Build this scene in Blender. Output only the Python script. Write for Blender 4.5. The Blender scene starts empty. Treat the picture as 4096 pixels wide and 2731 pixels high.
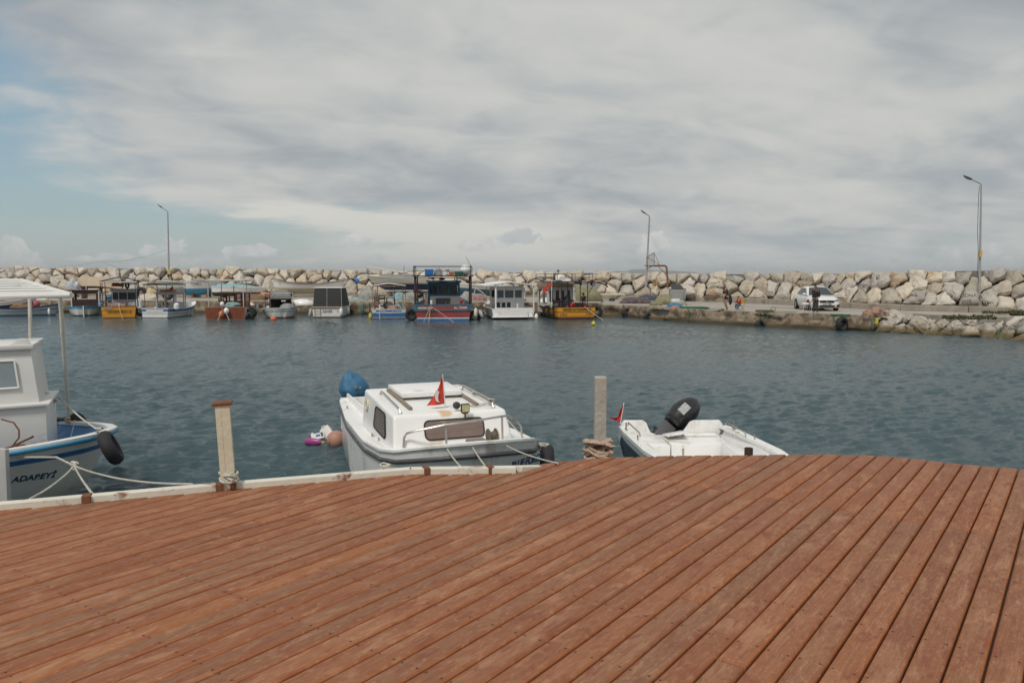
import bpy, bmesh, math, random
import numpy as np
from mathutils import Vector, Matrix, noise, kdtree
from mathutils.bvhtree import BVHTree
C = bpy.context.scene.collection
sc = bpy.context.scene
R = math.radians
rnd = random.Random(7)
# ------------------------------------------------------------------ camera
F, CX, CY, HZ, CAMZ = 3145.0, 2048.0, 1365.5, 1102.0, 3.4
PITCH = math.atan((CY - HZ) / F)
cam = bpy.data.cameras.new('camera'); camo = bpy.data.objects.new('camera', cam); C.objects.link(camo)
cam.sensor_width = 36; cam.lens = F / 4096 * 36; cam.clip_start = 0.1; cam.clip_end = 60000
camo.location = (0, 0, CAMZ); camo.rotation_euler = (math.pi / 2 - PITCH, 0, 0)
sc.camera = camo
sc.view_settings.view_transform = 'Standard'; sc.view_settings.look = 'None'
sc.view_settings.exposure = 0.0; sc.view_settings.gamma = 1
sc.cycles.max_bounces = 6; sc.cycles.volume_bounces = 0

def ray(px, py):
    a, b = (px - CX) / F, (CY - py) / F
    s, c = math.sin(PITCH), math.cos(PITCH)
    return Vector((a, c + b * s, -s + b * c))
def at_z(px, py, z):                 # point on the level plane z seen at that photo pixel
    r = ray(px, py); return Vector((0, 0, CAMZ)) + r * ((z - CAMZ) / r.z)
def at_d(px, py, d):                 # point at forward distance d
    r = ray(px, py); return Vector((0, 0, CAMZ)) + r * (d / r.y)
# ------------------------------------------------------------------ node helper
class E:
    def __init__(s, nt, sock): s.nt, s.s = nt, sock
    def _op(a, op, b=None, c=None, clamp=False):
        n = a.nt.nodes.new('ShaderNodeMath'); n.operation = op; n.use_clamp = clamp
        for i, v in enumerate((a, b, c)):
            if v is None: continue
            if isinstance(v, E): a.nt.links.new(v.s, n.inputs[i])
            else: n.inputs[i].default_value = v
        return E(a.nt, n.outputs[0])
    def __add__(a, b): return a._op('ADD', b)
    def __radd__(a, b): return a._op('ADD', b)
    def __sub__(a, b): return a._op('SUBTRACT', b)
    def __rsub__(a, b): return (a * -1) + b
    def __mul__(a, b): return a._op('MULTIPLY', b)
    def __rmul__(a, b): return a._op('MULTIPLY', b)
    def __truediv__(a, b): return a._op('DIVIDE', b)
    def f(a, op, *k, **kw): return a._op(op, *k, **kw)
    def clamp(a): return a._op('ADD', 0.0, clamp=True)
    def ss(a, lo, hi):               # smoothstep
        n = a.nt.nodes.new('ShaderNodeMapRange'); n.interpolation_type = 'SMOOTHSTEP'
        a.nt.links.new(a.s, n.inputs[0]); n.inputs[1].default_value = lo; n.inputs[2].default_value = hi
        return E(a.nt, n.outputs[0])
def comb(nt, x, y, z=0.0):
    n = nt.nodes.new('ShaderNodeCombineXYZ')
    for i, v in enumerate((x, y, z)):
        if isinstance(v, E): nt.links.new(v.s, n.inputs[i])
        else: n.inputs[i].default_value = v
    return n.outputs[0]
def nz(nt, vec, scale=1.0, detail=4, rough=0.55, dist=0.0):
    n = nt.nodes.new('ShaderNodeTexNoise'); nt.links.new(vec, n.inputs['Vector'])
    n.inputs['Scale'].default_value = scale; n.inputs['Detail'].default_value = detail
    n.inputs['Roughness'].default_value = rough; n.inputs['Distortion'].default_value = dist
    return E(nt, n.outputs['Fac'])
def mixc(nt, fac, a, b):
    n = nt.nodes.new('ShaderNodeMix'); n.data_type = 'RGBA'
    for i, v in ((0, fac), (6, a), (7, b)):
        if isinstance(v, E): nt.links.new(v.s, n.inputs[i])
        elif isinstance(v, bpy.types.NodeSocket): nt.links.new(v, n.inputs[i])
        elif isinstance(v, (tuple, list)): n.inputs[i].default_value = (*v[:3], 1)
        else: n.inputs[i].default_value = v
    return n.outputs[2]
# ------------------------------------------------------------------ sky
SUN_EL, SUN_AZ = R(55), R(205)       # compass-like: sun behind and left of the viewer
w = bpy.data.worlds.new('World'); sc.world = w; w.use_nodes = True
nt = w.node_tree; nt.nodes.clear()
sky = nt.nodes.new('ShaderNodeTexSky'); sky.sky_type = 'NISHITA'; sky.sun_disc = False
sky.sun_elevation = SUN_EL; sky.sun_rotation = SUN_AZ; sky.air_density = 1.3; sky.dust_density = 0.6; sky.ozone_density = 1.6
tc = nt.nodes.new('ShaderNodeTexCoord'); sep = nt.nodes.new('ShaderNodeSeparateXYZ')
nt.links.new(tc.outputs['Generated'], sep.inputs[0])
X, Y, Z = (E(nt, sep.outputs[i]) for i in range(3))
hor = (X * X + Y * Y).f('SQRT')
az = X / Y.f('MAXIMUM', 0.02)                       # tan(azimuth) in the front half
el = Z / hor.f('MAXIMUM', 0.02)
# high layer: noise on a cloud deck
zz = Z.f('MAXIMUM', 0.0) + 0.20
pu, pv = X / zz, Y / zz
ru, rv = pu * 0.90 + pv * 0.43, pv * 0.90 - pu * 0.43
v1 = comb(nt, ru * 0.95, rv * 1.15, 3.7)
big = nz(nt, v1, 0.50, 3, 0.5, 0.3)
med = nz(nt, v1, 1.25, 5, 0.52, 0.5)
fine = nz(nt, comb(nt, ru * 1.1, rv * 1.45, 9.1), 3.3, 7, 0.52, 0.6)
def blob(px, py, rx, ry, rot=0.0):
    a, e = (px - CX) / F, (HZ - py) / F; c_, s_ = math.cos(R(rot)), math.sin(R(rot))
    dx, dy = az - a, el - e
    u_ = dx * (c_ * F / rx) + dy * (s_ * F / rx); v_ = dy * (c_ * F / ry) - dx * (s_ * F / ry)
    return ((u_ * u_ + v_ * v_) * -1.0).f('EXPONENT')
shade = big * 0.30 + med * 0.46 + fine * 0.28
bright = blob(900, 320, 700, 150, -20) * 0.6 + blob(2250, 40, 800, 190) * 0.7 + blob(3250, 300, 420, 170, -15) * 0.55 + blob(1500, 350, 700, 120, -10) * 0.4 + blob(2700, 500, 900, 110, -12) * 0.35 + blob(1050, 30, 250, 60, -15) * 0.35 + blob(3700, 1000, 700, 90) * 0.4
darkb = blob(330, 60, 420, 110, -18) * 0.9 + blob(1700, 470, 700, 60, -12) * 0.6 + blob(3600, 260, 260, 150, -30) * 0.8 + blob(3960, 120, 260, 150) * 0.9 + blob(2500, 420, 500, 50, -12) * 0.6 + blob(1350, 610, 800, 60, -8) * 0.5 + blob(2300, 800, 900, 45, -2) * 0.35
shade = shade + bright * 0.085 - darkb * 0.075 + (1.0 - el.ss(0.0, 0.13)) * 0.05
thick = shade.ss(0.365, 0.665)
cloudc = mixc(nt, thick, (0.335, 0.365, 0.395), (0.60, 0.60, 0.575))
# veil: less cloud to the left, thin towards the horizon
lowb = 1.0 - el.ss(0.03, 0.17)
openl = blob(-250, 640, 850, 260, -8) * 0.85 + blob(-200, 330, 560, 170, -16) * 0.55 + blob(300, 1000, 1100, 150) * 0.85 + blob(-150, 800, 700, 130, -6) * 0.4 + blob(1300, 940, 500, 90) * 0.25
cover = 1.05 - openl * 1.05 - lowb * 0.16 + (med - 0.5) * 1.3 + (fine - 0.5) * 0.8
gap = blob(3240, 15, 85, 26, -10) + blob(3900, 1010, 260, 26) * 0.4
veil = (cover.ss(0.10, 0.85)) * (1.0 - (gap + (fine - 0.5) * 1.2).ss(0.35, 0.8) * 0.7)
veil = veil * 0.93 + 0.04
# bright altocumulus shelf low in the middle left
wob = (nz(nt, comb(nt, az * 9.0, el * 60.0, 1.0), 1.0, 6, 0.62) - 0.5)
up_e = (el + az * 0.10 - 0.063 + wob * 0.022).ss(-0.005, 0.006)
lo_e = (el + (az + 0.10) * 0.16 - 0.031 + wob * 0.05).ss(-0.014, 0.010)
endl = (az + wob * 0.30 - (el - 0.08) * 2.0).ss(-0.42, -0.27)
endr = (az * -1.0 + wob * 0.3).ss(-0.17, -0.02)
shelf = (1.0 - up_e) * lo_e * endl * endr
shelf2 = (1.0 - (el + wob * 0.03 + az * 0.05).ss(0.030, 0.046)) * (az + wob * 0.4).ss(-0.27, -0.14) * (az * -1.0).ss(-0.14, 0.0) * (el + wob * 0.015).ss(0.010, 0.024)
shelf = shelf.f('MAXIMUM', shelf2 * 0.9)
# cumulus heads along the horizon
cn = nz(nt, comb(nt, az * 20.0, el * 34.0, 5.5), 1.0, 7, 0.60, 0.15)
cf = nz(nt, comb(nt, az * 62.0, el * 74.0, 2.5), 1.0, 6, 0.58, 0.2)
env = nz(nt, comb(nt, az * 6.5, 2.2, 0.0), 1.0, 3, 0.6)
cum = ((env - 0.44) * 0.20 + (cn - 0.5) * 0.06 + (cf - 0.5) * 0.03 - el).ss(-0.001, 0.005) * el.ss(-0.004, 0.006)
def puff(px, py, rx, ry):
    a, e = (px - CX) / F, (HZ - py) / F; dx, dy = az - a, el - e
    d = (dx * dx * (F / rx) ** 2 + dy * dy * (F / ry) ** 2).f('SQRT')
    return (1.05 - d + (cf - 0.5) * 2.6).ss(0.0, 0.30) * (dy * (F / ry) + (cn - 0.5)).ss(-1.0, -0.55)
pf = None
for q in ((2615, 975, 52, 42), (2590, 1000, 50, 28), (2660, 990, 34, 24), (2745, 1022, 44, 16), (2805, 1022, 26, 11), (2915, 1030, 30, 13),
          (3960, 1055, 90, 32), (3975, 1025, 30, 32), (3800, 1072, 70, 13), (3520, 1072, 150, 11), (700, 995, 70, 36),
          (620, 1015, 60, 28), (860, 1040, 80, 20), (960, 1012, 60, 28), (1060, 1012, 60, 28), (470, 1035, 80, 14), (330, 1045, 90, 9),
          (2725, 1062, 34, 9), (1430, 972, 90, 28), (2010, 965, 80, 34), (1900, 985, 90, 26)):
    p = puff(*q); pf = p if pf is None else pf.f('MAXIMUM', p)
gcl = puff(2090, 955, 90, 30)
cshade = ((cf - 0.5) * 1.0 + (cn - 0.5) * 0.6 + el * 6.0 + 0.28).ss(0.30, 0.75)
cumc = mixc(nt, cshade, (0.47, 0.50, 0.515), (0.70, 0.68, 0.65))
bg_sky = nt.nodes.new('ShaderNodeBackground'); bg_sky.inputs[1].default_value = 0.09
grey_sky = mixc(nt, 0.55, sky.outputs[0], (2.9, 4.5, 5.6))
nt.links.new(grey_sky, bg_sky.inputs[0])
bg_cl = nt.nodes.new('ShaderNodeBackground'); bg_cl.inputs[1].default_value = 1.0
col = mixc(nt, shelf * 0.85, cloudc, (0.70, 0.68, 0.63))
col = mixc(nt, (cum * 0.7).f('MAXIMUM', pf * 0.9), col, cumc)
col = mixc(nt, gcl * 0.6, col, (0.40, 0.44, 0.47))
haze_lo = 1.0 - el.ss(0.0, 0.09)
col = mixc(nt, haze_lo * 0.25, col, (0.46, 0.52, 0.535))
nt.links.new(col, bg_cl.inputs[0])
mask = veil.f('MAXIMUM', shelf * 0.95).f('MAXIMUM', cum * 0.7).f('MAXIMUM', pf * 0.95).f('MAXIMUM', gcl)
mask = mask.f('MAXIMUM', 1.0 - Y.ss(-0.3, 0.1) * 1.0).f('MAXIMUM', haze_lo * 0.20)
ms = nt.nodes.new('ShaderNodeMixShader'); nt.links.new(mask.clamp().s, ms.inputs[0])
nt.links.new(bg_sky.outputs[0], ms.inputs[1]); nt.links.new(bg_cl.outputs[0], ms.inputs[2])
wo = nt.nodes.new('ShaderNodeOutputWorld'); nt.links.new(ms.outputs[0], wo.inputs[0])
sun = bpy.data.lights.new('sun', 'SUN'); sun.energy = 2.3; sun.angle = R(12); sun.color = (1.0, 0.95, 0.88)
suno = bpy.data.objects.new('sun', sun); C.objects.link(suno)
sd = Vector((math.sin(SUN_AZ) * math.cos(SUN_EL), math.cos(SUN_AZ) * math.cos(SUN_EL), math.sin(SUN_EL)))
suno.rotation_euler = (-sd).to_track_quat('-Z', 'Y').to_euler()
suno.location = (0, -10, 40)
# ------------------------------------------------------------------ materials
MATS = {}
def mat(name, col, rough=0.6, metal=0.0, var=0.12, vscale=3.0, bump=0.0, bscale=20.0, stain=None, samt=0.0, sscale=2.0,
        coat=0.0, trans=0.0, alpha=1.0, objvar=0.0, streak=False):
    if name in MATS: return MATS[name]
    m = bpy.data.materials.new(name); m.use_nodes = True; nt = m.node_tree
    p = nt.nodes['Principled BSDF']; p.inputs['Roughness'].default_value = rough; p.inputs['Metallic'].default_value = metal
    tc = nt.nodes.new('ShaderNodeTexCoord'); v = tc.outputs['Object']
    n = nz(nt, v, vscale, 5, 0.6)
    c = mixc(nt, (n - 0.5) * 2.2 + 0.5, tuple(x * (1 - var) for x in col), tuple(min(1, x * (1 + var)) for x in col))
    if stain:
        if streak:
            mp = nt.nodes.new('ShaderNodeMapping'); nt.links.new(v, mp.inputs[0]); mp.inputs['Scale'].default_value = (1, 1, 0.25); sv = mp.outputs[0]
        else: sv = v
        s = nz(nt, sv, sscale, 7, 0.68, 0.3).ss(0.60 - samt * 0.22, 0.74 - samt * 0.20)
        c = mixc(nt, s * 0.9, c, stain)
    if objvar:
        oi = nt.nodes.new('ShaderNodeObjectInfo'); hs = nt.nodes.new('ShaderNodeHueSaturation')
        r_ = E(nt, oi.outputs['Random']); nt.links.new(((r_ - 0.5) * objvar * 2 + 1.0).s, hs.inputs['Value'])
        nt.links.new(c, hs.inputs['Color']); c = hs.outputs[0]
    nt.links.new(c, p.inputs['Base Color'])
    nt.links.new(((n - 0.5) * 0.3 + rough).clamp().s, p.inputs['Roughness'])
    if bump:
        b = nt.nodes.new('ShaderNodeBump'); b.inputs['Strength'].default_value = bump; b.inputs['Distance'].default_value = 0.02
        nt.links.new(nz(nt, v, bscale, 6, 0.6).s, b.inputs['Height']); nt.links.new(b.outputs[0], p.inputs['Normal'])
    if coat: p.inputs['Coat Weight'].default_value = coat
    if trans: p.inputs['Transmission Weight'].default_value = trans
    if alpha < 1: p.inputs['Alpha'].default_value = alpha
    MATS[name] = m; return m
# ------------------------------------------------------------------ mesh builder
class MB:
    def __init__(s): s.v, s.f, s.m = [], [], []
    def add(s, vs, fs, mi=0):
        o = len(s.v); s.v += [tuple(v) for v in vs]; s.f += [tuple(o + i for i in f) for f in fs]; s.m += [mi] * len(fs); return s
    def box(s, c, d, rot=None, mi=0, top=(1, 1), sh=(0, 0)):   # c centre, d full size; top = scale of the upper face, sh = its shift
        vs = []
        for z in (-.5, .5):
            for x, y in ((-.5, -.5), (.5, -.5), (.5, .5), (-.5, .5)):
                kx, ky = (top if z > 0 else (1, 1)); dx, dy = (sh if z > 0 else (0, 0))
                vs.append(Vector((x * d[0] * kx + dx, y * d[1] * ky + dy, z * d[2])))
        if rot is not None:
            M = rot if isinstance(rot, Matrix) else Matrix.Rotation(rot, 3, 'Z'); vs = [M @ v for v in vs]
        vs = [v + Vector(c) for v in vs]
        return s.add(vs, [(3, 2, 1, 0), (4, 5, 6, 7), (0, 1, 5, 4), (1, 2, 6, 5), (2, 3, 7, 6), (3, 0, 4, 7)], mi)
    def bx(s, x0, x1, y0, y1, z0, z1, mi=0, **k): return s.box(((x0 + x1) / 2, (y0 + y1) / 2, (z0 + z1) / 2), (x1 - x0, y1 - y0, z1 - z0), mi=mi, **k)
    def tube(s, pts, r, n=8, mi=0, cap=True, closed=False):
        pts = [Vector(p) for p in pts]; k = len(pts); rs = r if isinstance(r, (list, tuple)) else [r] * k
        vs = []; up = Vector((0, 0, 1)); prev = None
        for i, p in enumerate(pts):
            a = pts[(i - 1) % k] if (i or closed) else p; b = pts[(i + 1) % k] if (i < k - 1 or closed) else p
            t = (b - a).normalized() if (b - a).length > 1e-9 else Vector((0, 0, 1))
            if prev is None: u = t.cross(up if abs(t.z) < .95 else Vector((1, 0, 0))).normalized()
            else:
                u = prev - t * prev.dot(t); u = u.normalized() if u.length > 1e-6 else t.cross(Vector((1, 0.1, 0))).normalized()
            prev = u; w_ = t.cross(u)
            for j in range(n):
                an = 2 * math.pi * j / n; vs.append(p + (u * math.cos(an) + w_ * math.sin(an)) * rs[i])
        fs = []
        for i in range(k if closed else k - 1):
            for j in range(n):
                a, b = i * n + j, i * n + (j + 1) % n; c, d = ((i + 1) % k) * n + (j + 1) % n, ((i + 1) % k) * n + j; fs.append((a, b, c, d))
        if cap and not closed: fs += [tuple(range(n - 1, -1, -1)), tuple((k - 1) * n + j for j in range(n))]
        return s.add(vs, fs, mi)
    def cyl(s, a, b, r, r2=None, n=12, mi=0): return s.tube([a, b], [r, r if r2 is None else r2], n, mi)
    def ball(s, c, r, mi=0, n=12, m=8, fn=None):
        r = r if isinstance(r, (tuple, list)) else (r, r, r); vs = [Vector((0, 0, -1))]
        for i in range(1, m):
            th = math.pi * i / m
            for j in range(n): ph = 2 * math.pi * j / n; vs.append(Vector((math.sin(th) * math.cos(ph), math.sin(th) * math.sin(ph), -math.cos(th))))
        vs.append(Vector((0, 0, 1)))
        if fn: vs = [fn(v) for v in vs]
        vs = [Vector((v.x * r[0] + c[0], v.y * r[1] + c[1], v.z * r[2] + c[2])) for v in vs]
        fs = [(0, 1 + (j + 1) % n, 1 + j) for j in range(n)]
        for i in range(m - 2):
            for j in range(n): a, b = 1 + i * n + j, 1 + i * n + (j + 1) % n; fs.append((a, b, b + n, a + n))
        L = len(vs) - 1; fs += [(L, 1 + (m - 2) * n + j, 1 + (m - 2) * n + (j + 1) % n) for j in range(n)]
        return s.add(vs, fs, mi)
    def torus(s, c, R_, r, axis=(0, 1, 0), n=20, k=8, mi=0, sq=1.0):
        ax = Vector(axis).normalized(); u = ax.orthogonal().normalized(); w_ = ax.cross(u); vs = []; c = Vector(c)
        for i in range(n):
            a = 2 * math.pi * i / n; rd = u * math.cos(a) + w_ * math.sin(a)
            for j in range(k): b = 2 * math.pi * j / k; vs.append(c + rd * (R_ + r * math.cos(b)) + ax * (r * sq * math.sin(b)))
        fs = [(i * k + j, ((i + 1) % n) * k + j, ((i + 1) % n) * k + (j + 1) % k, i * k + (j + 1) % k) for i in range(n) for j in range(k)]
        return s.add(vs, fs, mi)
    def lathe(s, prof, c=(0, 0, 0), n=16, axis='Z', mi=0):
        vs = []; k = len(prof)
        for r, h in prof:
            for j in range(n):
                a = 2 * math.pi * j / n; x, y = r * math.cos(a), r * math.sin(a)
                v = (x, y, h) if axis == 'Z' else ((h, x, y) if axis == 'X' else (x, h, y)); vs.append(Vector(v) + Vector(c))
        fs = [(i * n + j, i * n + (j + 1) % n, (i + 1) * n + (j + 1) % n, (i + 1) * n + j) for i in range(k - 1) for j in range(n)]
        return s.add(vs, fs + [tuple(range(n - 1, -1, -1)), tuple((k - 1) * n + j for j in range(n))], mi)
    def prism(s, poly, z0, z1, mi=0):   # extrude a world/local xy polygon
        n = len(poly); vs = [(p[0], p[1], z0) for p in poly] + [(p[0], p[1], z1) for p in poly]
        return s.add(vs, [tuple(range(n - 1, -1, -1)), tuple(range(n, 2 * n))] + [(i, (i + 1) % n, n + (i + 1) % n, n + i) for i in range(n)], mi)
    def slab(s, pts, nrm, mi=0):        # planar outline with thickness vector
        n = len(pts); pts = [Vector(p) for p in pts]; nrm = Vector(nrm)
        return s.add(pts + [p + nrm for p in pts], [tuple(range(n - 1, -1, -1)), tuple(range(n, 2 * n))] + [(i, (i + 1) % n, n + (i + 1) % n, n + i) for i in range(n)], mi)
    def build(s, name, mats, parent=None, smooth=40, bev=0, seg=2, **tags):
        me = bpy.data.meshes.new(name); me.from_pydata(s.v, [], s.f)
        for m_ in (mats if isinstance(mats, (list, tuple)) else [mats]): me.materials.append(m_)
        for p, i in zip(me.polygons, s.m): p.material_index = i
        bm = bmesh.new(); bm.from_mesh(me); bmesh.ops.recalc_face_normals(bm, faces=bm.faces)
        if bev:
            bmesh.ops.remove_doubles(bm, verts=bm.verts, dist=1e-5)
            es = [e for e in bm.edges if len(e.link_faces) == 2 and e.calc_face_angle(0) > R(30)]
            bmesh.ops.bevel(bm, geom=es, offset=bev, segments=seg, affect='EDGES', profile=0.6, clamp_overlap=True)
        bm.to_mesh(me); bm.free()
        if smooth: me.shade_smooth(); me.set_sharp_from_angle(angle=R(smooth))
        o = bpy.data.objects.new(name, me); C.objects.link(o)
        if parent: o.parent = parent
        for k, v in tags.items(): o[k] = v
        return o
def thing(name, label, cat, loc=(0, 0, 0), yaw=0.0, group=None):
    o = bpy.data.objects.new(name, None); o.empty_display_size = 0.2; C.objects.link(o); o.location = loc; o.rotation_euler = (0, 0, yaw)
    o['label'] = label; o['category'] = cat
    if group: o['group'] = group
    return o
def tag(o, label, cat, group=None):
    o['label'] = label; o['category'] = cat
    if group: o['group'] = group
    return o
def struct(o): o['kind'] = 'structure'; return o
def text(body, size, m, parent, loc, rot, name='lettering', ext=0.004, sx=1.0, shear=0.0, align='CENTER', bold=0.0):
    cu = bpy.data.curves.new(name, 'FONT'); cu.body = body; cu.size = size; cu.extrude = ext; cu.align_x = align; cu.align_y = 'CENTER'; cu.shear = shear; cu.offset = bold
    t = bpy.data.objects.new('tmp', cu); C.objects.link(t); bpy.context.view_layer.update()
    me = bpy.data.meshes.new_from_object(t.evaluated_get(bpy.context.evaluated_depsgraph_get())); bpy.data.objects.remove(t)
    me.materials.clear(); me.materials.append(m)
    o = bpy.data.objects.new(name, me); C.objects.link(o); o.scale = (sx, 1, 1)
    o.parent = parent; o.location = loc; o.rotation_euler = rot
    return o
def catenary(a, b, sag, n=14):
    a, b = Vector(a), Vector(b)
    return [a.lerp(b, i / n) + Vector((0, 0, -4 * sag * (i / n) * (1 - i / n))) for i in range(n + 1)]
def interp(x, tab):
    if x <= tab[0][0]: return tab[0][1]
    for (a, b), (c, d) in zip(tab, tab[1:]):
        if x <= c: return b + (d - b) * (x - a) / (c - a)
    return tab[-1][1]
# ------------------------------------------------------------------ water
def make_water():
    rg = np.random.default_rng(3)
    ny, nx = 900, 700
    # row distances: fine near, coarser far
    t = np.linspace(0, 1, ny); yy = 3.0 * (95.0 / 3.0) ** t
    far = np.array([120, 200, 500, 1500, 5000, 12000, 30000.0]); yall = np.concatenate([yy, far])
    u = np.linspace(-1, 1, nx)
    Yg = np.repeat(yall[:, None], nx, 1); Xg = u[None, :] * (yall[:, None] * 0.82 + 6)
    rowsp = np.gradient(yall)[:, None]; colsp = (yall[:, None] * 0.82 + 6) * 2 / nx
    Zg = np.zeros_like(Xg); DX = np.zeros_like(Xg); DY = np.zeros_like(Xg)
    for k in range(150):
        lam = 0.08 * (0.66 / 0.08) ** rg.random()
        th = R(-80) + rg.normal() * 0.42          # travel direction
        kx, ky = math.cos(th), math.sin(th); K = 2 * math.pi / lam
        amp = 0.0054 * lam ** 0.72 * (0.6 + 0.8 * rg.random())
        fade = 1 / (1 + (3.0 * np.maximum(rowsp * abs(ky), colsp * abs(kx)) / lam) ** 4)
        ph = K * (kx * Xg + ky * Yg) + rg.random() * 6.28
        Zg += amp * fade * np.cos(ph); q = 0.9 * amp * fade
        DX -= q * kx * np.sin(ph); DY -= q * ky * np.sin(ph)
    # gusts: patches of stronger and weaker chop
    gust = 1 + 0.35 * np.sin(Xg * 0.31 + 1.3 * np.sin(Yg * 0.23)) * np.sin(Yg * 0.37 + 1.1 * np.sin(Xg * 0.17))
    gust *= 1 + 0.3 * np.sin(Xg * 0.09 + 2.1 + np.sin(Yg * .12)) * np.sin(Yg * 0.13 + 0.6)
    Zg *= gust * 0.9
    co = np.stack([Xg + DX, Yg + DY, Zg], -1).reshape(-1, 3)
    n2 = len(yall); idx = np.arange(n2 * nx).reshape(n2, nx)
    q = np.stack([idx[:-1, :-1], idx[:-1, 1:], idx[1:, 1:], idx[1:, :-1]], -1).reshape(-1, 4)
    # a calm margin that carries the sheet round and behind the viewer
    me = bpy.data.meshes.new('water'); me.vertices.add(len(co)); me.vertices.foreach_set('co', co.ravel())
    me.loops.add(q.size); me.loops.foreach_set('vertex_index', q.ravel().astype(np.int32))
    me.polygons.add(len(q)); me.polygons.foreach_set('loop_start', np.arange(0, q.size, 4, dtype=np.int32))
    me.polygons.foreach_set('loop_total', np.full(len(q), 4, dtype=np.int32)); me.update(); me.validate(); me.shade_smooth()
    m = bpy.data.materials.new('sea_water'); m.use_nodes = True; nt = m.node_tree; p = nt.nodes['Principled BSDF']
    g = nt.nodes.new('ShaderNodeNewGeometry'); v = g.outputs['Position']
    p.inputs['IOR'].default_value = 1.333; p.inputs['Roughness'].default_value = 0.09
    c = mixc(nt, nz(nt, v, 0.25, 3), (0.040, 0.072, 0.082), (0.048, 0.086, 0.096)); nt.links.new(c, p.inputs['Base Color'])
    mp = nt.nodes.new('ShaderNodeMapping'); nt.links.new(v, mp.inputs[0]); mp.inputs['Rotation'].default_value = (0, 0, R(22)); mp.inputs['Scale'].default_value = (1, 2.3, 1)
    h = nz(nt, mp.outputs[0], 3.4, 7, 0.66, 0.5) * 0.6 + nz(nt, mp.outputs[0], 13, 6, 0.7, 0.4) * 0.34
    b = nt.nodes.new('ShaderNodeBump'); b.inputs['Strength'].default_value = 1.0; b.inputs['Distance'].default_value = 0.050
    nt.links.new(h.s, b.inputs['Height']); nt.links.new(b.outputs[0], p.inputs['Normal'])
    me.materials.append(m); o = bpy.data.objects.new('water', me); C.objects.link(o); struct(o)
    mb = MB()
    mb.add([(-9000, -9000, -.12), (9000, -9000, -.12), (9000, 2.98, -.12), (-9000, 2.98, -.12)], [(0, 1, 2, 3)])
    mb.add([(-30000, 60, -.5), (30000, 60, -.5), (30000, 40000, -.5), (-30000, 40000, -.5)], [(0, 1, 2, 3)])
    o = mb.build('sea_bed', mat('bed', (0.02, 0.045, 0.045), 0.3), smooth=0); struct(o); o.location.z = -0.9
    return m
WATER = make_water()
# ------------------------------------------------------------------ deck
DZ = 1.75
def clip(poly, a, b, c):             # keep a*x+b*y<=c
    out = []
    for i in range(len(poly)):
        p, q = poly[i], poly[(i + 1) % len(poly)]
        dp, dq = a * p[0] + b * p[1] - c, a * q[0] + b * q[1] - c
        if dp <= 0: out.append(p)
        if (dp < 0 < dq) or (dq < 0 < dp):
            t = dp / (dp - dq); out.append((p[0] + t * (q[0] - p[0]), p[1] + t * (q[1] - p[1])))
    return out
edge_px = [(-500, 2065), (0, 2030), (450, 1990), (870, 1950), (1390, 1900), (2000, 1872), (2330, 1835), (2470, 1826), (2717, 1820), (3050, 1817), (3310, 1815), (3550, 1822), (3800, 1849), (4096, 1875), (4500, 1925)]
edge = [at_z(x, y, DZ)[:2] for x, y in edge_px]
deck_poly = [(-9.0, -6.0), (-9.0, edge[0][1])] + edge + [(9.5, edge[-1][1] - 1.2), (9.5, -6.0)]
AL = math.atan2(4350 - CX, F)         # plank direction, right of forward
pd = Vector((math.sin(AL), math.cos(AL))); pn = Vector((math.cos(AL), -math.sin(AL)))
wood = bpy.data.materials.new('deck_wood'); wood.use_nodes = True
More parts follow.
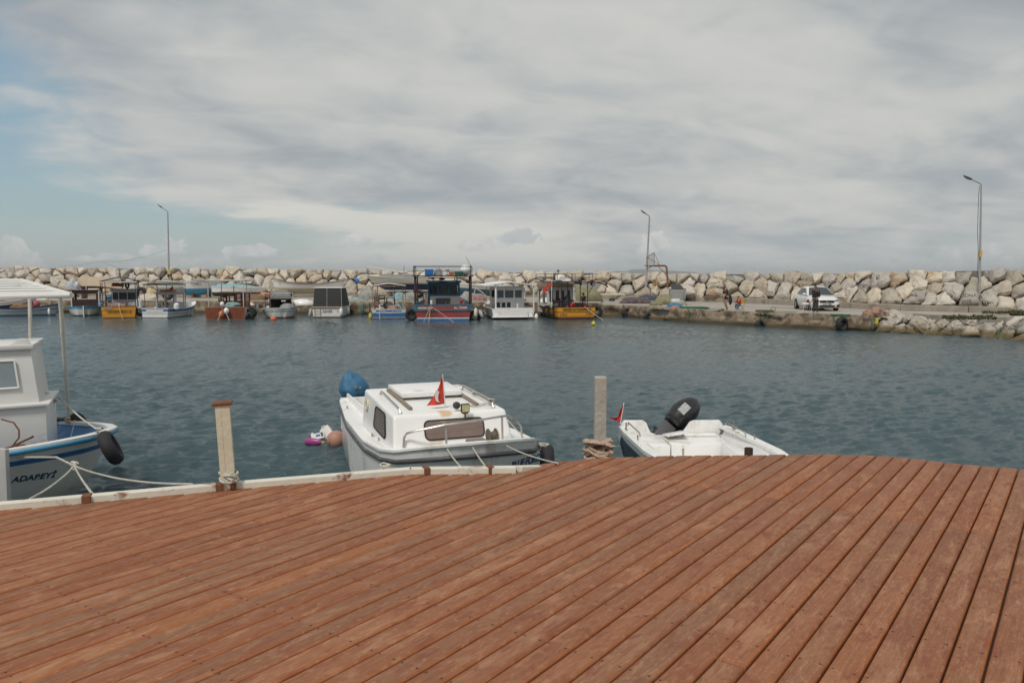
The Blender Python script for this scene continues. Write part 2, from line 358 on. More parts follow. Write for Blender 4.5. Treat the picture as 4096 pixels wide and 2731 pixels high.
def wood_nodes():
    nt = wood.node_tree; p = nt.nodes['Principled BSDF']
    uv = nt.nodes.new('ShaderNodeUVMap'); uv.uv_map = 'plank'
    s = nt.nodes.new('ShaderNodeSeparateXYZ'); nt.links.new(uv.outputs[0], s.inputs[0]); U, V = E(nt, s.outputs[0]), E(nt, s.outputs[1])
    at = nt.nodes.new('ShaderNodeAttribute'); at.attribute_name = 'rnd'; at.attribute_type = 'GEOMETRY'
    sp = nt.nodes.new('ShaderNodeSeparateXYZ'); nt.links.new(at.outputs['Vector'], sp.inputs[0]); r1, r2, r3 = (E(nt, sp.outputs[i]) for i in range(3))
    g = comb(nt, U * 1.3, V * 26.0, r1 * 40.0)
    grain = nz(nt, g, 3.0, 6, 0.65, 1.2)
    blot = nz(nt, comb(nt, U * 1.6, V * 5.0, r2 * 30.0), 1.5, 5, 0.62, 0.8)
    blot2 = nz(nt, comb(nt, U * 3.4, V * 8.0, r3 * 30.0 + 7.0), 1.6, 5, 0.6, 0.5)
    knot = nz(nt, comb(nt, U * 2.4, V * 7.0, r2 * 55.0), 1.0, 2, 0.5)
    ring = (knot * 60.0).f('SINE') * 0.5 + 0.5
    c = mixc(nt, r1, (0.22, 0.072, 0.028), (0.29, 0.108, 0.044))
    c = mixc(nt, r3.ss(0.55, 1.0) * 0.7, c, (0.20, 0.095, 0.048))      # greyer boards
    c = mixc(nt, r2.ss(0.86, 1.0) * 0.5, c, (0.34, 0.118, 0.034))       # newer orange boards
    c = mixc(nt, blot.ss(0.48, 0.67) * 0.60, c, (0.41, 0.215, 0.118))   # sun-bleached patches
    c = mixc(nt, blot2.ss(0.52, 0.68) * 0.7, c, (0.185, 0.040, 0.018))    # red-brown oil left
    c = mixc(nt, grain.ss(0.42, 0.75) * 0.38, c, (0.09, 0.032, 0.018))
    c = mixc(nt, grain.ss(0.5, 0.28) * 0.22, c, (0.42, 0.27, 0.19))
    c = mixc(nt, ring * knot.ss(0.60, 0.72) * 0.35, c, (0.12, 0.05, 0.03))
    edg = V.f('ABSOLUTE').ss(0.048, 0.054)
    c = mixc(nt, edg * 0.45, c, (0.32, 0.112, 0.042))
    mott = nz(nt, comb(nt, U * 9.0, V * 22.0, r2 * 9.0), 2.2, 5, 0.65, 0.6)
    c = mixc(nt, mott.ss(0.52, 0.70) * 0.34, c, (0.47, 0.29, 0.175)); c = mixc(nt, mott.ss(0.46, 0.30) * 0.35, c, (0.15, 0.045, 0.022))
    # reeding: fine grooves along the board
    rib = (V * (2 * math.pi / 0.0062)).f('SINE') * 0.5 + 0.5
    inner = 1.0 - V.f('ABSOLUTE').ss(0.050, 0.053)
    c = mixc(nt, rib * inner * 0.16, c, (0.48, 0.33, 0.24))
    # screws over each joist
    su = (U / 0.52).f('FRACT') - 0.5; sv = V.f('ABSOLUTE') - 0.043
    ds = (su * su * 0.2704 + sv * sv).f('SQRT')
    c = mixc(nt, (1.0 - ds.ss(0.0035, 0.0065)) * 0.9, c, (0.02, 0.012, 0.01))
    c = mixc(nt, (1.0 - ds.ss(0.006, 0.022)) * 0.12, c, (0.08, 0.03, 0.02))
    nt.links.new(c, p.inputs['Base Color'])
    nt.links.new((blot * 0.35 + 0.45).clamp().s, p.inputs['Roughness'])
    p.inputs['Specular IOR Level'].default_value = 0.22
    b = nt.nodes.new('ShaderNodeBump'); b.inputs['Distance'].default_value = 0.0016; b.inputs['Strength'].default_value = 0.8
    nt.links.new((rib * inner * 0.6 + grain * 0.9 - (1.0 - ds.ss(0.003, 0.006)) * 3.0).s, b.inputs['Height']); nt.links.new(b.outputs[0], p.inputs['Normal'])
wood_nodes()
def make_deck():
    pitch, gap = 0.1365, 0.0085
    V_, F_, UV, RN = [], [], [], []
    joints_main = []
    lo = min(Vector(p[:2]).dot(pn) for p in deck_poly); hi = max(Vector(p[:2]).dot(pn) for p in deck_poly)
    r = random.Random(11)
    def plank(poly, v0, u_off, rn):
        n = len(poly)
        if n < 3: return
        a = sum(poly[i][0] * poly[(i + 1) % n][1] - poly[(i + 1) % n][0] * poly[i][1] for i in range(n)) / 2
        if abs(a) < 0.002: return
        if a < 0: poly = poly[::-1]
        cx, cy = sum(p[0] for p in poly) / n, sum(p[1] for p in poly) / n
        warp = r.uniform(-0.0025, 0.0025)
        base = len(V_)
        rings = [(0.018, 0.0), (0.011, -0.0018), (0.005, -0.006), (0.001, -0.012), (0.0, -0.020), (0.0, -0.032)]
        for ins, dz in rings:
            for i in range(n):
                p0, p1, p2 = (Vector(poly[(i + k) % n]) for k in (-1, 0, 1))
                e1, e2 = (p1 - p0), (p2 - p1)
                if e1.length < 1e-6 or e2.length < 1e-6: V_.append((p1.x, p1.y, DZ + dz)); continue
                n1 = Vector((-e1.y, e1.x)).normalized(); n2 = Vector((-e2.y, e2.x)).normalized(); m = (n1 + n2)
                m = m.normalized() if m.length > 1e-4 else n1
                k = min(2.0, 1 / max(0.3, m.dot(n1))); q = p1 + m * ins * k
                V_.append((q.x, q.y, DZ + dz + warp))
        fs = [tuple(base + i for i in range(n))]
        for k in range(len(rings) - 1):
            for i in range(n): a_, b_ = base + k * n + i, base + k * n + (i + 1) % n; fs.append((a_, a_ + n, b_ + n, b_))
        for f in fs:
            F_.append(f)
            for vi in f:
                q = Vector(V_[vi][:2]); UV.append((q.dot(pd), q.dot(pn) - v0)); RN.append(rn)
    k0 = int(lo // pitch)
    for k in range(k0, int(hi / pitch) + 2):
        v0 = (k + .5) * pitch; a, b = k * pitch + gap / 2, (k + 1) * pitch - gap / 2
        poly = clip(clip(deck_poly, pn.x, pn.y, b), -pn.x, -pn.y, -a)
        if len(poly) < 3: continue
        us = sorted(Vector(p).dot(pd) for p in poly)
        # butt joints: one line right of centre, others scattered on the joists
        js = [J_MAIN + (0.0 if k % 2 else 0.02)]
        if k % 3 == 0: js = [J_MAIN - 0.52 * r.choice((0, 4, 5))]
        js.append(J_MAIN - 0.52 * 9 - 0.52 * (k * 7 % 3)); js.append(J_MAIN + 0.52 * (7 + k * 5 % 4))
        js = sorted(js); cuts = [us[0] - 1] + [j for j in js if us[0] + .25 < j < us[-1] - .25] + [us[-1] + 1]
        for u0, u1 in zip(cuts, cuts[1:]):
            pp = clip(clip(poly, pd.x, pd.y, u1 - 0.003), -pd.x, -pd.y, -(u0 + 0.003))
            if len(pp) >= 3: plank(pp, v0, 0, (r.random(), r.random(), r.random()))
    me = bpy.data.meshes.new('deck'); me.from_pydata(V_, [], F_)
    ul = me.uv_layers.new(name='plank'); ul.data.foreach_set('uv', np.array(UV, dtype=np.float32).ravel())
    at = me.attributes.new('rnd', 'FLOAT_VECTOR', 'CORNER'); at.data.foreach_set('vector', np.array(RN, dtype=np.float32).ravel())
    me.materials.append(wood); me.shade_smooth(); me.set_sharp_from_angle(angle=R(50))
    o = bpy.data.objects.new('boardwalk', me); C.objects.link(o); struct(o)
    return o
J_MAIN = 0.0
jp = at_z(3000, 1977, DZ); J_MAIN = Vector(jp[:2]).dot(pd)
deck = make_deck(); tag(deck, 'reddish brown grooved timber boardwalk in front of the boats', 'boardwalk')
mb = MB()                                # dark joists and fascia under the boards
inner = [(p[0] * 0.985, p[1] * 0.985 - 0.06) for p in deck_poly]
mb.prism(inner, DZ - 0.20, DZ - 0.045)
o = mb.build('boardwalk_frame', mat('joist', (0.05, 0.028, 0.018), 0.8), smooth=0); struct(o)
mb = MB()
for i in range(4, len(edge) - 1):        # rim board under the curved end
    a, b = Vector(edge[i]), Vector(edge[i + 1])
    d = (b - a).normalized(); nn = Vector((-d.y, d.x)) * 0.012
    mb.slab([(a.x - nn.x * 3, a.y - nn.y * 3, DZ - 0.05), (b.x - nn.x * 3, b.y - nn.y * 3, DZ - 0.05), (b.x - nn.x * 3, b.y - nn.y * 3, DZ - 0.32), (a.x - nn.x * 3, a.y - nn.y * 3, DZ - 0.32)], (nn.x * 2, nn.y * 2, 0))
o = mb.build('boardwalk_rim', mat('rimwood', (0.17, 0.07, 0.04), 0.7), smooth=0); struct(o)
# concrete landing carrying the deck
conc = mat('old_concrete', (0.30, 0.265, 0.215), 0.9, var=0.22, vscale=1.2, bump=0.9, bscale=7, stain=(0.15, 0.12, 0.09), samt=0.35, sscale=1.1)
conc_dark = mat('wet_concrete', (0.085, 0.07, 0.05), 0.6, var=0.3, vscale=2, bump=0.8, bscale=8)
mb = MB(); mb.prism([(p[0] * 0.9, p[1] * 0.86 - 0.4) for p in deck_poly], -1.0, DZ - 0.22)
o = mb.build('landing_ground', conc, smooth=0); struct(o)
# ------------------------------------------------------------------ far quay
QZ, QL = 0.92, 1.08
front_px = [(-700, 1201, QL), (0, 1201, QL), (700, 1203, QL), (1400, 1207, QL), (2000, 1210, QL), (2392, 1212, QL)]
pier_px = [(2497, 1221), (2610, 1228), (2742, 1236), (3000, 1247), (3261, 1256), (3484, 1263)]
Lf = [at_z(a, b, z) for a, b, z in front_px]; Pf = [at_z(a, b, QZ) for a, b in pier_px]
back_px = [(3873, 1250), (3600, 1242), (3400, 1234), (3072, 1217), (2742, 1204), (2400, 1198)]
kerb_line = [at_z(a, b, QZ) for a, b in [(4020, 1256)] + back_px] + [Vector((at_d(2048, 1200, 86).x, 86, QZ)), Vector((-30, 88, QZ)), Vector((-75, 90, QZ))]
path_edge = [at_z(a, b, QZ) for a, b in [(3492, 1252), (3560, 1249), (3640, 1252), (3740, 1260), (3850, 1268), (3960, 1269), (4096, 1266), (4600, 1270)]]
# ground sheet (quay top and path)
def shift(p, d): return Vector((p.x, p.y + d, p.z))
L_top = [Vector((p.x, p.y, 0)) for p in Lf]; P_top = [Vector((p.x, p.y, 0)) for p in Pf]
poly = [(p.x, p.y) for p in L_top] + [(p.x, p.y) for p in P_top] + [(p.x, p.y) for p in path_edge] + [(at_z(4600, 1240, QZ).x, at_z(4600, 1240, QZ).y)] + [(p.x, p.y + 3) for p in kerb_line]
quay_mat = mat('quay_top', (0.335, 0.305, 0.265), 0.9, var=0.14, vscale=0.5, bump=0.5, bscale=3, stain=(0.22, 0.185, 0.15), samt=0.5, sscale=0.35)
mb = MB(); mb.prism(poly, -0.6, QZ)
top = MB(); lp = [(p.x, p.y) for p in L_top]
lp2 = lp + [(lp[-1][0] + 0.4, lp[-1][1] + 0.3), (lp[-1][0] + 1.4, 84), (lp[0][0], 88)]
o = mb.build('quay_ground', quay_mat, smooth=0); struct(o)
top.prism(lp2, QZ + 0.004, QL); o = top.build('quay_pavement', quay_mat, smooth=0); struct(o)
# weathered quay wall in blocks with an eroded, uneven face
def quay_face(pts, ztop, name, label):
    vs, fs = [], []; total = 0; segs = []
    for a, b in zip(pts, pts[1:]): segs.append((total, a, b)); total += (b - a).length
    nU = int(total / 0.16); nV = 11
    for i in range(nU + 1):
        s = total * i / nU
        for st, a, b in segs:
            if st <= s <= st + (b - a).length + 1e-6: base, A, B = st, a, b
        d = (B - A).normalized(); p = A + d * (s - base); nn = Vector((d.y, -d.x, 0))
        blk = 3.1; ph = (s / blk) % 1
        seam = 0.10 * math.exp(-((ph - 0.5) ** 2) / 0.0012)
        for j in range(nV + 3):
            if j <= nV: t = j / nV; z = -0.5 + (ztop + 0.5 + 0.012) * t; off = 0.34 + 0.05 * (1 - t)
            else: t = 1; z = ztop + 0.012; off = 0.34 - 0.40 * (j - nV)
            er = noise.noise(Vector((s * 0.45, z * 1.6, 3.0))) * 0.10 + noise.noise(Vector((s * 1.7, z * 4.0, 8.0))) * 0.05 + noise.noise(Vector((s * 5, z * 9, 1.0))) * 0.022
            ledge = 0.10 * math.exp(-((z - ztop * 0.52 - 0.06 * math.sin(s * 1.9)) ** 2) / 0.0022) * (0.5 + noise.noise(Vector((s * 0.3, 0, 5))))
            hole = max(0, noise.noise(Vector((s * 0.33, z * 1.2, 77.0))) - 0.22) * 1.2 if z < ztop * .75 else 0
            o_ = off + er - seam - max(0, ledge) - hole if j <= nV else off
            if t > 0.93: o_ -= 0.035
            vs.append(p + nn * o_ + Vector((0, 0, z + (er * 0.25 - seam * 0.3 if j >= nV else 0) - p.z)))
    k = nV + 3
    for i in range(nU):
        for j in range(k - 1): fs.append((i * k + j, (i + 1) * k + j, (i + 1) * k + j + 1, i * k + j + 1))
    m = MB().add(vs, fs); o = m.build(name, QF, smooth=50); o['label'] = label; o['category'] = 'quay wall'; o['kind'] = 'thing'; return o
QF = mat('quay_face', (0.30, 0.24, 0.17), 0.92, var=0.34, vscale=1.6, bump=1.0, bscale=9, stain=(0.10, 0.07, 0.045), samt=0.75, sscale=1.3)
def waterline_mat(m):                   # dark weed and damp band just above the sea
    nt = m.node_tree; p = nt.nodes['Principled BSDF']; src = p.inputs['Base Color'].links[0].from_socket
    g = nt.nodes.new('ShaderNodeNewGeometry'); s = nt.nodes.new('ShaderNodeSeparateXYZ'); nt.links.new(g.outputs['Position'], s.inputs[0])
    z = E(nt, s.outputs[2]) + (nz(nt, g.outputs['Position'], 1.3, 4) - 0.5) * 0.35
    c = mixc(nt, 1.0 - z.ss(0.10, 0.26), src, (0.028, 0.022, 0.014))
    c2 = mixc(nt, (1.0 - z.ss(0.22, 0.42)) * 0.5, c, (0.14, 0.10, 0.045)); nt.links.new(c2, p.inputs['Base Color'])
waterline_mat(QF)
quay_face(L_top, QL, 'quay_wall', 'long worn concrete quay wall behind the row of moored boats')
jut = [Vector((L_top[-1].x + 0.15, L_top[-1].y + 0.1, 0))] + P_top + [P_top[-1] + Vector((0.5, 1.1, 0))]
quay_face(jut, QZ, 'pier_wall', 'cracked concrete wall of the fishing pier below the parked car')
# low kerb wall along the foot of the boulders
kl = [Vector((p.x, p.y, 0)) for p in kerb_line]
mb = MB()
for i, (a, b) in enumerate(zip(kl, kl[1:])):
    n_ = max(1, int((b - a).length / 4)); d = (b - a) / n_; dn = d.normalized(); nn = Vector((dn.y, -dn.x, 0))
    if nn.y < 0: nn = -nn
    for k in range(n_):
        p, q = a + d * k + dn * 0.02, a + d * (k + 1) - dn * 0.02; z = 1.36 + 0.03 * math.sin(i * 5 + k * 3.3)
        mb.slab([(p.x, p.y, 0.6), (q.x, q.y, 0.6), (q.x, q.y, z), (p.x, p.y, z)], nn * 0.55)
kw = mb.build('kerb_wall', conc, smooth=0, bev=0.03, seg=1); tag(kw, 'low concrete wall running along the foot of the boulders', 'low wall')
# ------------------------------------------------------------------ breakwater of boulders
baseY = [(-500, 1176), (0, 1179), (1000, 1178), (2048, 1180), (2400, 1183), (2742, 1187), (3072, 1198), (3400, 1209), (3584, 1214), (3873, 1226), (4096, 1246), (4600, 1270)]
baseD = [(-500, 93), (0, 91), (1400, 89), (2048, 85), (2400, 81), (2742, 75.5), (3100, 67), (3400, 59), (3600, 55.8), (3873, 52.5), (4096, 49.5), (4600, 45)]
topY = [(-500, 1066), (0, 1069), (512, 1071), (1024, 1075), (1536, 1079), (2048, 1086), (2560, 1093), (3072, 1093), (3584, 1089), (3873, 1079), (4096, 1079), (4600, 1073)]
def bw_point(px, py):
    v = (interp(px, baseY) - py) / (interp(px, baseY) - interp(px, topY))
    return at_d(px, py, interp(px, baseD) + 1.0 + 4.2 * v)
seeds = []
def S(ci, y0, *pts):
    for x, y in pts: seeds.append((ci * 512 + x / 4.594, 1050 + y / 4.594))
S(0, 0, (40,115),(200,115),(390,125),(530,110),(660,95),(840,140),(950,160),(1130,120),(1270,120),(1370,160),(1500,115),(1690,165),(1890,130),(2040,140),(2300,180),
  (60,200),(230,190),(430,220),(700,180),(1075,205),(1230,220),(1450,190),(1840,260),(2100,215),(2200,260),(90,275),(560,320),(840,320),(1090,350),(1340,310),(1600,270),(1980,310),
  (50,380),(150,440),(350,430),(500,420),(740,400),(850,425),(1060,470),(1280,430),(1200,520),(1480,430),(60,500),(280,520),(640,510),(900,520),(1420,540),(1180,650),(1700,400),(1720,560),(2000,520),(1000,640),(700,640),(400,640),(120,640))
S(1, 0, (50,170),(220,190),(370,180),(600,190),(900,240),(840,130),(1060,135),(1230,190),(1430,220),(1690,200),(1930,140),(2050,200),(2250,120),(2230,250),(1900,215),(480,120),(1560,140),(1280,130),
  (90,270),(260,300),(480,310),(1160,330),(1790,265),(1900,300),(2045,310),(300,430),(520,450),(720,300),(1600,350),(2140,390),(2220,345),(2320,400),(1890,400),(1520,470),(1340,350),(130,430),(1000,470),(700,440),(1350,480),
  (150,560),(450,590),(700,580),(1000,590),(1700,520),(2000,520),(2250,520),(1300,600))
S(2, 0, (60,155),(160,190),(300,145),(440,160),(530,235),(640,160),(720,190),(870,190),(1060,200),(1290,200),(1470,220),(1560,170),(1760,190),(1930,140),(2060,160),(2200,170),(960,130),(1180,150),(1660,140),
  (60,240),(270,240),(90,310),(820,310),(1130,310),(1360,290),(1600,290),(1790,310),(1900,240),(1960,330),(110,400),(280,375),(430,350),(600,350),(250,480),(640,420),(960,400),(1210,420),(1420,385),(1770,460),(1950,440),(2100,430),(2200,330),(800,480),(450,500),
  (600,560),(1050,520),(1400,520),(2000,560),(2250,480))
S(3, 0, (60,160),(330,150),(650,130),(860,160),(1100,150),(1350,150),(1780,240),(1930,175),(2060,265),(2080,180),(2250,220),(1480,250),(1690,340),(1960,350),(2240,320),(1000,200),(1640,170),(250,260),(480,330),(750,260),(1220,230),(120,400),(400,440),(700,440),(950,370),(1200,380),(1450,420),(1700,470),(2000,470),(2250,440),(300,560),(650,570),(1500,560),(1850,580),(1000,500))
S(4, 0, (80,220),(290,230),(510,205),(700,200),(880,200),(1140,240),(1450,200),(1480,290),(1700,250),(1920,250),(2120,250),(2270,230),(130,330),(350,330),(600,300),(850,290),(1260,330),(1670,385),(1880,400),(2150,370),(2340,390),(1620,480),(1800,520),(2110,520),(2310,540),(120,450),(1540,540),(450,440),(700,430),(1000,400),(1300,450),(250,560),(600,560),(1000,550),(1300,570))
S(5, 0, (90,235),(250,275),(370,240),(560,250),(670,280),(820,260),(1000,240),(1170,290),(1370,245),(1540,260),(1780,285),(1950,210),(2040,240),(2170,240),(2300,250),(80,380),(390,350),(640,360),(770,365),(900,370),(1110,490),(1320,410),(1480,470),(1730,460),(1960,330),(1910,490),(2030,560),(2210,430),(80,560),(250,480),(345,520),(470,550),(450,440),(870,550),(1330,600),(1800,610),(1680,590),(2100,620),(2270,610),(2080,300))
S(6, 0, (70,300),(20,440),(130,225),(260,240),(440,260),(660,290),(870,240),(1100,230),(1320,240),(200,410),(430,395),(630,450),(870,345),(1130,330),(1470,370),(1690,240),(1780,400),(1900,215),(2030,330),(2110,215),(2250,330),(1230,490),(1500,580),(1650,670),(320,580),(70,600),(540,620),(1960,590),(2250,620),(1000,500),(800,600),(1300,640),(600,200),(1500,215))
S(7, 0, (60,340),(240,280),(450,200),(350,440),(690,270),(960,230),(1190,220),(1450,200),(1850,240),(2230,310),(2230,180),(700,500),(1030,370),(985,540),(1520,420),(1940,470),(2290,470),(80,620),(350,660),(820,700),(1370,650),(1680,680),(1960,720),(2200,620),(580,720),(150,500),(620,200))
for k in range(9):                       # a little beyond either side of the frame
    for r_ in range(4): seeds.append((-15 - k * 34 - rnd.random() * 14, 1082 + r_ * 28 + rnd.random() * 10)); seeds.append((4112 + k * 45 + rnd.random() * 16, 1092 + r_ * 40 + rnd.random() * 12))
def thin(pts, dist):                    # keep the photo's order, drop seeds that crowd an earlier one
    out = []
    for x, y in pts:
        m_ = 0.74 + 0.5 * (math.sin(x * 12.9898 + y * 78.233) * 43758.5453 % 1)
        if all(((x - u) ** 2 + (1.35 * (y - v)) ** 2) > (dist(x) * m_) ** 2 for u, v in out): out.append((x, y))
    return out
seeds = thin(seeds, lambda x: interp(x, [(0, 31), (1500, 34), (2500, 39), (3400, 43), (4100, 52)]))
def voronoi(seeds, inside):
    cells = []
    for i, (x, y) in enumerate(seeds):
        poly = [(x - 52, y - 40), (x + 52, y - 40), (x + 52, y + 40), (x - 52, y + 40)]
        for j, (u, v) in enumerate(seeds):
            if j == i or abs(u - x) > 180 or abs(v - y) > 120: continue
            a, b = u - x, v - y
            if a * a + b * b < 4: continue
            poly = clip(poly, a, b, a * (x + u) / 2 + b * (y + v) / 2)
            if len(poly) < 3: break
        if len(poly) >= 3: poly = inside(poly, x)
        cells.append(poly)
    return cells
rockmats = []
def rock_mat(name, a, b, stain, amt, wet=False):
    m = bpy.data.materials.new(name); m.use_nodes = True; nt = m.node_tree; p = nt.nodes['Principled BSDF']; p.inputs['Roughness'].default_value = 0.93
    p.inputs['Specular IOR Level'].default_value = 0.2
    tc = nt.nodes.new('ShaderNodeTexCoord'); oi = nt.nodes.new('ShaderNodeObjectInfo'); r_ = E(nt, oi.outputs['Random'])
    va = nt.nodes.new('ShaderNodeVectorMath'); va.operation = 'ADD'; nt.links.new(tc.outputs['Object'], va.inputs[0]); nt.links.new(comb(nt, r_ * 40, r_ * 23, r_ * 61), va.inputs[1]); v = va.outputs[0]
    n1, n2, n3 = nz(nt, v, 1.1, 6, 0.6, 0.4), nz(nt, v, 5.0, 7, 0.68), nz(nt, v, 18, 5, 0.7)
    c = mixc(nt, n1.ss(0.36, 0.62), a, b)
    c = mixc(nt, (nz(nt, v, 0.9, 5, 0.62, 0.6) + (r_ - 0.5) * 0.22).ss(0.60 - amt * .2, 0.72 - amt * .15) * 0.75, c, stain)
    c = mixc(nt, n2.ss(0.52, 0.70) * 0.45, c, (0.22, 0.185, 0.15))
    c = mixc(nt, n3.ss(0.58, 0.72) * 0.35, c, (0.14, 0.12, 0.10))
    c = mixc(nt, n2.ss(0.46, 0.30) * 0.30, c, (0.60, 0.55, 0.48))
    hs = nt.nodes.new('ShaderNodeHueSaturation'); nt.links.new(((r_ * 17.3).f('FRACT') * 0.46 + 0.72).s, hs.inputs['Value']); nt.links.new(c, hs.inputs['Color']); c = hs.outputs[0]
    g = nt.nodes.new('ShaderNodeNewGeometry'); s = nt.nodes.new('ShaderNodeSeparateXYZ'); nt.links.new(g.outputs['Position'], s.inputs[0])
    z = E(nt, s.outputs[2]) + (nz(nt, g.outputs['Position'], 1.2, 4) - 0.5) * 0.3
    c = mixc(nt, (1.0 - z.ss(0.20, 0.42)) * 0.85, c, (0.055, 0.042, 0.022)); c = mixc(nt, (1.0 - z.ss(0.30, 0.5)) * 0.35, c, (0.20, 0.14, 0.05))
    nt.links.new(c, p.inputs['Base Color'])
    b_ = nt.nodes.new('ShaderNodeBump'); b_.inputs['Strength'].default_value = 0.9; b_.inputs['Distance'].default_value = 0.05
    nt.links.new((n2 * 0.7 + n3 * 0.35).s, b_.inputs['Height']); nt.links.new(b_.outputs[0], p.inputs['Normal'])
    return m
RM = {'pale grey': rock_mat('rock_pale', (0.50, 0.465, 0.415), (0.43, 0.385, 0.33), (0.46, 0.36, 0.24), -0.2),
      'cream': rock_mat('rock_cream', (0.52, 0.46, 0.37), (0.45, 0.40, 0.33), (0.44, 0.31, 0.18), 0.05),
      'ochre stained': rock_mat('rock_ochre', (0.51, 0.44, 0.34), (0.44, 0.385, 0.31), (0.38, 0.23, 0.11), 0.35)}
def make_rock(pts_world, nrm, seed, mname, depthf=0.75, rough=1.0, shrink=None):
    r = random.Random(seed); n = len(pts_world)
    c = sum(pts_world, Vector()) / n
    area = 0
    for i in range(n): area += ((pts_world[i] - c).cross(pts_world[(i + 1) % n] - c)).length / 2
    rad = math.sqrt(area / math.pi)
    fwd = r.uniform(-0.35, 0.42); k0 = 0.925 + max(0, fwd) * 0.30
    bm = bmesh.new(); tilt = Vector((r.uniform(-.30, .30), 0, -r.uniform(.05, .45)))
    lo_, hi_ = min(p.z for p in pts_world), max(p.z for p in pts_world)
    def P_(s, d, jit):
        for p in pts_world:
            off = (p - c) * s; dd = d + off.dot(tilt) * (1 if d > 0 else 0)
            if d > 0 and p.z < c.z: off = off * (1 - 0.10 * d / rad)
            bm.verts.new(off * (1 + r.uniform(-jit, jit)) + nrm * (dd + fwd * rad))
    P_(k0, 0, 0.04); P_(0.88 * k0, rad * 0.30, 0.07); P_(0.62, rad * r.uniform(0.50, 0.72), 0.18); P_(0.25, rad * r.uniform(0.62, 0.85), 0.4)
    P_(0.88, -rad * 0.40, 0.10); P_(0.55, -rad * depthf, 0.15)
    res = bmesh.ops.convex_hull(bm, input=bm.verts)
    bmesh.ops.delete(bm, geom=list({g for g in res['geom_interior'] + res['geom_unused'] if isinstance(g, bmesh.types.BMVert)}), context='VERTS')
    bmesh.ops.dissolve_limit(bm, angle_limit=R(13), verts=bm.verts, edges=bm.edges)
    bmesh.ops.bevel(bm, geom=list(bm.edges), offset=rad * 0.17, segments=3, affect='EDGES', profile=0.55, clamp_overlap=True)
    bmesh.ops.triangulate(bm, faces=bm.faces)
    for _ in range(2):
        es = [e for e in bm.edges if e.calc_length() > rad * 0.22]
        if es: bmesh.ops.subdivide_edges(bm, edges=es, cuts=1)
        bmesh.ops.triangulate(bm, faces=bm.faces)
    bm.normal_update(); sv = Vector((r.random() * 50, r.random() * 50, r.random() * 50))
    mv = []
    for v in bm.verts:
        q = v.co / rad; h = noise.noise(q * 1.6 + sv) * 0.15 + noise.noise(q * 3.6 + sv) * 0.075 + noise.noise(q * 9 + sv) * 0.035
        mv.append(v.normal * h * rad * rough)
    for v, d in zip(bm.verts, mv): v.co += d
    me = bpy.data.meshes.new('boulder'); bm.to_mesh(me); bm.free(); me.materials.append(RM[mname]); me.shade_smooth(); me.set_sharp_from_angle(angle=R(34))
    o = bpy.data.objects.new('boulder', me); C.objects.link(o); o.location = c
    return o, rad
def bw_inside(poly, x):
    poly = clip(poly, 0, 1, interp(x, baseY) + 3)
    sl = math.sin(x * 7.7) * .16
    return clip(poly, sl, -1, sl * x -(interp(x, topY) + (math.sin(x * 0.113) * 2.6 + math.sin(x * .041) * 2.2 + math.sin(x * .29) * 2.4 + math.sin(x * 3.1) * 2.2 + 1.5)))
ROCKS = []
cells = voronoi(seeds, bw_inside)
for i, (cell, (sx, sy)) in enumerate(zip(cells, seeds)):
    if len(cell) < 3: continue
    n = len(cell); xs = [p[0] for p in cell]; ys = [p[1] for p in cell]
    if (max(xs) - min(xs)) < 9 or (max(ys) - min(ys)) < 6: continue
    pts = [bw_point(*p) for p in cell]
    mn = random.Random(i * 3 + 1).choice(['pale grey', 'cream', 'cream', 'ochre stained', 'pale grey', 'cream'])
    nv = Vector((random.Random(i).uniform(-.2, .2), -0.88, 0.42)).normalized()
    o, rad = make_rock(pts, nv, i + 100, mn)
    v = (interp(sx, baseY) - sy) / (interp(sx, baseY) - interp(sx, topY))
    ROCKS.append(dict(o=o, x=sx, y=sy, v=v, rad=rad, tint=mn, set='bw', w=(max(xs) - min(xs)), h=(max(ys) - min(ys))))
# rubble shore below the path, at the right
shore = []
for x, y in ((110,980),(30,1130),(250,1030),(430,1050),(350,1180),(520,1150),(530,990),(700,1040),(960,1010),(1000,1090),(800,1170),(1180,1040),(1350,1130),(1050,1220),(1100,1300),(240,1280),(20,1270),(660,1300),(1430,1230),(1640,1250),(1720,1160),(1500,1370),(1640,1085),(1860,1180),(1800,1300),(2000,1290),(1900,1040),(2130,1130),(2240,1260),(2080,1350),(2060,1440),(1680,1345),(1330,1320),(880,1320),(2280,1420),(1980,1400),(2160,900),(2000,880),(2230,1040),(2020,980),(2300,780),(1820,960),(2330,1160),(2320,900)): shore.append((3584 + x / 4.594, 1050 + y / 4.594))
for x, y in ((580,960),(490,960),(700,900),(560,1040),(480,1070),(640,1050),(420,1080),(440,990)): shore.append((3400 + x / 3.38, 1000 + y / 3.38))
for k in range(7):
    for r_ in range(5): shore.append((4120 + k * 42 + rnd.random() * 15, 1240 + r_ * 34 + rnd.random() * 12))
sh_top = [(3480, 1262), (3500, 1252), (3560, 1248), (3700, 1258), (3850, 1267), (3960, 1258), (4030, 1236), (4096, 1215), (4500, 1190)]
sh_bot = [(3480, 1332), (3584, 1340), (3765, 1346), (3910, 1355), (4096, 1371), (4500, 1410)]
shore = thin(shore, lambda x: 44)
def sh_point(px, py):
    t = (py - interp(px, sh_top)) / (interp(px, sh_bot) - interp(px, sh_top)); t = max(-.1, min(1.1, t))
    z = (0.84 + max(0, (px - 3960)) * 0.0035) * (1 - t) - 0.08
    return at_z(px, py, z)
def sh_inside(poly, x):
    poly = clip(poly, 0, 1, interp(x, sh_bot) + 4); return clip(clip(poly, 0, -1, -(interp(x, sh_top) + 13)), -1, 0, -3488)
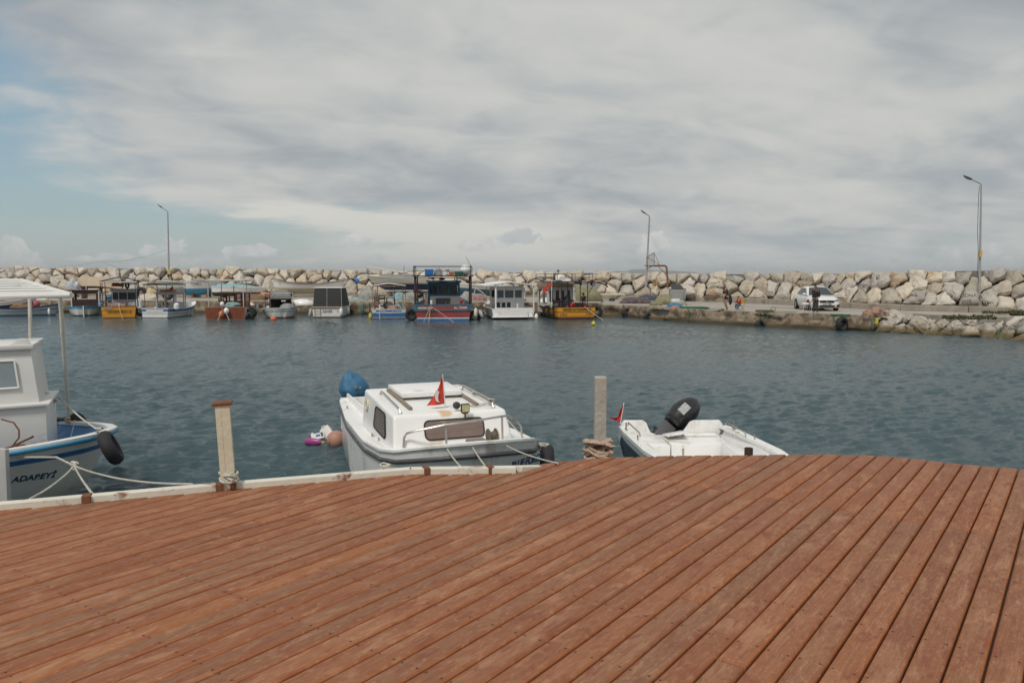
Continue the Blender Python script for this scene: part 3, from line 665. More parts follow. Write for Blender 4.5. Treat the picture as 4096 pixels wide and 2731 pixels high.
for i, (cell, (sx, sy)) in enumerate(zip(voronoi(shore, sh_inside), shore)):
    if len(cell) < 3: continue
    xs = [p[0] for p in cell]; ys = [p[1] for p in cell]
    if (max(xs) - min(xs)) < 9 or (max(ys) - min(ys)) < 6: continue
    cx, cy = sum(xs) / len(xs), sum(ys) / len(ys); pc = sh_point(cx, cy)
    pts = []
    for p in cell:                        # upright-ish face through the rock's own point, leaning back
        q = sh_point(*p); q2 = at_d(p[0], p[1], pc.y + (cy - p[1]) * 0.02); pts.append(q.lerp(q2, 0.55))
    mn = random.Random(i * 5 + 2).choice(['pale grey', 'pale grey', 'pale grey', 'cream'])
    o, rad = make_rock(pts, Vector((random.Random(i).uniform(-.25, .25), -0.82, 0.50)).normalized(), i + 900, mn, depthf=0.9, rough=1.3)
    t = (sy - interp(sx, sh_top)) / (interp(sx, sh_bot) - interp(sx, sh_top))
    ROCKS.append(dict(o=o, x=sx, y=sy, v=1 - t, rad=rad, tint=mn, set='shore', w=(max(xs) - min(xs)), h=(max(ys) - min(ys))))
# fill behind and below the boulders
dark_fill = mat('rubble_core', (0.10, 0.085, 0.065), 0.95, var=0.3, vscale=1, bump=1, bscale=3)
vs, fs = [], []
xs = list(range(-500, 4601, 100))
for px in xs:
    b, t, d = interp(px, baseY), interp(px, topY), interp(px, baseD)
    p0 = at_d(px, b + 2, d + 0.9); p1 = at_d(px, b, d + 1.5); p2 = at_d(px, (b * .25 + t * .75), d + 5.2); p3 = at_d(px, t + 4, d + 7.5)
    p3.z = min(p3.z, p2.z + 1.2)
    p4 = p3 + Vector((0, 6, -0.3)); p5 = p3 + Vector((0, 13, -5))
    p0.z = 0.3; vs += [p0, p1, p2, p3, p4, p5]
for i in range(len(xs) - 1):
    for j in range(5): a = i * 6 + j; fs.append((a, a + 6, a + 7, a + 1))
o = MB().add(vs, fs).build('terrain', dark_fill, smooth=60); struct(o)  # dark mound added to block light through gaps between the boulders
vs, fs = [], []; xs = list(range(3486, 4601, 30))
for px in xs:
    a = at_z(px, interp(px, sh_top) - 6, QZ - 0.1); b_ = sh_point(px, interp(px, sh_bot) + 2) + Vector((0, 0.6, -0.35)); m_ = a.lerp(b_, .5) + Vector((0, 0, -0.12))
    vs += [a + Vector((0, 1.5, 0)), a, m_, b_, b_ + Vector((0, -1, -1))]
for i in range(len(xs) - 1):
    for j in range(4): a = i * 5 + j; fs.append((a, a + 1, a + 6, a + 5))
o = MB().add(vs, fs).build('shore_terrain', dark_fill, smooth=60); struct(o)
# distant hills across the bay
def hills():
    d = 9000.0; prof = [(2380, 1102), (2440, 1090), (2465, 1083), (2500, 1086), (2530, 1078), (2558, 1076), (2600, 1078), (2650, 1080), (2700, 1084), (2780, 1090), (2830, 1092), (2845, 1090), (2870, 1094), (2950, 1099), (3050, 1101), (3200, 1103)]
    vs, fs = [], []; xs = np.linspace(2380, 3200, 90); K = 7
    for i, px in enumerate(xs):
        for k in range(K):
            t = k / (K - 1); h = CAMZ + (HZ - interp(px, prof)) * (d + 900) / F
            z = h * math.sin(t * math.pi / 2) ** 0.8 + (noise.noise(Vector((i * .35, k * .9, 0))) * 14 if 0 < k < K - 1 else 0)
            p = at_d(px, HZ, d + 1800 * t - 400); vs.append((p.x, p.y, z - (8 if k == 0 else 0)))
        p = at_d(px, HZ, d + 3500); vs.append((p.x, p.y, -20))
    for i in range(len(xs) - 1):
        for k in range(K): a = i * (K + 1) + k; fs.append((a, a + K + 1, a + K + 2, a + 1))
    o = MB().add(vs, fs).build('hills', mat('hill_scrub', (0.060, 0.075, 0.05), 0.95, var=0.35, vscale=0.004), smooth=60); struct(o)
hills()
# ------------------------------------------------------------------ shared materials
white = mat('white_paint', (0.66, 0.65, 0.62), 0.45, var=0.06, vscale=1.5, stain=(0.42, 0.36, 0.28), samt=0.0, sscale=1.6, bump=0.15, bscale=10)
gel = mat('gelcoat', (0.80, 0.795, 0.775), 0.30, var=0.04, vscale=2, stain=(0.52, 0.47, 0.38), samt=0.2, sscale=2.2, streak=True, bump=0.06, bscale=5)
cream = mat('cream_paint', (0.62, 0.585, 0.49), 0.5, var=0.08, stain=(0.30, 0.13, 0.05), samt=0.12, sscale=6, bump=0.2)
blk = mat('black_rubber', (0.018, 0.018, 0.02), 0.75, var=0.3, vscale=8, bump=0.3, bscale=30)
dgrey = mat('dark_grey', (0.05, 0.052, 0.055), 0.6, var=0.2)
mgrey = mat('mid_grey', (0.22, 0.225, 0.23), 0.6, var=0.15)
lgrey = mat('light_grey', (0.42, 0.43, 0.43), 0.6, var=0.1, stain=(0.3, 0.25, 0.2), samt=0.1)
steel = mat('stainless', (0.42, 0.40, 0.37), 0.35, metal=0.85, var=0.15, vscale=6, stain=(0.16, 0.08, 0.04), samt=0.2, sscale=9)
rust = mat('rust', (0.16, 0.065, 0.03), 0.85, var=0.4, vscale=10, bump=0.6, bscale=30)
navy = mat('navy_paint', (0.018, 0.03, 0.07), 0.45, var=0.15)
blue = mat('blue_paint', (0.03, 0.13, 0.33), 0.5, var=0.15, stain=(0.10, 0.2, 0.3), samt=0.1)
sky_blue = mat('light_blue_paint', (0.06, 0.27, 0.45), 0.5, var=0.15, stain=(0.25, 0.35, 0.4), samt=0.15)
yellow = mat('amber_paint', (0.60, 0.27, 0.018), 0.5, var=0.10, vscale=1.2, stain=(0.34, 0.17, 0.04), samt=0.15, streak=True)
red_worn = mat('worn_red_paint', (0.30, 0.045, 0.045), 0.6, var=0.2, vscale=1.4, stain=(0.14, 0.055, 0.045), samt=0.6, sscale=1.2)
red_dull = mat('dull_red_paint', (0.25, 0.055, 0.05), 0.6, var=0.12)
wood_b = mat('varnished_wood', (0.20, 0.055, 0.022), 0.5, var=0.25, vscale=5, streak=True, stain=(0.12, 0.035, 0.02), samt=0.3)
wood_g = mat('grey_wood', (0.22, 0.18, 0.14), 0.85, var=0.25, vscale=8, bump=0.6)
maroon = mat('dark_brown_cabin', (0.045, 0.016, 0.014), 0.55, var=0.2)
rope_m = mat('rope_white', (0.55, 0.52, 0.45), 0.9, var=0.35, vscale=55, bump=0.8, bscale=90)
rope_t = mat('rope_tan', (0.50, 0.36, 0.27), 0.9, var=0.35, vscale=55, bump=0.8, bscale=90)
rope_g = mat('rope_green', (0.06, 0.16, 0.09), 0.9, var=0.4, vscale=20, bump=0.8, bscale=50)
glass_d = mat('dark_glass', (0.03, 0.035, 0.04), 0.08, var=0.1)
pane_br = mat('tinted_pane', (0.19, 0.135, 0.115), 0.10, var=0.10, vscale=3, stain=(0.32, 0.26, 0.23), samt=0.15, sscale=4)
orange = mat('orange_plastic', (0.55, 0.13, 0.04), 0.5, var=0.15)
flag_red = mat('flag_red', (0.55, 0.05, 0.03), 0.8, var=0.15, vscale=6)
tarp_grey = mat('grey_tarp', (0.20, 0.205, 0.205), 0.8, var=0.15, vscale=2, bump=0.6, bscale=6)
tent = mat('charcoal_canvas', (0.035, 0.034, 0.035), 0.8, var=0.2, vscale=2, bump=0.4, bscale=5)
PI = math.pi
def sm(a, b, t): t = max(0, min(1, (t - a) / (b - a))); return t * t * (3 - 2 * t)
class Boat:
    def __init__(s, name, label, cat, loc, yaw, group=None, roll=0, pitch=0):
        s.r = thing(name, label, cat, loc, yaw, group); s.r.rotation_euler = (roll, pitch, yaw); s.M = Matrix.Translation(Vector(loc)) @ s.r.rotation_euler.to_matrix().to_4x4()
    def W(s, x, y, z): return s.M @ Vector((x, y, z))
    def part(s, name, mb, mats, parent=None, **k): return mb.build(name, mats, parent or s.r, **k)
    def hull(s, L, B, fb, bands, mats, tw=0.85, tm=0.4, pw=2.2, qw=0.8, rake=0.5, draft=0.35, wlr=(0.9, 0.55), stern='flat', wf=None, sf=None, n=22,
             gun=0.07, gm=None, gh=0.05, floor=0.4, fm=None, fore=None, forem=None, srake=0.0, side_planks=False):
        s.L, s.B = L, B
        def wid(t):
            if wf: return wf(t)
            if t < tm:
                if stern == 'round': return B / 2 * max(0.0, 1 - (1 - t / tm) ** 2.3) ** 0.55
                return B / 2 * (tw + (1 - tw) * math.sin(PI / 2 * t / tm))
            return B / 2 * max(0.0, 1 - ((t - tm) / (1 - tm)) ** pw) ** qw
        def she(t):
            if sf: return sf(t)
            a, m_, b = fb
            return m_ + (a - m_) * max(0, 1 - t / 0.45) ** 1.7 + (b - m_) * max(0, (t - 0.45) / 0.55) ** 1.8
        s.wid, s.she = wid, she
        fr = sorted({0.0, 1.0} | {b[0] for b in bands} | {b[1] for b in bands})
        rows = [None, None] + fr
        def xx(t, f): return t * (L - rake) + rake * max(0, f) * t ** 3 - rake * 0.6 * (t ** 6) * (1 if f < 0 else 0) - srake * f * (1 - t) ** 6 + (0.25 * (1 - f) if stern == 'round' and t < 0.02 else 0)
        s.xx = xx
        def pt(t, k):
            w_, H = wid(t), she(t); wl = w_ * (wlr[0] + (wlr[1] - wlr[0]) * t ** 1.6)
            if k == 0: return (0.0, -draft * (1 - 0.7 * t ** 4), xx(t, -1))
            if k == 1: return (wl * 0.72, -draft * 0.6 * (1 - 0.7 * t ** 4), xx(t, -.5))
            f = rows[k]; return (wl + (w_ - wl) * f ** 0.8, H * f, xx(t, f))
        s.pt = lambda t, f: Vector((xx(t, f), (wid(t) * (wlr[0] + (wlr[1] - wlr[0]) * t ** 1.6)) * (1 - f ** .8) + wid(t) * f ** 0.8, she(t) * f))
        ts = [1 - (1 - i / n) ** 1.25 for i in range(n + 1)]
        if stern == 'round': ts = [0.5 * (1 - math.cos(PI * i / (n + 6))) for i in range(n + 7)]
        K = len(rows); mb = MB(); mi_of = lambda k: next((b[2] for b in bands if k >= 2 and rows[k] >= b[0] - 1e-6 and rows[k + 1] <= b[1] + 1e-6), 0) if k >= 2 else (bands[0][2] if bands else 0)
        grid = {}
        for sd in (1, -1):
            vs = [Vector((x, sd * y, z)) for t in ts for (y, z, x) in [pt(t, k) for k in range(K)]]
            o = len(mb.v); mb.v += [tuple(v) for v in vs]
            for i in range(len(ts) - 1):
                for k in range(K - 1):
                    a = o + i * K + k; mb.f.append((a, a + K, a + K + 1, a + 1)); mb.m.append(mi_of(k))
            grid[sd] = o
        if stern == 'flat':
            for k in range(K - 1):
                a, b = grid[1] + k, grid[-1] + k; mb.f.append((a, a + 1, b + 1, b)); mb.m.append(mi_of(k))
        s.hullo = s.part('hull', mb, mats, smooth=50)
        # gunwale cap: a closed rectangular strip around the sheer
        top = [Vector((xx(t, 1), wid(t), she(t))) for t in ts]
        loop = [Vector((p.x, -p.y, p.z)) for p in reversed(top)] + (top if stern == 'flat' else top[1:])
        if loop[0] == loop[-1] or (loop[0] - loop[-1]).length < 1e-4: loop = loop[:-1]
        s.loop = loop; mb = MB(); m_ = len(loop); c0 = Vector((L * 0.42, 0, 0)); vs = []
        for i, p in enumerate(loop):
            a, b = loop[i - 1], loop[(i + 1) % m_]; t_ = (b - a); t_.z = 0; nn = Vector((t_.y, -t_.x, 0)); nn = nn.normalized() if nn.length > 1e-6 else Vector((1, 0, 0))
            if nn.dot(p - c0) < 0: nn = -nn
            if abs(p.x - xx(0, 1)) < 0.02 and stern == 'flat': nn = Vector((-0.8, nn.y * .6, 0))
            for q in ((0.02, -gh * .3), (0.02, gh * .7), (-gun, gh * .7), (-gun, -gh * .3)): vs.append(p + nn * q[0] + Vector((0, 0, q[1])))
        mb.add(vs, [(i * 4 + j, ((i + 1) % m_) * 4 + j, ((i + 1) % m_) * 4 + (j + 1) % 4, i * 4 + (j + 1) % 4) for i in range(m_) for j in range(4)])
        s.part('gunwale', mb, gm or mats[0], smooth=50)
        # inside: walls and floor
        if floor is not None:
            mb = MB(); ins = [p + (Vector((c0.x, 0, p.z)) - p).normalized() * (gun * 0.9) for p in loop]
            fl_z = max(0.08, floor); vs = list(ins)
            for p, q_ in zip(loop, ins):
                t_ = min(1, max(0, p.x / L)); H = max(.2, she(t_)); f_ = min(1, fl_z / H); wr = wlr[0] + (wlr[1] - wlr[0]) * t_ ** 1.6; k_ = wr + (1 - wr) * f_ ** .8
                vs.append(Vector((max(.45 if stern == 'round' else .1, min(q_.x, xx(t_, f_) - .06)), q_.y * k_ * .93, fl_z)))
            mb.add(vs, [(i, (i + 1) % m_, m_ + (i + 1) % m_, m_ + i) for i in range(m_)] + [tuple(range(m_, 2 * m_))])
            s.part('deck', mb, fm or mats[0], smooth=0)
        if fore:                          # decked-over bow from x=fore
            tt = [t for t in ts if xx(t, 1) >= fore]
            if tt[0] > 0: tt = [max(0, (fore) / (L - rake * 0.7))] + tt
            mb = MB(); vs = []
            for t in tt: vs += [Vector((xx(t, 1), wid(t) - .02, she(t) + .01)), Vector((xx(t, 1), 0, she(t) + .06)), Vector((xx(t, 1), -wid(t) + .02, she(t) + .01))]
            fs = []
            for i in range(len(tt) - 1): a = i * 3; fs += [(a, a + 3, a + 4, a + 1), (a + 1, a + 4, a + 5, a + 2)]
            vs += [Vector((vs[0].x, vs[0].y, 0.1)), Vector((vs[0].x, -vs[0].y, 0.1))]; fs.append((0, 1, 2, len(vs) - 1, len(vs) - 2))
            mb.add(vs, fs); s.part('foredeck', mb, forem or mats[0], smooth=40)
        return s
    def strake(s, f, m, w_=0.03, h=0.05, name='rub_rail', t0=0.0):
        mb = MB(); ts = [t0 + (1 - t0) * i / 24 for i in range(25)]
        for sd in (1, -1):
            pts = []
            for t in ts: p = s.pt(t, f); pts.append(Vector((p.x, p.y * sd, p.z)))
            vs = []
            for i, p in enumerate(pts):
                a, b = pts[max(0, i - 1)], pts[min(24, i + 1)]; d = b - a; nn = Vector((d.y, -d.x, 0)) * (1 if sd < 0 else -1); nn = nn.normalized() if nn.length > 1e-5 else Vector((1, 0, 0))
                if nn.y * sd < 0: nn = -nn
                vs += [p - Vector((0, 0, h / 2)), p + nn * w_ - Vector((0, 0, h / 2)), p + nn * w_ + Vector((0, 0, h / 2)), p + Vector((0, 0, h / 2))]
            mb.add(vs, [(i * 4 + j, (i + 1) * 4 + j, (i + 1) * 4 + (j + 1) % 4, i * 4 + (j + 1) % 4) for i in range(24) for j in range(4)] + [(0, 1, 2, 3), (96, 97, 98, 99)])
        p = s.pt(t0, f)
        if t0 == 0: mb.bx(p.x - w_, p.x + 0.002, -p.y - w_, p.y + w_, p.z - h / 2, p.z + h / 2)
        return s.part(name, mb, m, smooth=40)
    def house(s, x0, x1, y0, y1, z0, z1, wm, rm, zs=None, zh=None, posts_y=(), posts_x=(), glass=None, over=0.12, rt=0.06, name='cabin', open_back=True, back_low=True, pw_=0.07, gable=0.0, frame=None, taper=1.0):
        # frame-built wheelhouse: sill walls, posts and a roof slab, so one sees through it
        zs = zs or z0 + (z1 - z0) * 0.5; zh = zh or z1 - 0.12; mb = MB(); w = 0.04
        if back_low: mb.bx(x0, x0 + w, y0, y1, z0, zs)
        mb.bx(x1 - w, x1, y0, y1, z0, zs); mb.bx(x0 + w, x1 - w, y0, y0 + w, z0, zs); mb.bx(x0 + w, x1 - w, y1 - w, y1, z0, zs)
        for x in (x0, x1 - w): mb.bx(x, x + w, y0, y1, zh, z1)
        for y in (y0, y1 - w): mb.bx(x0 + w, x1 - w, y, y + w, zh, z1)
        zb = zs if back_low else z0
        for y in [y0, y1 - pw_] + [p - pw_ / 2 for p in posts_y]:
            mb.bx(x0 - .003, x0 + w + .003, y, y + pw_, zb - .004, zh + .004); mb.bx(x1 - w - .003, x1 + .003, y, y + pw_, zs - .004, zh + .004)
        for x in [x0 + w + .004] + [p for p in posts_x] + [x1 - pw_ - w - .004]:
            mb.bx(x, x + pw_, y0 + .001, y0 + w + .003, zs - .002, zh + .002); mb.bx(x, x + pw_, y1 - w - .003, y1 - .001, zs - .002, zh + .002)
        c = s.part(name, mb, wm, smooth=0)
        mb = MB(); ox, oy = over, over
        if gable: mb.add([(x, y, z) for x in (x0 - ox, x1 + ox) for y, z in ((y0 - oy, z1), ((y0 + y1) / 2, z1 + gable), (y1 + oy, z1), (y1 + oy, z1 + rt), ((y0 + y1) / 2, z1 + gable + rt), (y0 - oy, z1 + rt))],
                        [(5, 4, 3, 2, 1, 0), (6, 7, 8, 9, 10, 11)] + [(i, (i + 1) % 6, 6 + (i + 1) % 6, 6 + i) for i in range(6)])
        else: mb.bx(x0 - ox, x1 + ox, y0 - oy, y1 + oy, z1, z1 + rt)
        s.part('cabin_roof', mb, rm, smooth=0, bev=0.012)
        if glass:
            ys = sorted([y0 + pw_] + [p for p in posts_y] + [y1 - pw_])
            for a, b in zip(ys, ys[1:]):
                for x in ((x0 + w / 2, x1 - w / 2) if back_low else (x1 - w / 2,)):
                    m2 = MB().bx(x - .005, x + .005, a + pw_ / 2 - .02, b - pw_ / 2 + .02, zs, zh); s.part('window_pane', m2, glass, parent=c, smooth=0)
        return c
    def canopy(s, pts, top, m, r=0.022, roofm=None, sag=0.0, name='canopy', arch=0.0, rt=0.03, rails=None):
        # pts: list of (x,y,z0,z1) posts; top: (x0,x1,y0,y1,z)
        mb = MB()
        for x, y, a, b in pts: mb.cyl((x, y, a), (x, y, b), r, n=6)
        x0, x1, y0, y1, z = top
        for q in (((x0, y0), (x1, y0)), ((x0, y1), (x1, y1)), ((x0, y0), (x0, y1)), ((x1, y0), (x1, y1))): mb.tube([(q[0][0], q[0][1], z), (q[1][0], q[1][1], z)], r, 6)
        f = s.part(name + '_frame', mb, m)
        if roofm:
            mb = MB(); K = 8; vs = []
            for x in (x0 - .1, x1 + .1):
                for i in range(K + 1): t = i / K; vs.append((x, y0 + (y1 - y0) * t, z + .03 + arch * (1 - abs(2 * t - 1)) if arch > 0 else z + .03 - abs(arch) * 0))
            n_ = K + 1; vs2 = vs + [(a, b, c + rt) for a, b, c in vs]; L_ = len(vs); fs = []
            for i in range(K): fs += [(i, i + 1, n_ + i + 1, n_ + i), (L_ + i, L_ + n_ + i, L_ + n_ + i + 1, L_ + i + 1), (i, L_ + i, L_ + i + 1, i + 1), (n_ + i, n_ + i + 1, L_ + n_ + i + 1, L_ + n_ + i)]
            fs += [(0, n_, L_ + n_, L_), (K, L_ + K, L_ + n_ + K, n_ + K)]
            mb.add(vs2, fs); s.part(name, mb, roofm, smooth=30)
        return f
    def name(s, body, size, m, y, z, t='stern', **k): return text(body, size, m, s.r, (-0.028 - k.pop('dx', 0), y, z), (PI / 2, 0, -PI / 2), **k)
def lump(name, m, c, r, seed=0, amp=0.25, label=None, cat=None, group=None, flat=True, yaw=0, n=30, k=18, fr=2.2):
    sv = Vector((seed * 7.3, seed * 3.1, 1.7))
    mb = MB().ball((0, 0, 0), r, n=n, m=k)
    vs = []
    for v in mb.v:
        v = Vector(v); q = Vector((v.x / r[0], v.y / r[1], v.z / r[2])); h = noise.noise(q * fr + sv) * amp + noise.noise(q * fr * 2.7 + sv) * amp * .45 + noise.noise(q * fr * 7 + sv) * amp * .2
        v = v * (1 + h)
        if flat: v.z = max(v.z, -r[2] * 0.08)
        vs.append(tuple(v))
    mb.v = vs; o = mb.build(name, m, smooth=60); o.location = c; o.rotation_euler.z = yaw
    if label: tag(o, label, cat, group)
    return o
def tyre(c, R_, r, axis, label, group='old tyres used as fenders'):
    mb = MB().torus((0, 0, 0), R_, r, axis, n=26, k=10, sq=1.25); o = mb.build('tyre_fender', blk); o.location = c; tag(o, label, 'tyre', group); return o
def fender(c, r, h, m, label, tilt=(0, 0, 0), group='sausage fenders hanging on boats'):
    o = MB().lathe([(0.01, h / 2), (r * .5, h / 2 - .02), (r * .55, h / 2 - .06), (r, h / 2 - .14), (r, -h / 2 + .12), (r * .6, -h / 2 + .03), (0.01, -h / 2)], n=12).build('fender', m)
    o.location = c; o.rotation_euler = tilt; tag(o, label, 'fender', group); return o
def rope(pts, r, m, label, name='mooring_rope', n=6, group='mooring ropes'):
    o = MB().tube(pts, r, n).build(name, m, smooth=60); tag(o, label, 'rope', group); return o
def tangle(c, rad, m, label, seed, turns=9, r=0.014, squash=0.6, name='rope_tangle', cat='rope', group=None, wrap=None):
    rr = random.Random(seed); pts = []
    N = turns * 12
    for i in range(N):
        a = i / 12 * 2 * PI; ph = i * 0.37
        k = 0.75 + 0.3 * math.sin(ph * 1.3 + seed); pts.append(Vector((math.cos(a + ph * .15) * rad[0] * k, math.sin(a + ph * .1) * rad[1] * k, rad[2] * (math.sin(ph * .55 + seed) * .8 + rr.uniform(-.12, .12)))))
    o = MB().tube(pts, r, 6).build(name, m, smooth=70); o.location = c; tag(o, label, cat, group); return o
# ================================================================== deck edge: beam, posts
beam_m = mat('rusty_white_beam', (0.66, 0.63, 0.54), 0.5, var=0.06, stain=(0.22, 0.08, 0.03), samt=0.28, sscale=7.0, bump=0.25)
bz = DZ + 0.045
bp = [at_z(*q, bz) for q in ((-600, 2055), (0, 2004), (870, 1928), (1640, 1866), (2060, 1860))] + [at_z(2190, 1857, DZ - .03)]
mb = MB()
for a, b in zip(bp, bp[1:]):
    d = (b - a).normalized(); nn = Vector((d.y, -d.x, 0)); e = d * 0.004
    mb.slab([a - e, b + e, b + e + Vector((0, 0, -.16)), a - e + Vector((0, 0, -.16))], nn * 0.085)
beam = mb.build('edge_beam', beam_m, smooth=0, bev=0.005); tag(beam, 'white painted steel beam with rust spots along the deck edge', 'beam')
def rust_block(px, py, w_, k):
    p = at_z(px, py, bz); mb = MB().box((0, 0, -.035), (w_, 0.094, 0.085)); o = mb.build('rust_scar', rust, smooth=0, bev=.004); o.parent = beam; o.location = (p.x, p.y - .045, bz + .0025); o.rotation_euler.z = math.atan2(bp[2].y - bp[1].y, bp[2].x - bp[1].x)
for q in ((885, 1930, .05, 0), (940, 1925, .045, 0), (1707, 1866, .05, 0), (360, 1975, .06, 0), (1960, 1861, .05, 0)): rust_block(*q)
post_m = mat('rusty_cream_post', (0.60, 0.55, 0.42), 0.55, var=0.07, stain=(0.24, 0.09, 0.03), samt=0.42, sscale=4.0, streak=True, bump=0.3)
p = at_z(912, 1935, DZ + .04)
pt_ = thing('mooring_post', 'cream painted steel post with rusty flat cap at the deck edge', 'mooring post', (p.x, p.y + .03, DZ - .1), R(17))
mb = MB(); h = 0.76
mb.bx(-.052, -.045, -.055, .055, 0, h); mb.bx(.045, .052, -.055, .055, 0, h); mb.bx(-.045, .045, -.035, -.027, 0.002, h - .002); mb.bx(-.045, .045, .040, .055, 0.001, h - .003)
mb.bx(-.052, -.012, -.060, -.0555, 0, h); mb.bx(-.0115, .052, -.058, -.0555, 0, h)
mb.build('post_shaft', post_m, pt_, smooth=0); MB().bx(-.072, .072, -.07, .07, h, h + .022).build('cap_plate', rust, pt_, smooth=0, bev=.004)
pt_.rotation_euler.y = R(-2.5)
tangle((p.x, p.y, DZ + .10), (.085, .085, .035), rope_m, 'dirty white rope wound round the foot of the cream steel post', 3, turns=6, r=.011, name='wound_rope', group='ropes tied at the deck edge')
tangle(at_z(1540, 1876, DZ + .03), (.05, .03, .06), rope_m, 'white rope loops tied over the edge beam below the cabin boat', 5, turns=4, r=.008, name='wound_rope', group='ropes tied at the deck edge')
p = at_d(2400, 1700, 7.75)
pile = MB().box((0, 0, .2), (.115, .12, 4.4)).build('mooring_pile', mat('pile_grey', (0.40, 0.37, 0.32), 0.9, var=0.15, stain=(0.2, 0.18, 0.16), samt=0.25, sscale=5, streak=True, bump=0.7), smooth=0, bev=.01)
pile.location = (p.x, 7.75, .0); tag(pile, 'weathered grey square pile standing beyond the deck edge', 'pile')
tangle((p.x - .03, 7.62, 1.69), (.135, .10, .11), rope_t, 'thick tan rope bundle knotted round the grey square pile', 8, turns=16, r=.014, group='ropes tied at the deck edge')
p = at_d(2995, 1791, 8.0)
o = MB().lathe([(.043, -1.8), (.043, 0), (.034, 0), (.034, -.1), (.01, -.1)], n=18).build('pipe_pile', mat('brown_pipe', (0.055, 0.03, 0.02), 0.7, var=.3, bump=.4), smooth=40); o.location = p; tag(o, 'short dark brown pipe end sticking up beyond the deck edge', 'pipe')
# ================================================================== cabin boat (near, white)
h_ = Vector((0.36, -0.933)); tip = Vector((-0.32, 9.92)); Lc = 6.1; st = tip - h_ * Lc
cb = Boat('cabin_boat', 'white cabin boat with tinted windows, red flag and blue wrapped outboard', 'boat', (st.x, st.y, 0), math.atan2(h_.y, h_.x), group=None)
HB = [(0, 0.0), (.02, .22), (.08, .48), (.2, .70), (.4, .88), (.7, 1.01), (1.15, 1.11), (2, 1.18), (4, 1.12), (6.1, .92)]
def cw(t): return interp((1 - t) * Lc, HB)
def cs(t): d = (1 - t) * Lc; return interp(d, [(0, 1.27), (.35, 1.17), (.7, 1.07), (1.2, .99), (2.2, .94), (4, .93), (6.1, .96)])
cb.hull(Lc, 2.3, None, [(0, .82, 0), (.82, .90, 0), (.90, 1, 0)], [gel, dgrey], wf=cw, sf=cs, rake=0.35, wlr=(.96, .84), gm=gel, gun=.05, gh=.03, floor=None, n=44)
mb = MB(); ts = [0] + [1 - (1 - i / 60) ** 1.9 for i in range(1, 60)] + [1]
for f, rr in ((.865, .034),):
    pts = [Vector((cb.pt(t, f).x, cb.pt(t, f).y, cb.pt(t, f).z)) for t in ts]; pts = [Vector((q.x, -q.y, q.z)) for q in pts] + pts[::-1][1:]; mb.tube(pts, rr, 8)
cb.part('rub_rail', mb, mat('grey_rubrail', (0.075, 0.075, 0.08), 0.5, var=.4, vscale=5, stain=(.3, .3, .3), samt=.1, sscale=6), smooth=60)
# deck with cockpit well
mb = MB(); ts2 = [i / 40 for i in range(41)]; xs_ = [cb.xx(t, 1) for t in ts2]
vs, fs = [], []
for t, x in zip(ts2, xs_):
    w_ = max(0.0, cw(t) - .03); z = cs(t) + .012; iw = 0.80 if x < 3.06 else 0.0
    vs += [(x, w_, z), (x, w_ - .02 if w_ > .02 else 0, z + .02), (x, min(w_, max(iw, 0.0)) if iw else 0, z + .02), (x, -(min(w_, iw)) if iw else 0, z + .02), (x, -w_ + .02 if w_ > .02 else 0, z + .02), (x, -w_, z)]
for i in range(40):
    for k in range(5):
        if k == 2 and xs_[i + 1] < 3.1: continue
        a = i * 6 + k; fs.append((a, a + 6, a + 7, a + 1))
mb.add(vs, fs); cb.part('deck', mb, gel, smooth=40)
mb = MB(); mb.bx(0.05, 3.1, -.80, -.76, .35, 1.10); mb.bx(0.05, 3.1, .76, .80, .35, 1.10); mb.bx(0.04, .10, -.92, .92, .4, 1.02); mb.bx(0.1, 3.05, -.76, .76, .33, .36); mb.bx(.1, .55, -.75, .75, .36, .72)
cb.part('cockpit', mb, gel, smooth=0, bev=.012)
stain_m = mat('cabin_gelcoat', (0.80, 0.795, 0.77), 0.32, var=0.035, vscale=1.5, bump=0.05, bscale=4)
def add_rust(m, spots):
    nt = m.node_tree; p = nt.nodes['Principled BSDF']; src = p.inputs['Base Color'].links[0].from_socket; tc = nt.nodes.new('ShaderNodeTexCoord'); s = nt.nodes.new('ShaderNodeSeparateXYZ'); nt.links.new(tc.outputs['Object'], s.inputs[0])
    x, y, z = (E(nt, s.outputs[i]) for i in range(3)); n = nz(nt, tc.outputs['Object'], 9, 6, .65)
    for (cy, cz, ry, rz, a) in spots:
        d = (y - cy) * (y - cy) * (1 / ry / ry) + (z - cz) * (z - cz) * (1 / rz / rz)
        src = mixc(nt, (1.0 - (d + (n - .5) * 1.6).ss(.2, 1.1)) * x.ss(4.7, 4.8) * a, src, (0.58, 0.33, 0.10))
    nt.links.new(src, p.inputs['Base Color'])
add_rust(stain_m, [(-.20, 1.46, .12, .05, .75), (-.40, 1.06, .10, .10, .35), (-.32, 1.05, .05, .12, .4), (.03, 1.5, .06, .04, .6)])
mb = MB()
c8 = [(5.12, -1.0, .98), (5.12, .76, .98), (2.8, .80, .95), (2.8, -1.0, .95), (4.92, -.95, 1.475), (4.92, .70, 1.475), (2.82, .67, 1.57), (2.82, -.95, 1.57)]
mb.add(c8, [(3, 2, 1, 0), (4, 5, 6, 7), (0, 1, 5, 4), (1, 2, 6, 5), (2, 3, 7, 6), (3, 0, 4, 7)])
cabin = cb.part('cabin', mb, stain_m, bev=0.05, seg=4, smooth=60)
def face_frame(a, b, c_):             # a bottom-left, b bottom-right, c_ top-left -> matrix of the face
    a, b, c_ = map(Vector, (a, b, c_)); u = (b - a).normalized(); n = u.cross(c_ - a).normalized(); v = n.cross(u); return a, u, v, n
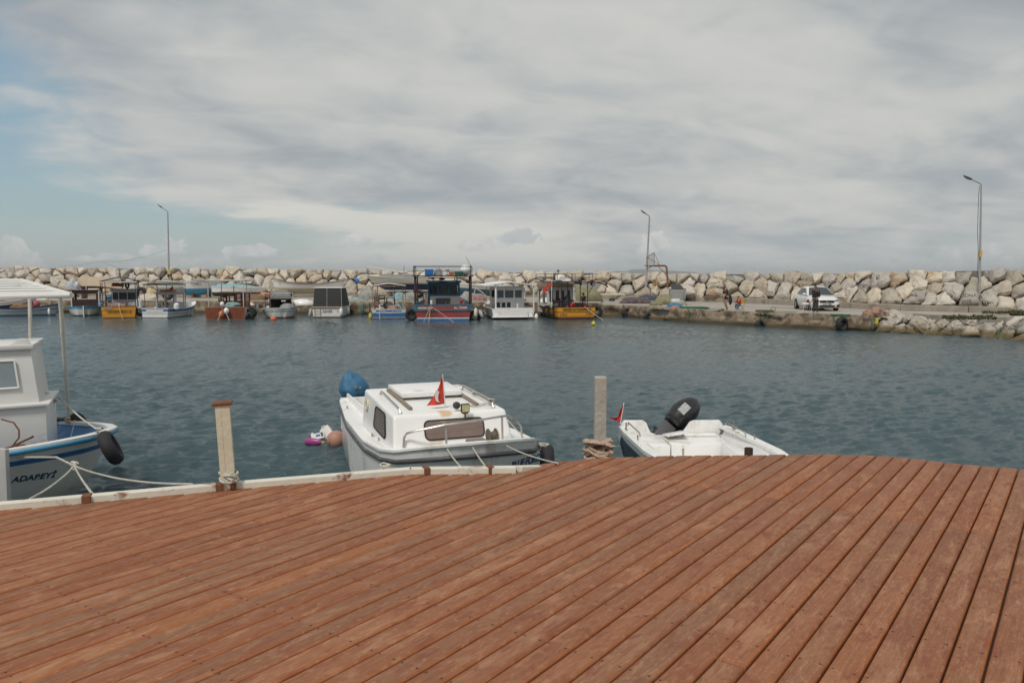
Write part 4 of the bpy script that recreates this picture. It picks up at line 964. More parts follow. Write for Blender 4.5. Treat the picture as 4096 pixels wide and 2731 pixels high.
def rrect(w_, h, r, n=6, skew=0.0):
    out = []
    for cx_, cy_, a0 in ((w_ / 2 - r, h / 2 - r, 0), (-w_ / 2 + r, h / 2 - r, 90), (-w_ / 2 + r, -h / 2 + r, 180), (w_ / 2 - r, -h / 2 + r, 270)):
        for i in range(n + 1): a = R(a0 + 90 * i / n); y = cy_ + r * math.sin(a); out.append((cx_ + r * math.cos(a) + skew * y, y))
    return out
def window(parent, fr, cx_, cy_, w_, h, r, pane, gask, skew=0.0, g=.016, off=.004, name='window', outline=None):
    a, u, v, n = fr; o3 = lambda q, k: a + u * (cx_ + q[0]) + v * (cy_ + q[1]) + n * k
    ol = outline or rrect(w_, h, r, skew=skew); mb = MB().tube([o3(q, off + g * .4) for q in ol], g, 6, closed=True); fo = mb.build(name, gask, parent, smooth=60)
    mb = MB().slab([o3(q, off) for q in ol], n * .006); mb.build('pane', pane, fo, smooth=0)
    return fo
ff = face_frame((5.12, -1.0, .98), (5.12, .76, .98), (4.92, -1.0, 1.475))
window(cabin, ff, .90, .30, .86, .27, .07, pane_br, blk, g=.011)
sf_ = face_frame((2.8, -1.0, .95), (5.12, -1.0, .98), (2.8, -.95, 1.57))
window(cabin, sf_, 1.38, .30, .80, .33, .06, pane_br, blk, g=.012, off=.006, outline=[(-.36, .14), (-.33, .175), (-.28, .18), (.24, .165), (.29, .14), (.40, -.11), (.40, -.15), (.36, -.175), (-.36, -.14), (-.41, -.11), (-.41, -.07)])
a, u, v, n = sf_; c_ = a + u * .34 + v * .40 + n * .008
mb = MB().torus(c_, .075, .018, n, n=20, k=6); o = mb.build('porthole', mat('ivory', (.60, .52, .36), .5), cabin); 
mb = MB().slab([c_ + u * (.07 * math.cos(t)) + v * (.07 * math.sin(t)) for t in [i * PI / 8 for i in range(16)]], n * .004); mb.build('pane', mat('ivory2', (.62, .56, .44), .5), o, smooth=0)
# hatch and its runners
rz = lambda x: 1.475 + (4.92 - x) / 1.9 * .085
mb = MB(); mb.add([(3.95, -.47, rz(3.95) + .045), (3.95, .47, rz(3.95) + .045), (3.06, .49, rz(3.06) + .045), (3.06, -.49, rz(3.06) + .045), (3.95, -.47, rz(3.95) + .115), (3.95, .47, rz(3.95) + .115), (3.06, .49, rz(3.06) + .10), (3.06, -.49, rz(3.06) + .10)], [(3, 2, 1, 0), (4, 5, 6, 7), (0, 1, 5, 4), (1, 2, 6, 5), (2, 3, 7, 6), (3, 0, 4, 7)])
cb.part('hatch', mb, gel, bev=.008).location = (0, -.13, 0)
for y in (-.63, .37): cb.part('hatch_runner', MB().add([(x, y + dy, rz(x) + z) for x in (3.1, 4.62) for dy in (-.025, .025) for z in (.0, .042)], [(0, 1, 3, 2), (4, 6, 7, 5), (0, 4, 5, 1), (2, 3, 7, 6), (1, 5, 7, 3), (0, 2, 6, 4)]), wood_g, smooth=0)
for y in (-.82, .56):
    pts = [(4.78, y, rz(4.78)), (4.74, y, rz(4.7) + .05), (4.6, y, rz(4.6) + .065), (4.1, y * .985, rz(4.1) + .06), (3.5, y * .97, rz(3.5) + .065), (3.36, y * .97, rz(3.36) + .05), (3.33, y * .97, rz(3.33))]
    cb.part('hand_rail', MB().tube(pts, .012, 8).lathe([(.03, 0), (.03, .008)], (4.78, y, rz(4.78)), 12).lathe([(.03, 0), (.03, .008)], (3.33, y * .97, rz(3.33)), 12), steel)
# bow rail
RL = [(5.10, -.86, 1.0), (5.09, -.84, 1.20), (5.11, -.81, 1.26), (5.17, -.70, 1.30), (5.32, -.32, 1.385), (5.34, .2, 1.425), (5.25, .52, 1.435), (5.2, .62, 1.43), (5.22, .74, 1.36), (5.27, .80, 1.28), (5.30, .82, 1.0)]
mb = MB().tube(RL, .016, 8).cyl((5.32, -.32, 1.385), (5.36, -.32, 1.0), .015).cyl((5.25, .52, 1.435), (5.2, .55, 1.0), .015)
for q in ((5.10, -.84), (5.36, -.32), (5.2, .55), (5.30, .82)): mb.lathe([(.04, 1.0), (.04, 1.008)], (q[0], q[1], .03), 12)
cb.part('bow_rail', mb, steel)
# spotlight
sp = cb.part('spotlight', MB().box((5.03, .05, 1.545), (.045, .125, .125), rot=None), blk, bev=.01)
MB().bx(5.053, 5.059, -.002, .102, 1.495, 1.595).build('lens', mat('lamp_lens', (.50, .46, .25), .3, var=.25, vscale=30, bump=.4, bscale=80), sp, smooth=0)
MB().bx(5.0, 5.05, .01, .09, 1.465, 1.482).cyl((5.03, .05, 1.40), (5.03, .05, 1.47), .012).build('bracket', rust, sp, smooth=0)
cb.part('horn', MB().lathe([(.05, -.04), (.055, 0), (.03, .02)], (4.86, -.02, 1.56), 14, axis='X'), dgrey)
# flag on a short staff
fl = cb.part('flag_staff', MB().cyl((4.62, -.12, rz(4.6)), (4.66, -.17, 1.99), .008, n=8).lathe([(.03, 0), (.03, .01)], (4.62, -.02, rz(4.62)), 10), white)
def cloth(fn, nu=18, nv=14, t=.0025):
    vs = [Vector(fn(i / nu, j / nv)) for i in range(nu + 1) for j in range(nv + 1)]; fs = [(i * (nv + 1) + j, (i + 1) * (nv + 1) + j, (i + 1) * (nv + 1) + j + 1, i * (nv + 1) + j + 1) for i in range(nu) for j in range(nv)]
    m = MB(); m.add(vs, fs); return m
def drape(u, v):                     # u along the hoist (down), v outwards
    z = 1.955 - u * .40 - v * .03 * (1 - u); out = v * (.03 + .24 * u ** 1.6); w_ = math.sin(v * 9 + u * 3) * .022 * (v * .8 + .1)
    return (4.655 - u * .035 + w_ + .02 * math.sin(v * 5) * u, -.168 + .045 * u - out, z - .02 * v * u)
fo = cb.part('flag', cloth(drape), flag_red, smooth=80)
o = cloth(lambda u, v: (4.668 + .004 * math.sin(v * 9), -.22 - .05 * v - .02 * math.sin(u * PI), 1.74 - u * .16 + v * .03), 6, 3).build('crescent', white, fo, smooth=60)
# bow fittings
mb = MB().box((5.90, -.06, 1.255), (.26, .26, .03), top=(.9, .9)); cb.part('bow_plate', mb, mat('plate_brown', (.20, .17, .13), .7, var=.3))
mb = MB().lathe([(.095, -.06), (.095, -.045), (.055, -.04), (.055, .04), (.095, .045), (.095, .055)], (5.93, .13, 1.32), 18, axis='Y'); ro = cb.part('bow_roller', mb, mat('roller_olive', (.13, .11, .08), .6))
MB().lathe([(.075, .0), (.078, .02), (.02, .024)], (5.93, .188, 1.32), 18, axis='Y').build('disc', mat('ivory', (.6, .52, .36)), ro)
for x, y in ((5.70, -.42), (5.86, -.12), (5.62, .38), (5.3, .95), (4.4, -.98), (4.15, -1.0), (3.75, -1.02), (4.75, -.96), (1.1, -.96)):
    mb = MB().cyl((x, y, .93 + sm(4.5, 6, x) * .17), (x, y, 1.02 + sm(4.5, 6, x) * .17), .012, n=8).cyl((x - .045, y, 1.015 + sm(4.5, 6, x) * .17), (x + .045, y, 1.015 + sm(4.5, 6, x) * .17), .009, n=8); cb.part('cleat', mb, steel)
def on_side(b, t0, f, side, dist=.006):
    p = b.pt(t0, f); q = b.pt(t0 + .01, f); d = Vector((q.x - p.x, (q.y - p.y) * side, 0)).normalized(); p = Vector((p.x, p.y * side, p.z)); n = Vector((-d.y, d.x, 0)) * side; return p + n * dist, d
p0, d0 = on_side(cb, .975, .74, 1, .07)
text('BLUE FORCE', .135, navy, cb.r, p0 + Vector((0, 0, .02)), (PI / 2, 0, math.atan2(-d0.y, -d0.x)), shear=.3, bold=.004, sx=.9)
# outboard under a blue cover
ob = cb.part('outboard_motor', MB().cyl((-.28, -.55, -.3), (-.30, -.55, .8), .05, .06, n=10).box((-.2, -.55, .72), (.2, .22, .12)), blk)
def bag(v):
    n_ = noise.noise(v * 1.6) * .10 + noise.noise(v * 5) * .03 + math.sin(math.atan2(v.y, v.x) * 7 + v.z * 4) * .03 + math.sin(v.z * 14 + v.y * 6 + noise.noise(v * 2) * 5) * .014; k = 1 + n_; return Vector((v.x * k * (1 - .25 * max(0, v.z)), v.y * k * (1 - .3 * max(0, v.z)) - .28 * v.z, v.z * k + .12 * v.y))
mb = MB().ball((-.42, -.58, 1.14), (.27, .29, .33), n=40, m=26, fn=bag); cv = mb.build('motor_cover', mat('blue_cover', (.035, .135, .25), .6, var=.22, vscale=5, bump=.5, bscale=8), ob, smooth=80)
MB().lathe([(.03, 0), (.03, .01), (.015, .012)], (-.13, -.60, 1.20), 12, axis='X').build('grommet', steel, cv); MB().lathe([(.025, 0), (.025, .01)], (-.13, -.50, 1.18), 12, axis='X').build('grommet', steel, cv)
# ropes on and around the cabin boat
def cbW(*q): return cb.W(*q)
dk = lambda px, py, z=DZ + .03: at_z(px, py, z)
rope(catenary(cbW(5.70, -.42, 1.16), dk(1845, 1868), .02), .0085, rope_m, 'white rope from the left bow cleat of the cabin boat to the beam', group='ropes from the cabin boat to the deck')
rope(catenary(cbW(5.86, -.12, 1.18), dk(1940, 1862), .01), .0085, rope_m, 'white rope from the knot beside the bow roller of the cabin boat', group='ropes from the cabin boat to the deck')
rope(catenary(cbW(5.62, .38, 1.14), dk(2230, 1852), .03), .0085, rope_m, 'white flecked rope from the cabin boat bow to the curved deck end', group='ropes from the cabin boat to the deck')
for i, (q, sd, lb) in enumerate((((5.70, -.42, 1.15), 1, 'frayed rope knot on the left bow cleat of the cabin boat'), ((5.86, -.10, 1.2), 2, 'frayed rope knot beside the bow roller of the cabin boat'))): tangle(cbW(*q), (.035, .035, .04), rope_m, lb, sd, turns=5, r=.008, group='knots on the cabin boat')
tangle(cbW(4.62, .58, rz(4.6) + .06), (.05, .05, .045), rope_m, 'rope knot at the front of the right roof rail of the cabin boat', 6, turns=6, r=.008, group='knots on the cabin boat')
tangle(cbW(3.9, .56, rz(3.9) + .05), (.04, .03, .03), rope_m, 'rope knot halfway along the right roof rail of the cabin boat', 7, turns=5, r=.007, group='knots on the cabin boat')
rope([cbW(3.2, .4, 1.60), cbW(3.34, .56, 1.62), cbW(3.7, .58, 1.60), cbW(3.9, .57, 1.60), cbW(4.3, .59, 1.58), cbW(4.6, .6, 1.56)], .008, rope_m, 'white rope lying along the right roof rail of the cabin boat', group='ropes on the cabin boat')
rope([cbW(4.62, .56, 1.53), cbW(4.66, .40, 1.50), cbW(4.7, .28, 1.50), cbW(4.62, .24, 1.50), cbW(4.56, .32, 1.50), cbW(4.6, .52, 1.52)], .008, rope_m, 'loop of white rope lying on the cabin boat roof near the rail', group='ropes on the cabin boat')
rope(catenary(cbW(5.2, .60, 1.40), cbW(5.45, .98, .98), .03), .008, rope_m, 'thin rope from the bow rail down to the black tyre', group='ropes on the cabin boat')
tyre(cbW(5.35, 1.17, .74), .20, .075, (cb.M.to_3x3() @ Vector((.35, 1, 0))), 'black tyre hanging on the right bow of the white cabin boat')
tangle(cbW(5.36, 1.10, .98), (.09, .06, .05), rope_m, 'frayed white rope tied above the tyre on the cabin boat bow', 9, turns=7, r=.009, group='knots on the cabin boat')
# ------------------------------------------------------------------ flotsam
p = at_z(1345, 1778, 0)
bo = thing('mooring_buoy', 'pinkish brown round buoy floating against the cabin boat stern', 'buoy', p); MB().ball((0, 0, .10), (.19, .19, .19), n=22, m=14).build('ball', mat('pink_buoy', (.42, .22, .16), .6, var=.15), bo); MB().torus((-.13, -.08, .10), .085, .02, (1, .3, .3), n=20).build('handle', mat('pink_buoy', (.42, .22, .16)), bo)
mg = mat('magenta_plastic', (.33, .055, .22), .35, var=.06); jugm = mat('white_plastic', (.62, .62, .58), .4, var=.08)
p = at_z(1262, 1776, 0.02); bt = thing('plastic_bottle', 'magenta plastic bottle with yellow cap floating on its side', 'bottle', p, R(-14))
MB().lathe([(.01, -.20), (.06, -.195), (.075, -.16), (.078, 0), (.06, .10), (.035, .15), (.022, .165)], (-.02, 0, .045), 20, axis='X').build('body', mg, bt).scale = (1, .8, 1); MB().lathe([(.02, .16), (.025, .17), (.022, .21), (.014, .225)], (-.02, 0, .045), 12, axis='X').build('cap', mat('yellow_plastic', (.5, .36, .05)), bt)
p = at_z(1282, 1757, 0.02); bt = thing('plastic_canister', 'white plastic canister with blue print floating behind the magenta bottle', 'canister', p, R(15)); bt.rotation_euler = (R(-50), R(-12), R(18))
MB().bx(-.17, .10, -.06, .06, -.02, .15).build('body', jugm, bt, bev=.025, seg=3); MB().lathe([(.035, 0), (.035, .03), (.03, .05)], (-.13, 0, .15), 12).build('cap', jugm, bt)
o = MB().bx(-.075, .015, -.0625, -.0605, .04, .10).build('print', blue, bt, smooth=0); MB().bx(.03, .075, -.0625, -.0605, .02, .13).build('print', dgrey, bt, smooth=0)
p = at_z(1322, 1752, 0.02); bt = thing('plastic_canister', 'larger plain white canister floating tilted beside the pinkish buoy', 'canister', p); bt.rotation_euler = (R(-35), R(-38), R(10))
MB().bx(-.10, .12, -.08, .08, -.05, .27).build('body', jugm, bt, bev=.03, seg=3); MB().torus((.0, 0, .29), .045, .012, (0, 1, 0)).build('handle', jugm, bt)
# ================================================================== open boat with black outboard (near right)
h2 = Vector((.03, -1)).normalized(); st2 = Vector((2.86, 14.0))
ob2 = Boat('motor_boat', 'open white motor boat with dark blue hull and tilted black outboard', 'boat', (st2.x, st2.y, 0), math.atan2(h2.y, h2.x))
def w2(t): return interp(t, [(0, .94), (.2, .99), (.55, 1.0), (.75, .88), (.88, .6), (.96, .3), (1, .0)])
def s2(t): return .70 + .22 * t - .20 * max(0, 1 - t / .03)
ob2.hull(5.2, 2.0, None, [(0, .80, 1), (.80, 1, 0)], [gel, navy], wf=w2, sf=s2, rake=.5, wlr=(.86, .5), gm=gel, gun=.13, gh=.05, floor=.30, fm=gel, n=30)
# moulded inside: stern quarters, engine well, benches, side pockets
mb = MB()
for sd in (-1, 1):
    ol = [(sd * .78, .30), (sd * .90, .68), (sd * .92, .75), (sd * .86, .815), (sd * .40, .815), (sd * .33, .79), (sd * .27, .70), (sd * .20, .60), (sd * .12, .56), (sd * .12, .30)] if sd > 0 else [(sd * .78, .30), (sd * .90, .68), (sd * .92, .75), (sd * .86, .82), (sd * .52, .82), (sd * .46, .78), (sd * .42, .68), (sd * .38, .60), (sd * .28, .56), (sd * .28, .30)]
    mb.slab([(0.03, y, z) for y, z in ol], (.07, 0, 0))
mb.bx(.04, .08, -.30, .13, .30, .50)
ob2.part('transom_panels', mb, gel, smooth=30, bev=.012)
mb = MB(); mb.bx(.14, .95, -.80, -.22, .31, .545); mb.bx(.14, .95, -.20, .80, .31, .565)
mb.box((.40, -.02, .64), (.42, .36, .04), rot=Matrix.Rotation(R(-9), 3, 'Y') @ Matrix.Rotation(R(10), 3, 'X')); mb.bx(.12, .30, .15, .76, .568, .60)
ob2.part('bench', mb, gel, smooth=30, bev=.015)
mb = MB(); mb.bx(1.02, 3.6, .62, .80, .31, .62); mb.bx(1.02, 3.6, -.80, -.62, .31, .62); mb.bx(2.7, 3.6, -.62, .62, .31, .60)
ob2.part('side_lockers', mb, gel, smooth=30, bev=.015)
for y in (-.93, .93):
    for x in (.7, 1.75): ob2.part('cleat', MB().cyl((x, y, .74), (x, y, .90), .012, n=8).box((x, y, .785), (.12, .03, .02)), steel)
    ob2.part('rod_holder', MB().tube([(.45, y * .92, .80), (.5, y * .92, .86), (1.5, y * .92, .88), (1.55, y * .92, .83)], .012, 8), steel)
    ob2.part('fuel_cap', MB().lathe([(.035, 0), (.035, .02), (.02, .025)], (1.05, y * .95, .775), 12), mat('ivory', (.6, .52, .36)))
ob2.part('latch', MB().bx(.951, .957, -.02, .01, .36, .50), steel, smooth=0)
# outboard, tilted up and turned
mo = thing('x', 'x', 'x'); 
del mo['label']; del mo['category']; mo.name = 'outboard_motor'; mo.parent = ob2.r; mo.location = (-.20, -.06, .56); mo.rotation_euler = (R(-47), R(-32), R(0)); mo.scale = (1.25, 1.25, 1.25)
cowl = mat('black_cowl', (.016, .015, .016), .28, var=.25, vscale=3, coat=.4)
def cowlf(v):
    return Vector((v.x * (1 - .30 * max(0, -v.z)) + .06 * v.z, v.y * (1 - .32 * max(0, -v.z)), v.z if v.z > -.55 else -.55 + (v.z + .55) * .25))
def bpart(name, mb, m, par, **k): return mb.build(name, m, par, **k)
ck = bpart('cowl', MB().ball((0, 0, .36), (.225, .205, .37), n=30, m=20, fn=cowlf), cowl, mo, smooth=80)
bpart('decal', MB().slab([(.19, -.07, .30), (.19, .05, .30), (.20, .05, .46), (.20, -.07, .46)], (.034, 0, 0)), mat('silver_decal', (.35, .36, .36), .4, var=.5, vscale=40), ck, smooth=0)
bpart('seam', MB().tube([(.185 * math.cos(a), .15 * math.sin(a), .20) for a in [i * PI / 12 for i in range(24)]], .012, 6, closed=True), blk, ck)
bpart('midsection', MB().box((0, 0, -.05), (.20, .17, .30), top=(1.2, 1.2)).box((-.06, 0, -.38), (.13, .09, .5)).lathe([(.045, -.22), (.06, -.1), (.05, .16)], (-.05, 0, -.66), 12, axis='X'), dgrey, mo, smooth=30, bev=.01)
bpart('clamp_bracket', MB().box((.02, 0, -.20), (.12, .24, .22)).cyl((.05, -.15, -.08), (.05, .15, -.08), .022, n=8).torus((.06, -.06, -.26), .07, .016, (0, 1, 0)).tube([(.06, .05, .0), (.11, .12, -.1), (.11, .08, -.25), (.05, 0, -.33)], .012, 6), blk, mo)
fs2 = ob2.part('flag_staff', MB().cyl((.10, -.93, .76), (.06, -.86, 1.14), .007, n=8), white)
def dr2(u, v): z = 1.11 - u * .33; return (.06 + .03 * math.sin(v * 8) * (.4 + u), -.865 - .05 * u - v * (.02 + .05 * math.sin(u * PI)) - (.20 * v * sm(.55, .95, u)), z - .03 * v + .12 * v * sm(.6, 1, u))
ob2.part('flag', cloth(dr2), mat('flag_deep_red', (.50, .02, .025), .8, var=.12), smooth=80)
rope([ob2.W(5.1, .1, .95), ob2.W(5.5, .3, 1.3), Vector((3.3, 8.1, 1.35))], .01, rope_m, 'white bow rope of the open motor boat running under the deck')
# ================================================================== boat at the left edge
LX, LY = -11.45, 12.89
lb = Boat('fishing_boat', 'white wooden boat with blue trim, tall white canopy frame and wheelhouse', 'boat', (-11.3, 11.1, 0), math.atan2(-.0, 1))
# heading +X; bow tip near (-5.45, 11.0)
def w3(t): return interp((1 - t) * 5.9, [(0, 0), (.05, .28), (.15, .55), (.35, .85), (.7, 1.13), (1.2, 1.36), (2.2, 1.5), (6, 1.2)])
def s3(t): return interp((1 - t) * 5.9, [(0, 1.14), (.5, 1.06), (1.2, .99), (2.5, .93), (6, .95)])
lb.r.location = (-11.25, 11.35, 0); lb.r.rotation_euler.z = R(-12); lb.M = Matrix.Translation(Vector((LX, LY, 0))) @ Matrix.Rotation(R(-20), 4, 'Z'); lb.r.location = (LX, LY, 0); lb.r.rotation_euler.z = R(-20)
blue_in = mat('blue_inside', (.03, .16, .34), .5, var=.2, vscale=4, stain=(.12, .28, .42), samt=.2, sscale=3)
lb.hull(5.9, 3, None, [(0, .5, 0), (.5, .79, 0), (.79, .86, 1), (.86, 1, 0)], [white, blue], wf=w3, sf=s3, rake=.75, wlr=(.95, .68), gm=white, gun=.11, gh=.05, floor=.50, fm=blue_in, n=40)
mb = MB(); ts = [1 - (1 - i / 50) ** 1.8 for i in range(51)]
pts = [lb.pt(t, .985) for t in ts]; mb.tube([Vector((q.x, -q.y, q.z)) for q in pts] + pts[::-1][1:], .042, 8); lb.part('rub_rail', mb, sky_blue, smooth=60)
mat3 = lb.M.inverted()
def L3(v): return mat3 @ Vector(v)
# wheelhouse set askew as seen in the photo: near wall faces the camera
def skew_box(cx_, cy_, z0, z1, ln, dp, hd, k=1.0, over=0):   # corner nearest the bow at world (cx,cy)
    u = Vector((-.80, -.50)).normalized(); v = Vector((-.42, .90)).normalized(); c = Vector((cx_, cy_)) - u * over - v * over
    q = [c, c + u * (ln + over), c + u * (ln + over) + v * (dp + 2 * over), c + v * (dp + 2 * over)]
    return [L3((p.x, p.y, z)) for z in (z0, z1) for p in q]
BF = [(3, 2, 1, 0), (4, 5, 6, 7), (0, 1, 5, 4), (1, 2, 6, 5), (2, 3, 7, 6), (3, 0, 4, 7)]
wh = lb.part('wheelhouse', MB().add(skew_box(-6.62, 11.05, .60, 1.56, 2.6, 1.35, 0), BF), white, bev=.01)
def lw(px, py, d): return L3(at_d(px, py, d))
up = MB(); A = at_d(206, 1633, 11.18); 
b8 = skew_box(-6.76, 11.14, 1.575, 2.35, 2.4, 1.25, 0); t8 = skew_box(-6.90, 11.22, 1.575, 2.35, 2.3, 1.2, 0)
upm = MB().add(b8[:4] + t8[4:], BF); uw = lb.part('wheelhouse_top', upm, white, bev=.01)
lb.part('ledge', MB().add(skew_box(-6.62, 11.05, 1.56, 1.60, 2.6, 1.35, 0, over=.05), BF), white, bev=.012)
lb.part('wheelhouse_roof', MB().add(skew_box(-6.90, 11.20, 2.35, 2.42, 2.4, 1.25, 0, over=.05), BF), white, bev=.02)
# long window in the near wall
u = Vector((-.80, -.50, 0)).normalized(); a0 = Vector((-6.76, 11.14, 0)); nw = Vector((.53, -.85, 0)).normalized()
def wq(s_, z, k=.03): return L3(a0 + u * s_ + Vector((0, 0, z)) + nw * k + Vector((-.14, .08, 0)) * ((z - 1.575) / .775))
fr_ = MB()
for a, b in (((.22, 1.82), (2.0, 1.82)), ((.22, 2.20), (2.0, 2.20)), ((.22, 1.82), (.22, 2.20)), ((2.0, 1.82), (2.0, 2.20))): fr_.tube([wq(*a), wq(*b)], .016, 4)
wo_ = fr_.build('window', white, lb.r, smooth=0)
MB().add([wq(.23, 1.83, .028), wq(1.99, 1.83, .028), wq(1.99, 2.19, .028), wq(.23, 2.19, .028)], [(0, 1, 2, 3)]).build('pane', mat('pale_glass', (.22, .26, .28), .12, var=.1), wo_, smooth=0)
mb = MB(); ax = lambda s_, z: L3(Vector((-6.92, 11.22, z)) + u * s_)
mb.slab([ax(-.03, 2.42), ax(.02, 2.50), ax(.10, 2.51), ax(.18, 2.46), ax(.24, 2.42)], L3(Vector((-6.92, 11.22, 2.42)) + Vector((-.3, .64, 0)) * .05) - ax(0, 2.42)); lb.part('roof_fairlead', mb, white, bev=.006)
# canopy frame of white tube
FA, FB, FC, FD = at_d(284, 1181, 11.6), at_d(85, 1122, 14.8), at_d(-700, 1114, 14.8), at_d(-500, 1197, 11.6)
mb = MB(); mb.tube([L3(FD), L3(FA)], .042, 10).tube([L3(FA), L3(FB)], .042, 10).tube([L3(FB), L3(FC)], .035, 10)
for k in range(1, 7):
    t = k / 7; mb.tube([L3(FD.lerp(FC, t)), L3(FA.lerp(FB, t))], .020 + .006 * (1 - t), 8)
cf_ = lb.part('canopy_frame', mb, white)
def sup(px0, py0, px1, py1, d0, d1, r): lb.part('canopy_post', MB().tube([L3(at_d(px0, py0, d0)), L3(at_d(px1, py1, d1))], r, 10), cream)
sup(240, 1185, 277, 1690, 12.1, 13.0, .030); sup(118, 1150, 125, 1500, 13.4, 13.3, .030)
# anchor, coil, fittings
an = lambda px, py, d=10.6: at_d(px, py, d)
ak = thing('anchor', 'thin rusty grapnel anchor lying against the white boat side wall', 'anchor', an(60, 1790))
o0 = an(60, 1790); q = lambda px, py, d=10.6: an(px, py, d) - o0
mb = MB().tube([q(-40, 1815), q(50, 1785), q(90, 1765), q(128, 1748)], .014, 8).tube([q(50, 1783), q(76, 1750), q(76, 1720), q(55, 1690), q(5, 1676)], .011, 8).tube([q(60, 1782), q(95, 1778), q(125, 1790), q(150, 1822)], .011, 8).tube([q(60, 1782), q(90, 1790), q(108, 1812), q(106, 1842)], .011, 8).ball(q(130, 1746), .018)
mb.build('shank', rust, ak)
tangle(an(52, 1832, 10.5), (.16, .05, .055), rope_m, 'heap of white rope coiled on the bow of the left boat', 12, turns=10, r=.013, name='rope_coil')
for i, yy in enumerate((.55,)): lb.part('bollard', MB().tube([L3(at_d(175, 1612, 12.0)), L3(at_d(195, 1640, 12.0))], .03, 8), white)
lb.part('cross_bar', MB().tube([L3(at_d(205, 1677, 12.9)), L3(at_d(262, 1676, 12.9))], .035, 10), dgrey)
lb.part('stem_strip', MB().box(L3(at_d(15, 1930, 10.0)), (.16, .06, .9), top=(1.15, 1)), mat('grey_strip', (.45, .44, .42), .6), bev=.01)
k1 = at_d(297, 1863, 9.6)
tangle(k1, (.05, .04, .06), rope_m, 'big rope knot hanging below the bow of the left boat', 15, turns=7, r=.012, name='rope_knot', group='ropes of the left boat')
rope([an(-20, 1830, 10.3), an(110, 1828, 10.3), an(225, 1828, 10.2), k1], .013, rope_m, 'thick white rope from the coil over the blue gunwale to the knot', group='ropes of the left boat')
rope(catenary(k1, dk(373, 1978), .02), .0105, rope_m, 'short white rope from the knot down to the rust mark on the beam', group='ropes of the left boat')
rope(catenary(k1, dk(120, 1996), .03), .0105, rope_m, 'white rope from the knot slanting left to the edge beam', group='ropes of the left boat')
rope(catenary(k1, dk(770, 1936), .06), .0105, rope_m, 'long white rope from the knot to the beam near the cream post', group='ropes of the left boat')
b1 = at_d(240, 1590, 12.2); b2 = at_d(395, 1720, 10.9)
rope([at_d(100, 1601, 11.3), at_d(140, 1590, 11.4), at_d(172, 1565, 11.8), b1.lerp(at_d(172, 1565, 11.8), .5), b1], .0105, rope_m, 'white rope from the wheelhouse ledge to its corner bollard', group='ropes of the left boat')
rope(catenary(b1, b2, .04) + [at_d(420, 1745, 10.7)], .0125, rope_m, 'white rope slanting from the wheelhouse to the black bow tyre', group='ropes of the left boat')
tangle(at_d(218, 1602, 12.0), (.05, .04, .03), rope_m, 'rope knot beside the corner bollard of the left boat', 16, turns=5, r=.011, name='rope_knot', group='ropes of the left boat')
tangle(at_d(395, 1722, 10.9), (.045, .04, .04), rope_m, 'rope lashing at the top of the bow tyre', 17, turns=5, r=.009, name='rope_knot', group='ropes of the left boat')
rope(catenary(at_d(300, 1680, 12.3), at_d(268, 1808, 11.6), .0), .007, rope_m, 'thin rope hanging from the canopy post into the blue well', group='ropes of the left boat')
tangle(at_d(272, 1680, 12.8), (.05, .05, .05), rope_t, 'brown lashing round the foot of the canopy post', 18, turns=6, r=.011, name='rope_knot', group='ropes of the left boat')
tb = tyre(at_d(442, 1790, 10.75), .185, .072, (.83, .35, .42), 'black tyre hanging over the pointed bow of the left boat')
tyre(at_d(315, 1698, 13.0), .15, .065, (.6, .8, .2), 'black tyre on the far side of the left boat behind its gunwale')
for nm, px, f in (('ADABEYİ', 0, 0),):
    pa, pb = at_d(80, 1950, 10.25), at_d(240, 1915, 10.9)
    
    def pxx(t, f): p_, _ = on_side(lb, t, f, -1, .03); w_ = lb.M @ p_; c_, s_ = math.cos(PITCH), math.sin(PITCH); dp = w_.y * c_ - (w_.z - CAMZ) * s_; return CX + F * w_.x / dp
    tt = [i / 200 for i in range(100, 199)]
    t0_ = min(tt, key=lambda t: abs(pxx(t, .66) - 250)); t1_ = min(tt, key=lambda t: abs(pxx(t, .66) - 85))
    p0, d0 = on_side(lb, t0_, .66, -1, .11); p1, d1 = on_side(lb, t1_, .60, -1, .11)
    text(nm, (p0 - p1).length / 4.3, navy, lb.r, (p0 + p1) / 2 + Vector((.05, -.15, 0)), (PI / 2 + .42, 0, math.atan2(p0.y - p1.y, p0.x - p1.x)), shear=.35, bold=.004)
# ================================================================== far row of moored boats
def fb_loc(px, pyw): p = at_z(px, pyw, 0); return p, p.y / F
net_pink = mat('net_pink', (.30, .19, .17), .95, var=.4, vscale=6, bump=1, bscale=25)
net_brown = mat('net_brown', (.20, .12, .07), .95, var=.4, vscale=5, bump=1, bscale=20, stain=(.06, .05, .05), samt=.4)
net_grey = mat('net_grey', (.30, .30, .27), .95, var=.35, vscale=5, bump=1, bscale=20, stain=(.10, .11, .11), samt=.3)
net_green = mat('net_green', (.20, .19, .11), .95, var=.3, vscale=3, bump=1, bscale=14, stain=(.28, .27, .17), samt=.3)
net_teal = mat('net_teal', (.20, .32, .34), .95, var=.3, vscale=5, bump=1, bscale=20)
net_dark = mat('net_dark', (.07, .065, .08), .95, var=.5, vscale=5, bump=1, bscale=20, stain=(.25, .15, .08), samt=.5, sscale=4)
net_orange = mat('net_orange', (.45, .20, .13), .95, var=.35, vscale=5, bump=1, bscale=20, stain=(.10, .09, .08), samt=.3, sscale=3)
crate_g = mat('green_crate', (.03, .10, .08), .6); barrel = mat('blue_barrel', (.02, .18, .50), .5, var=.08)
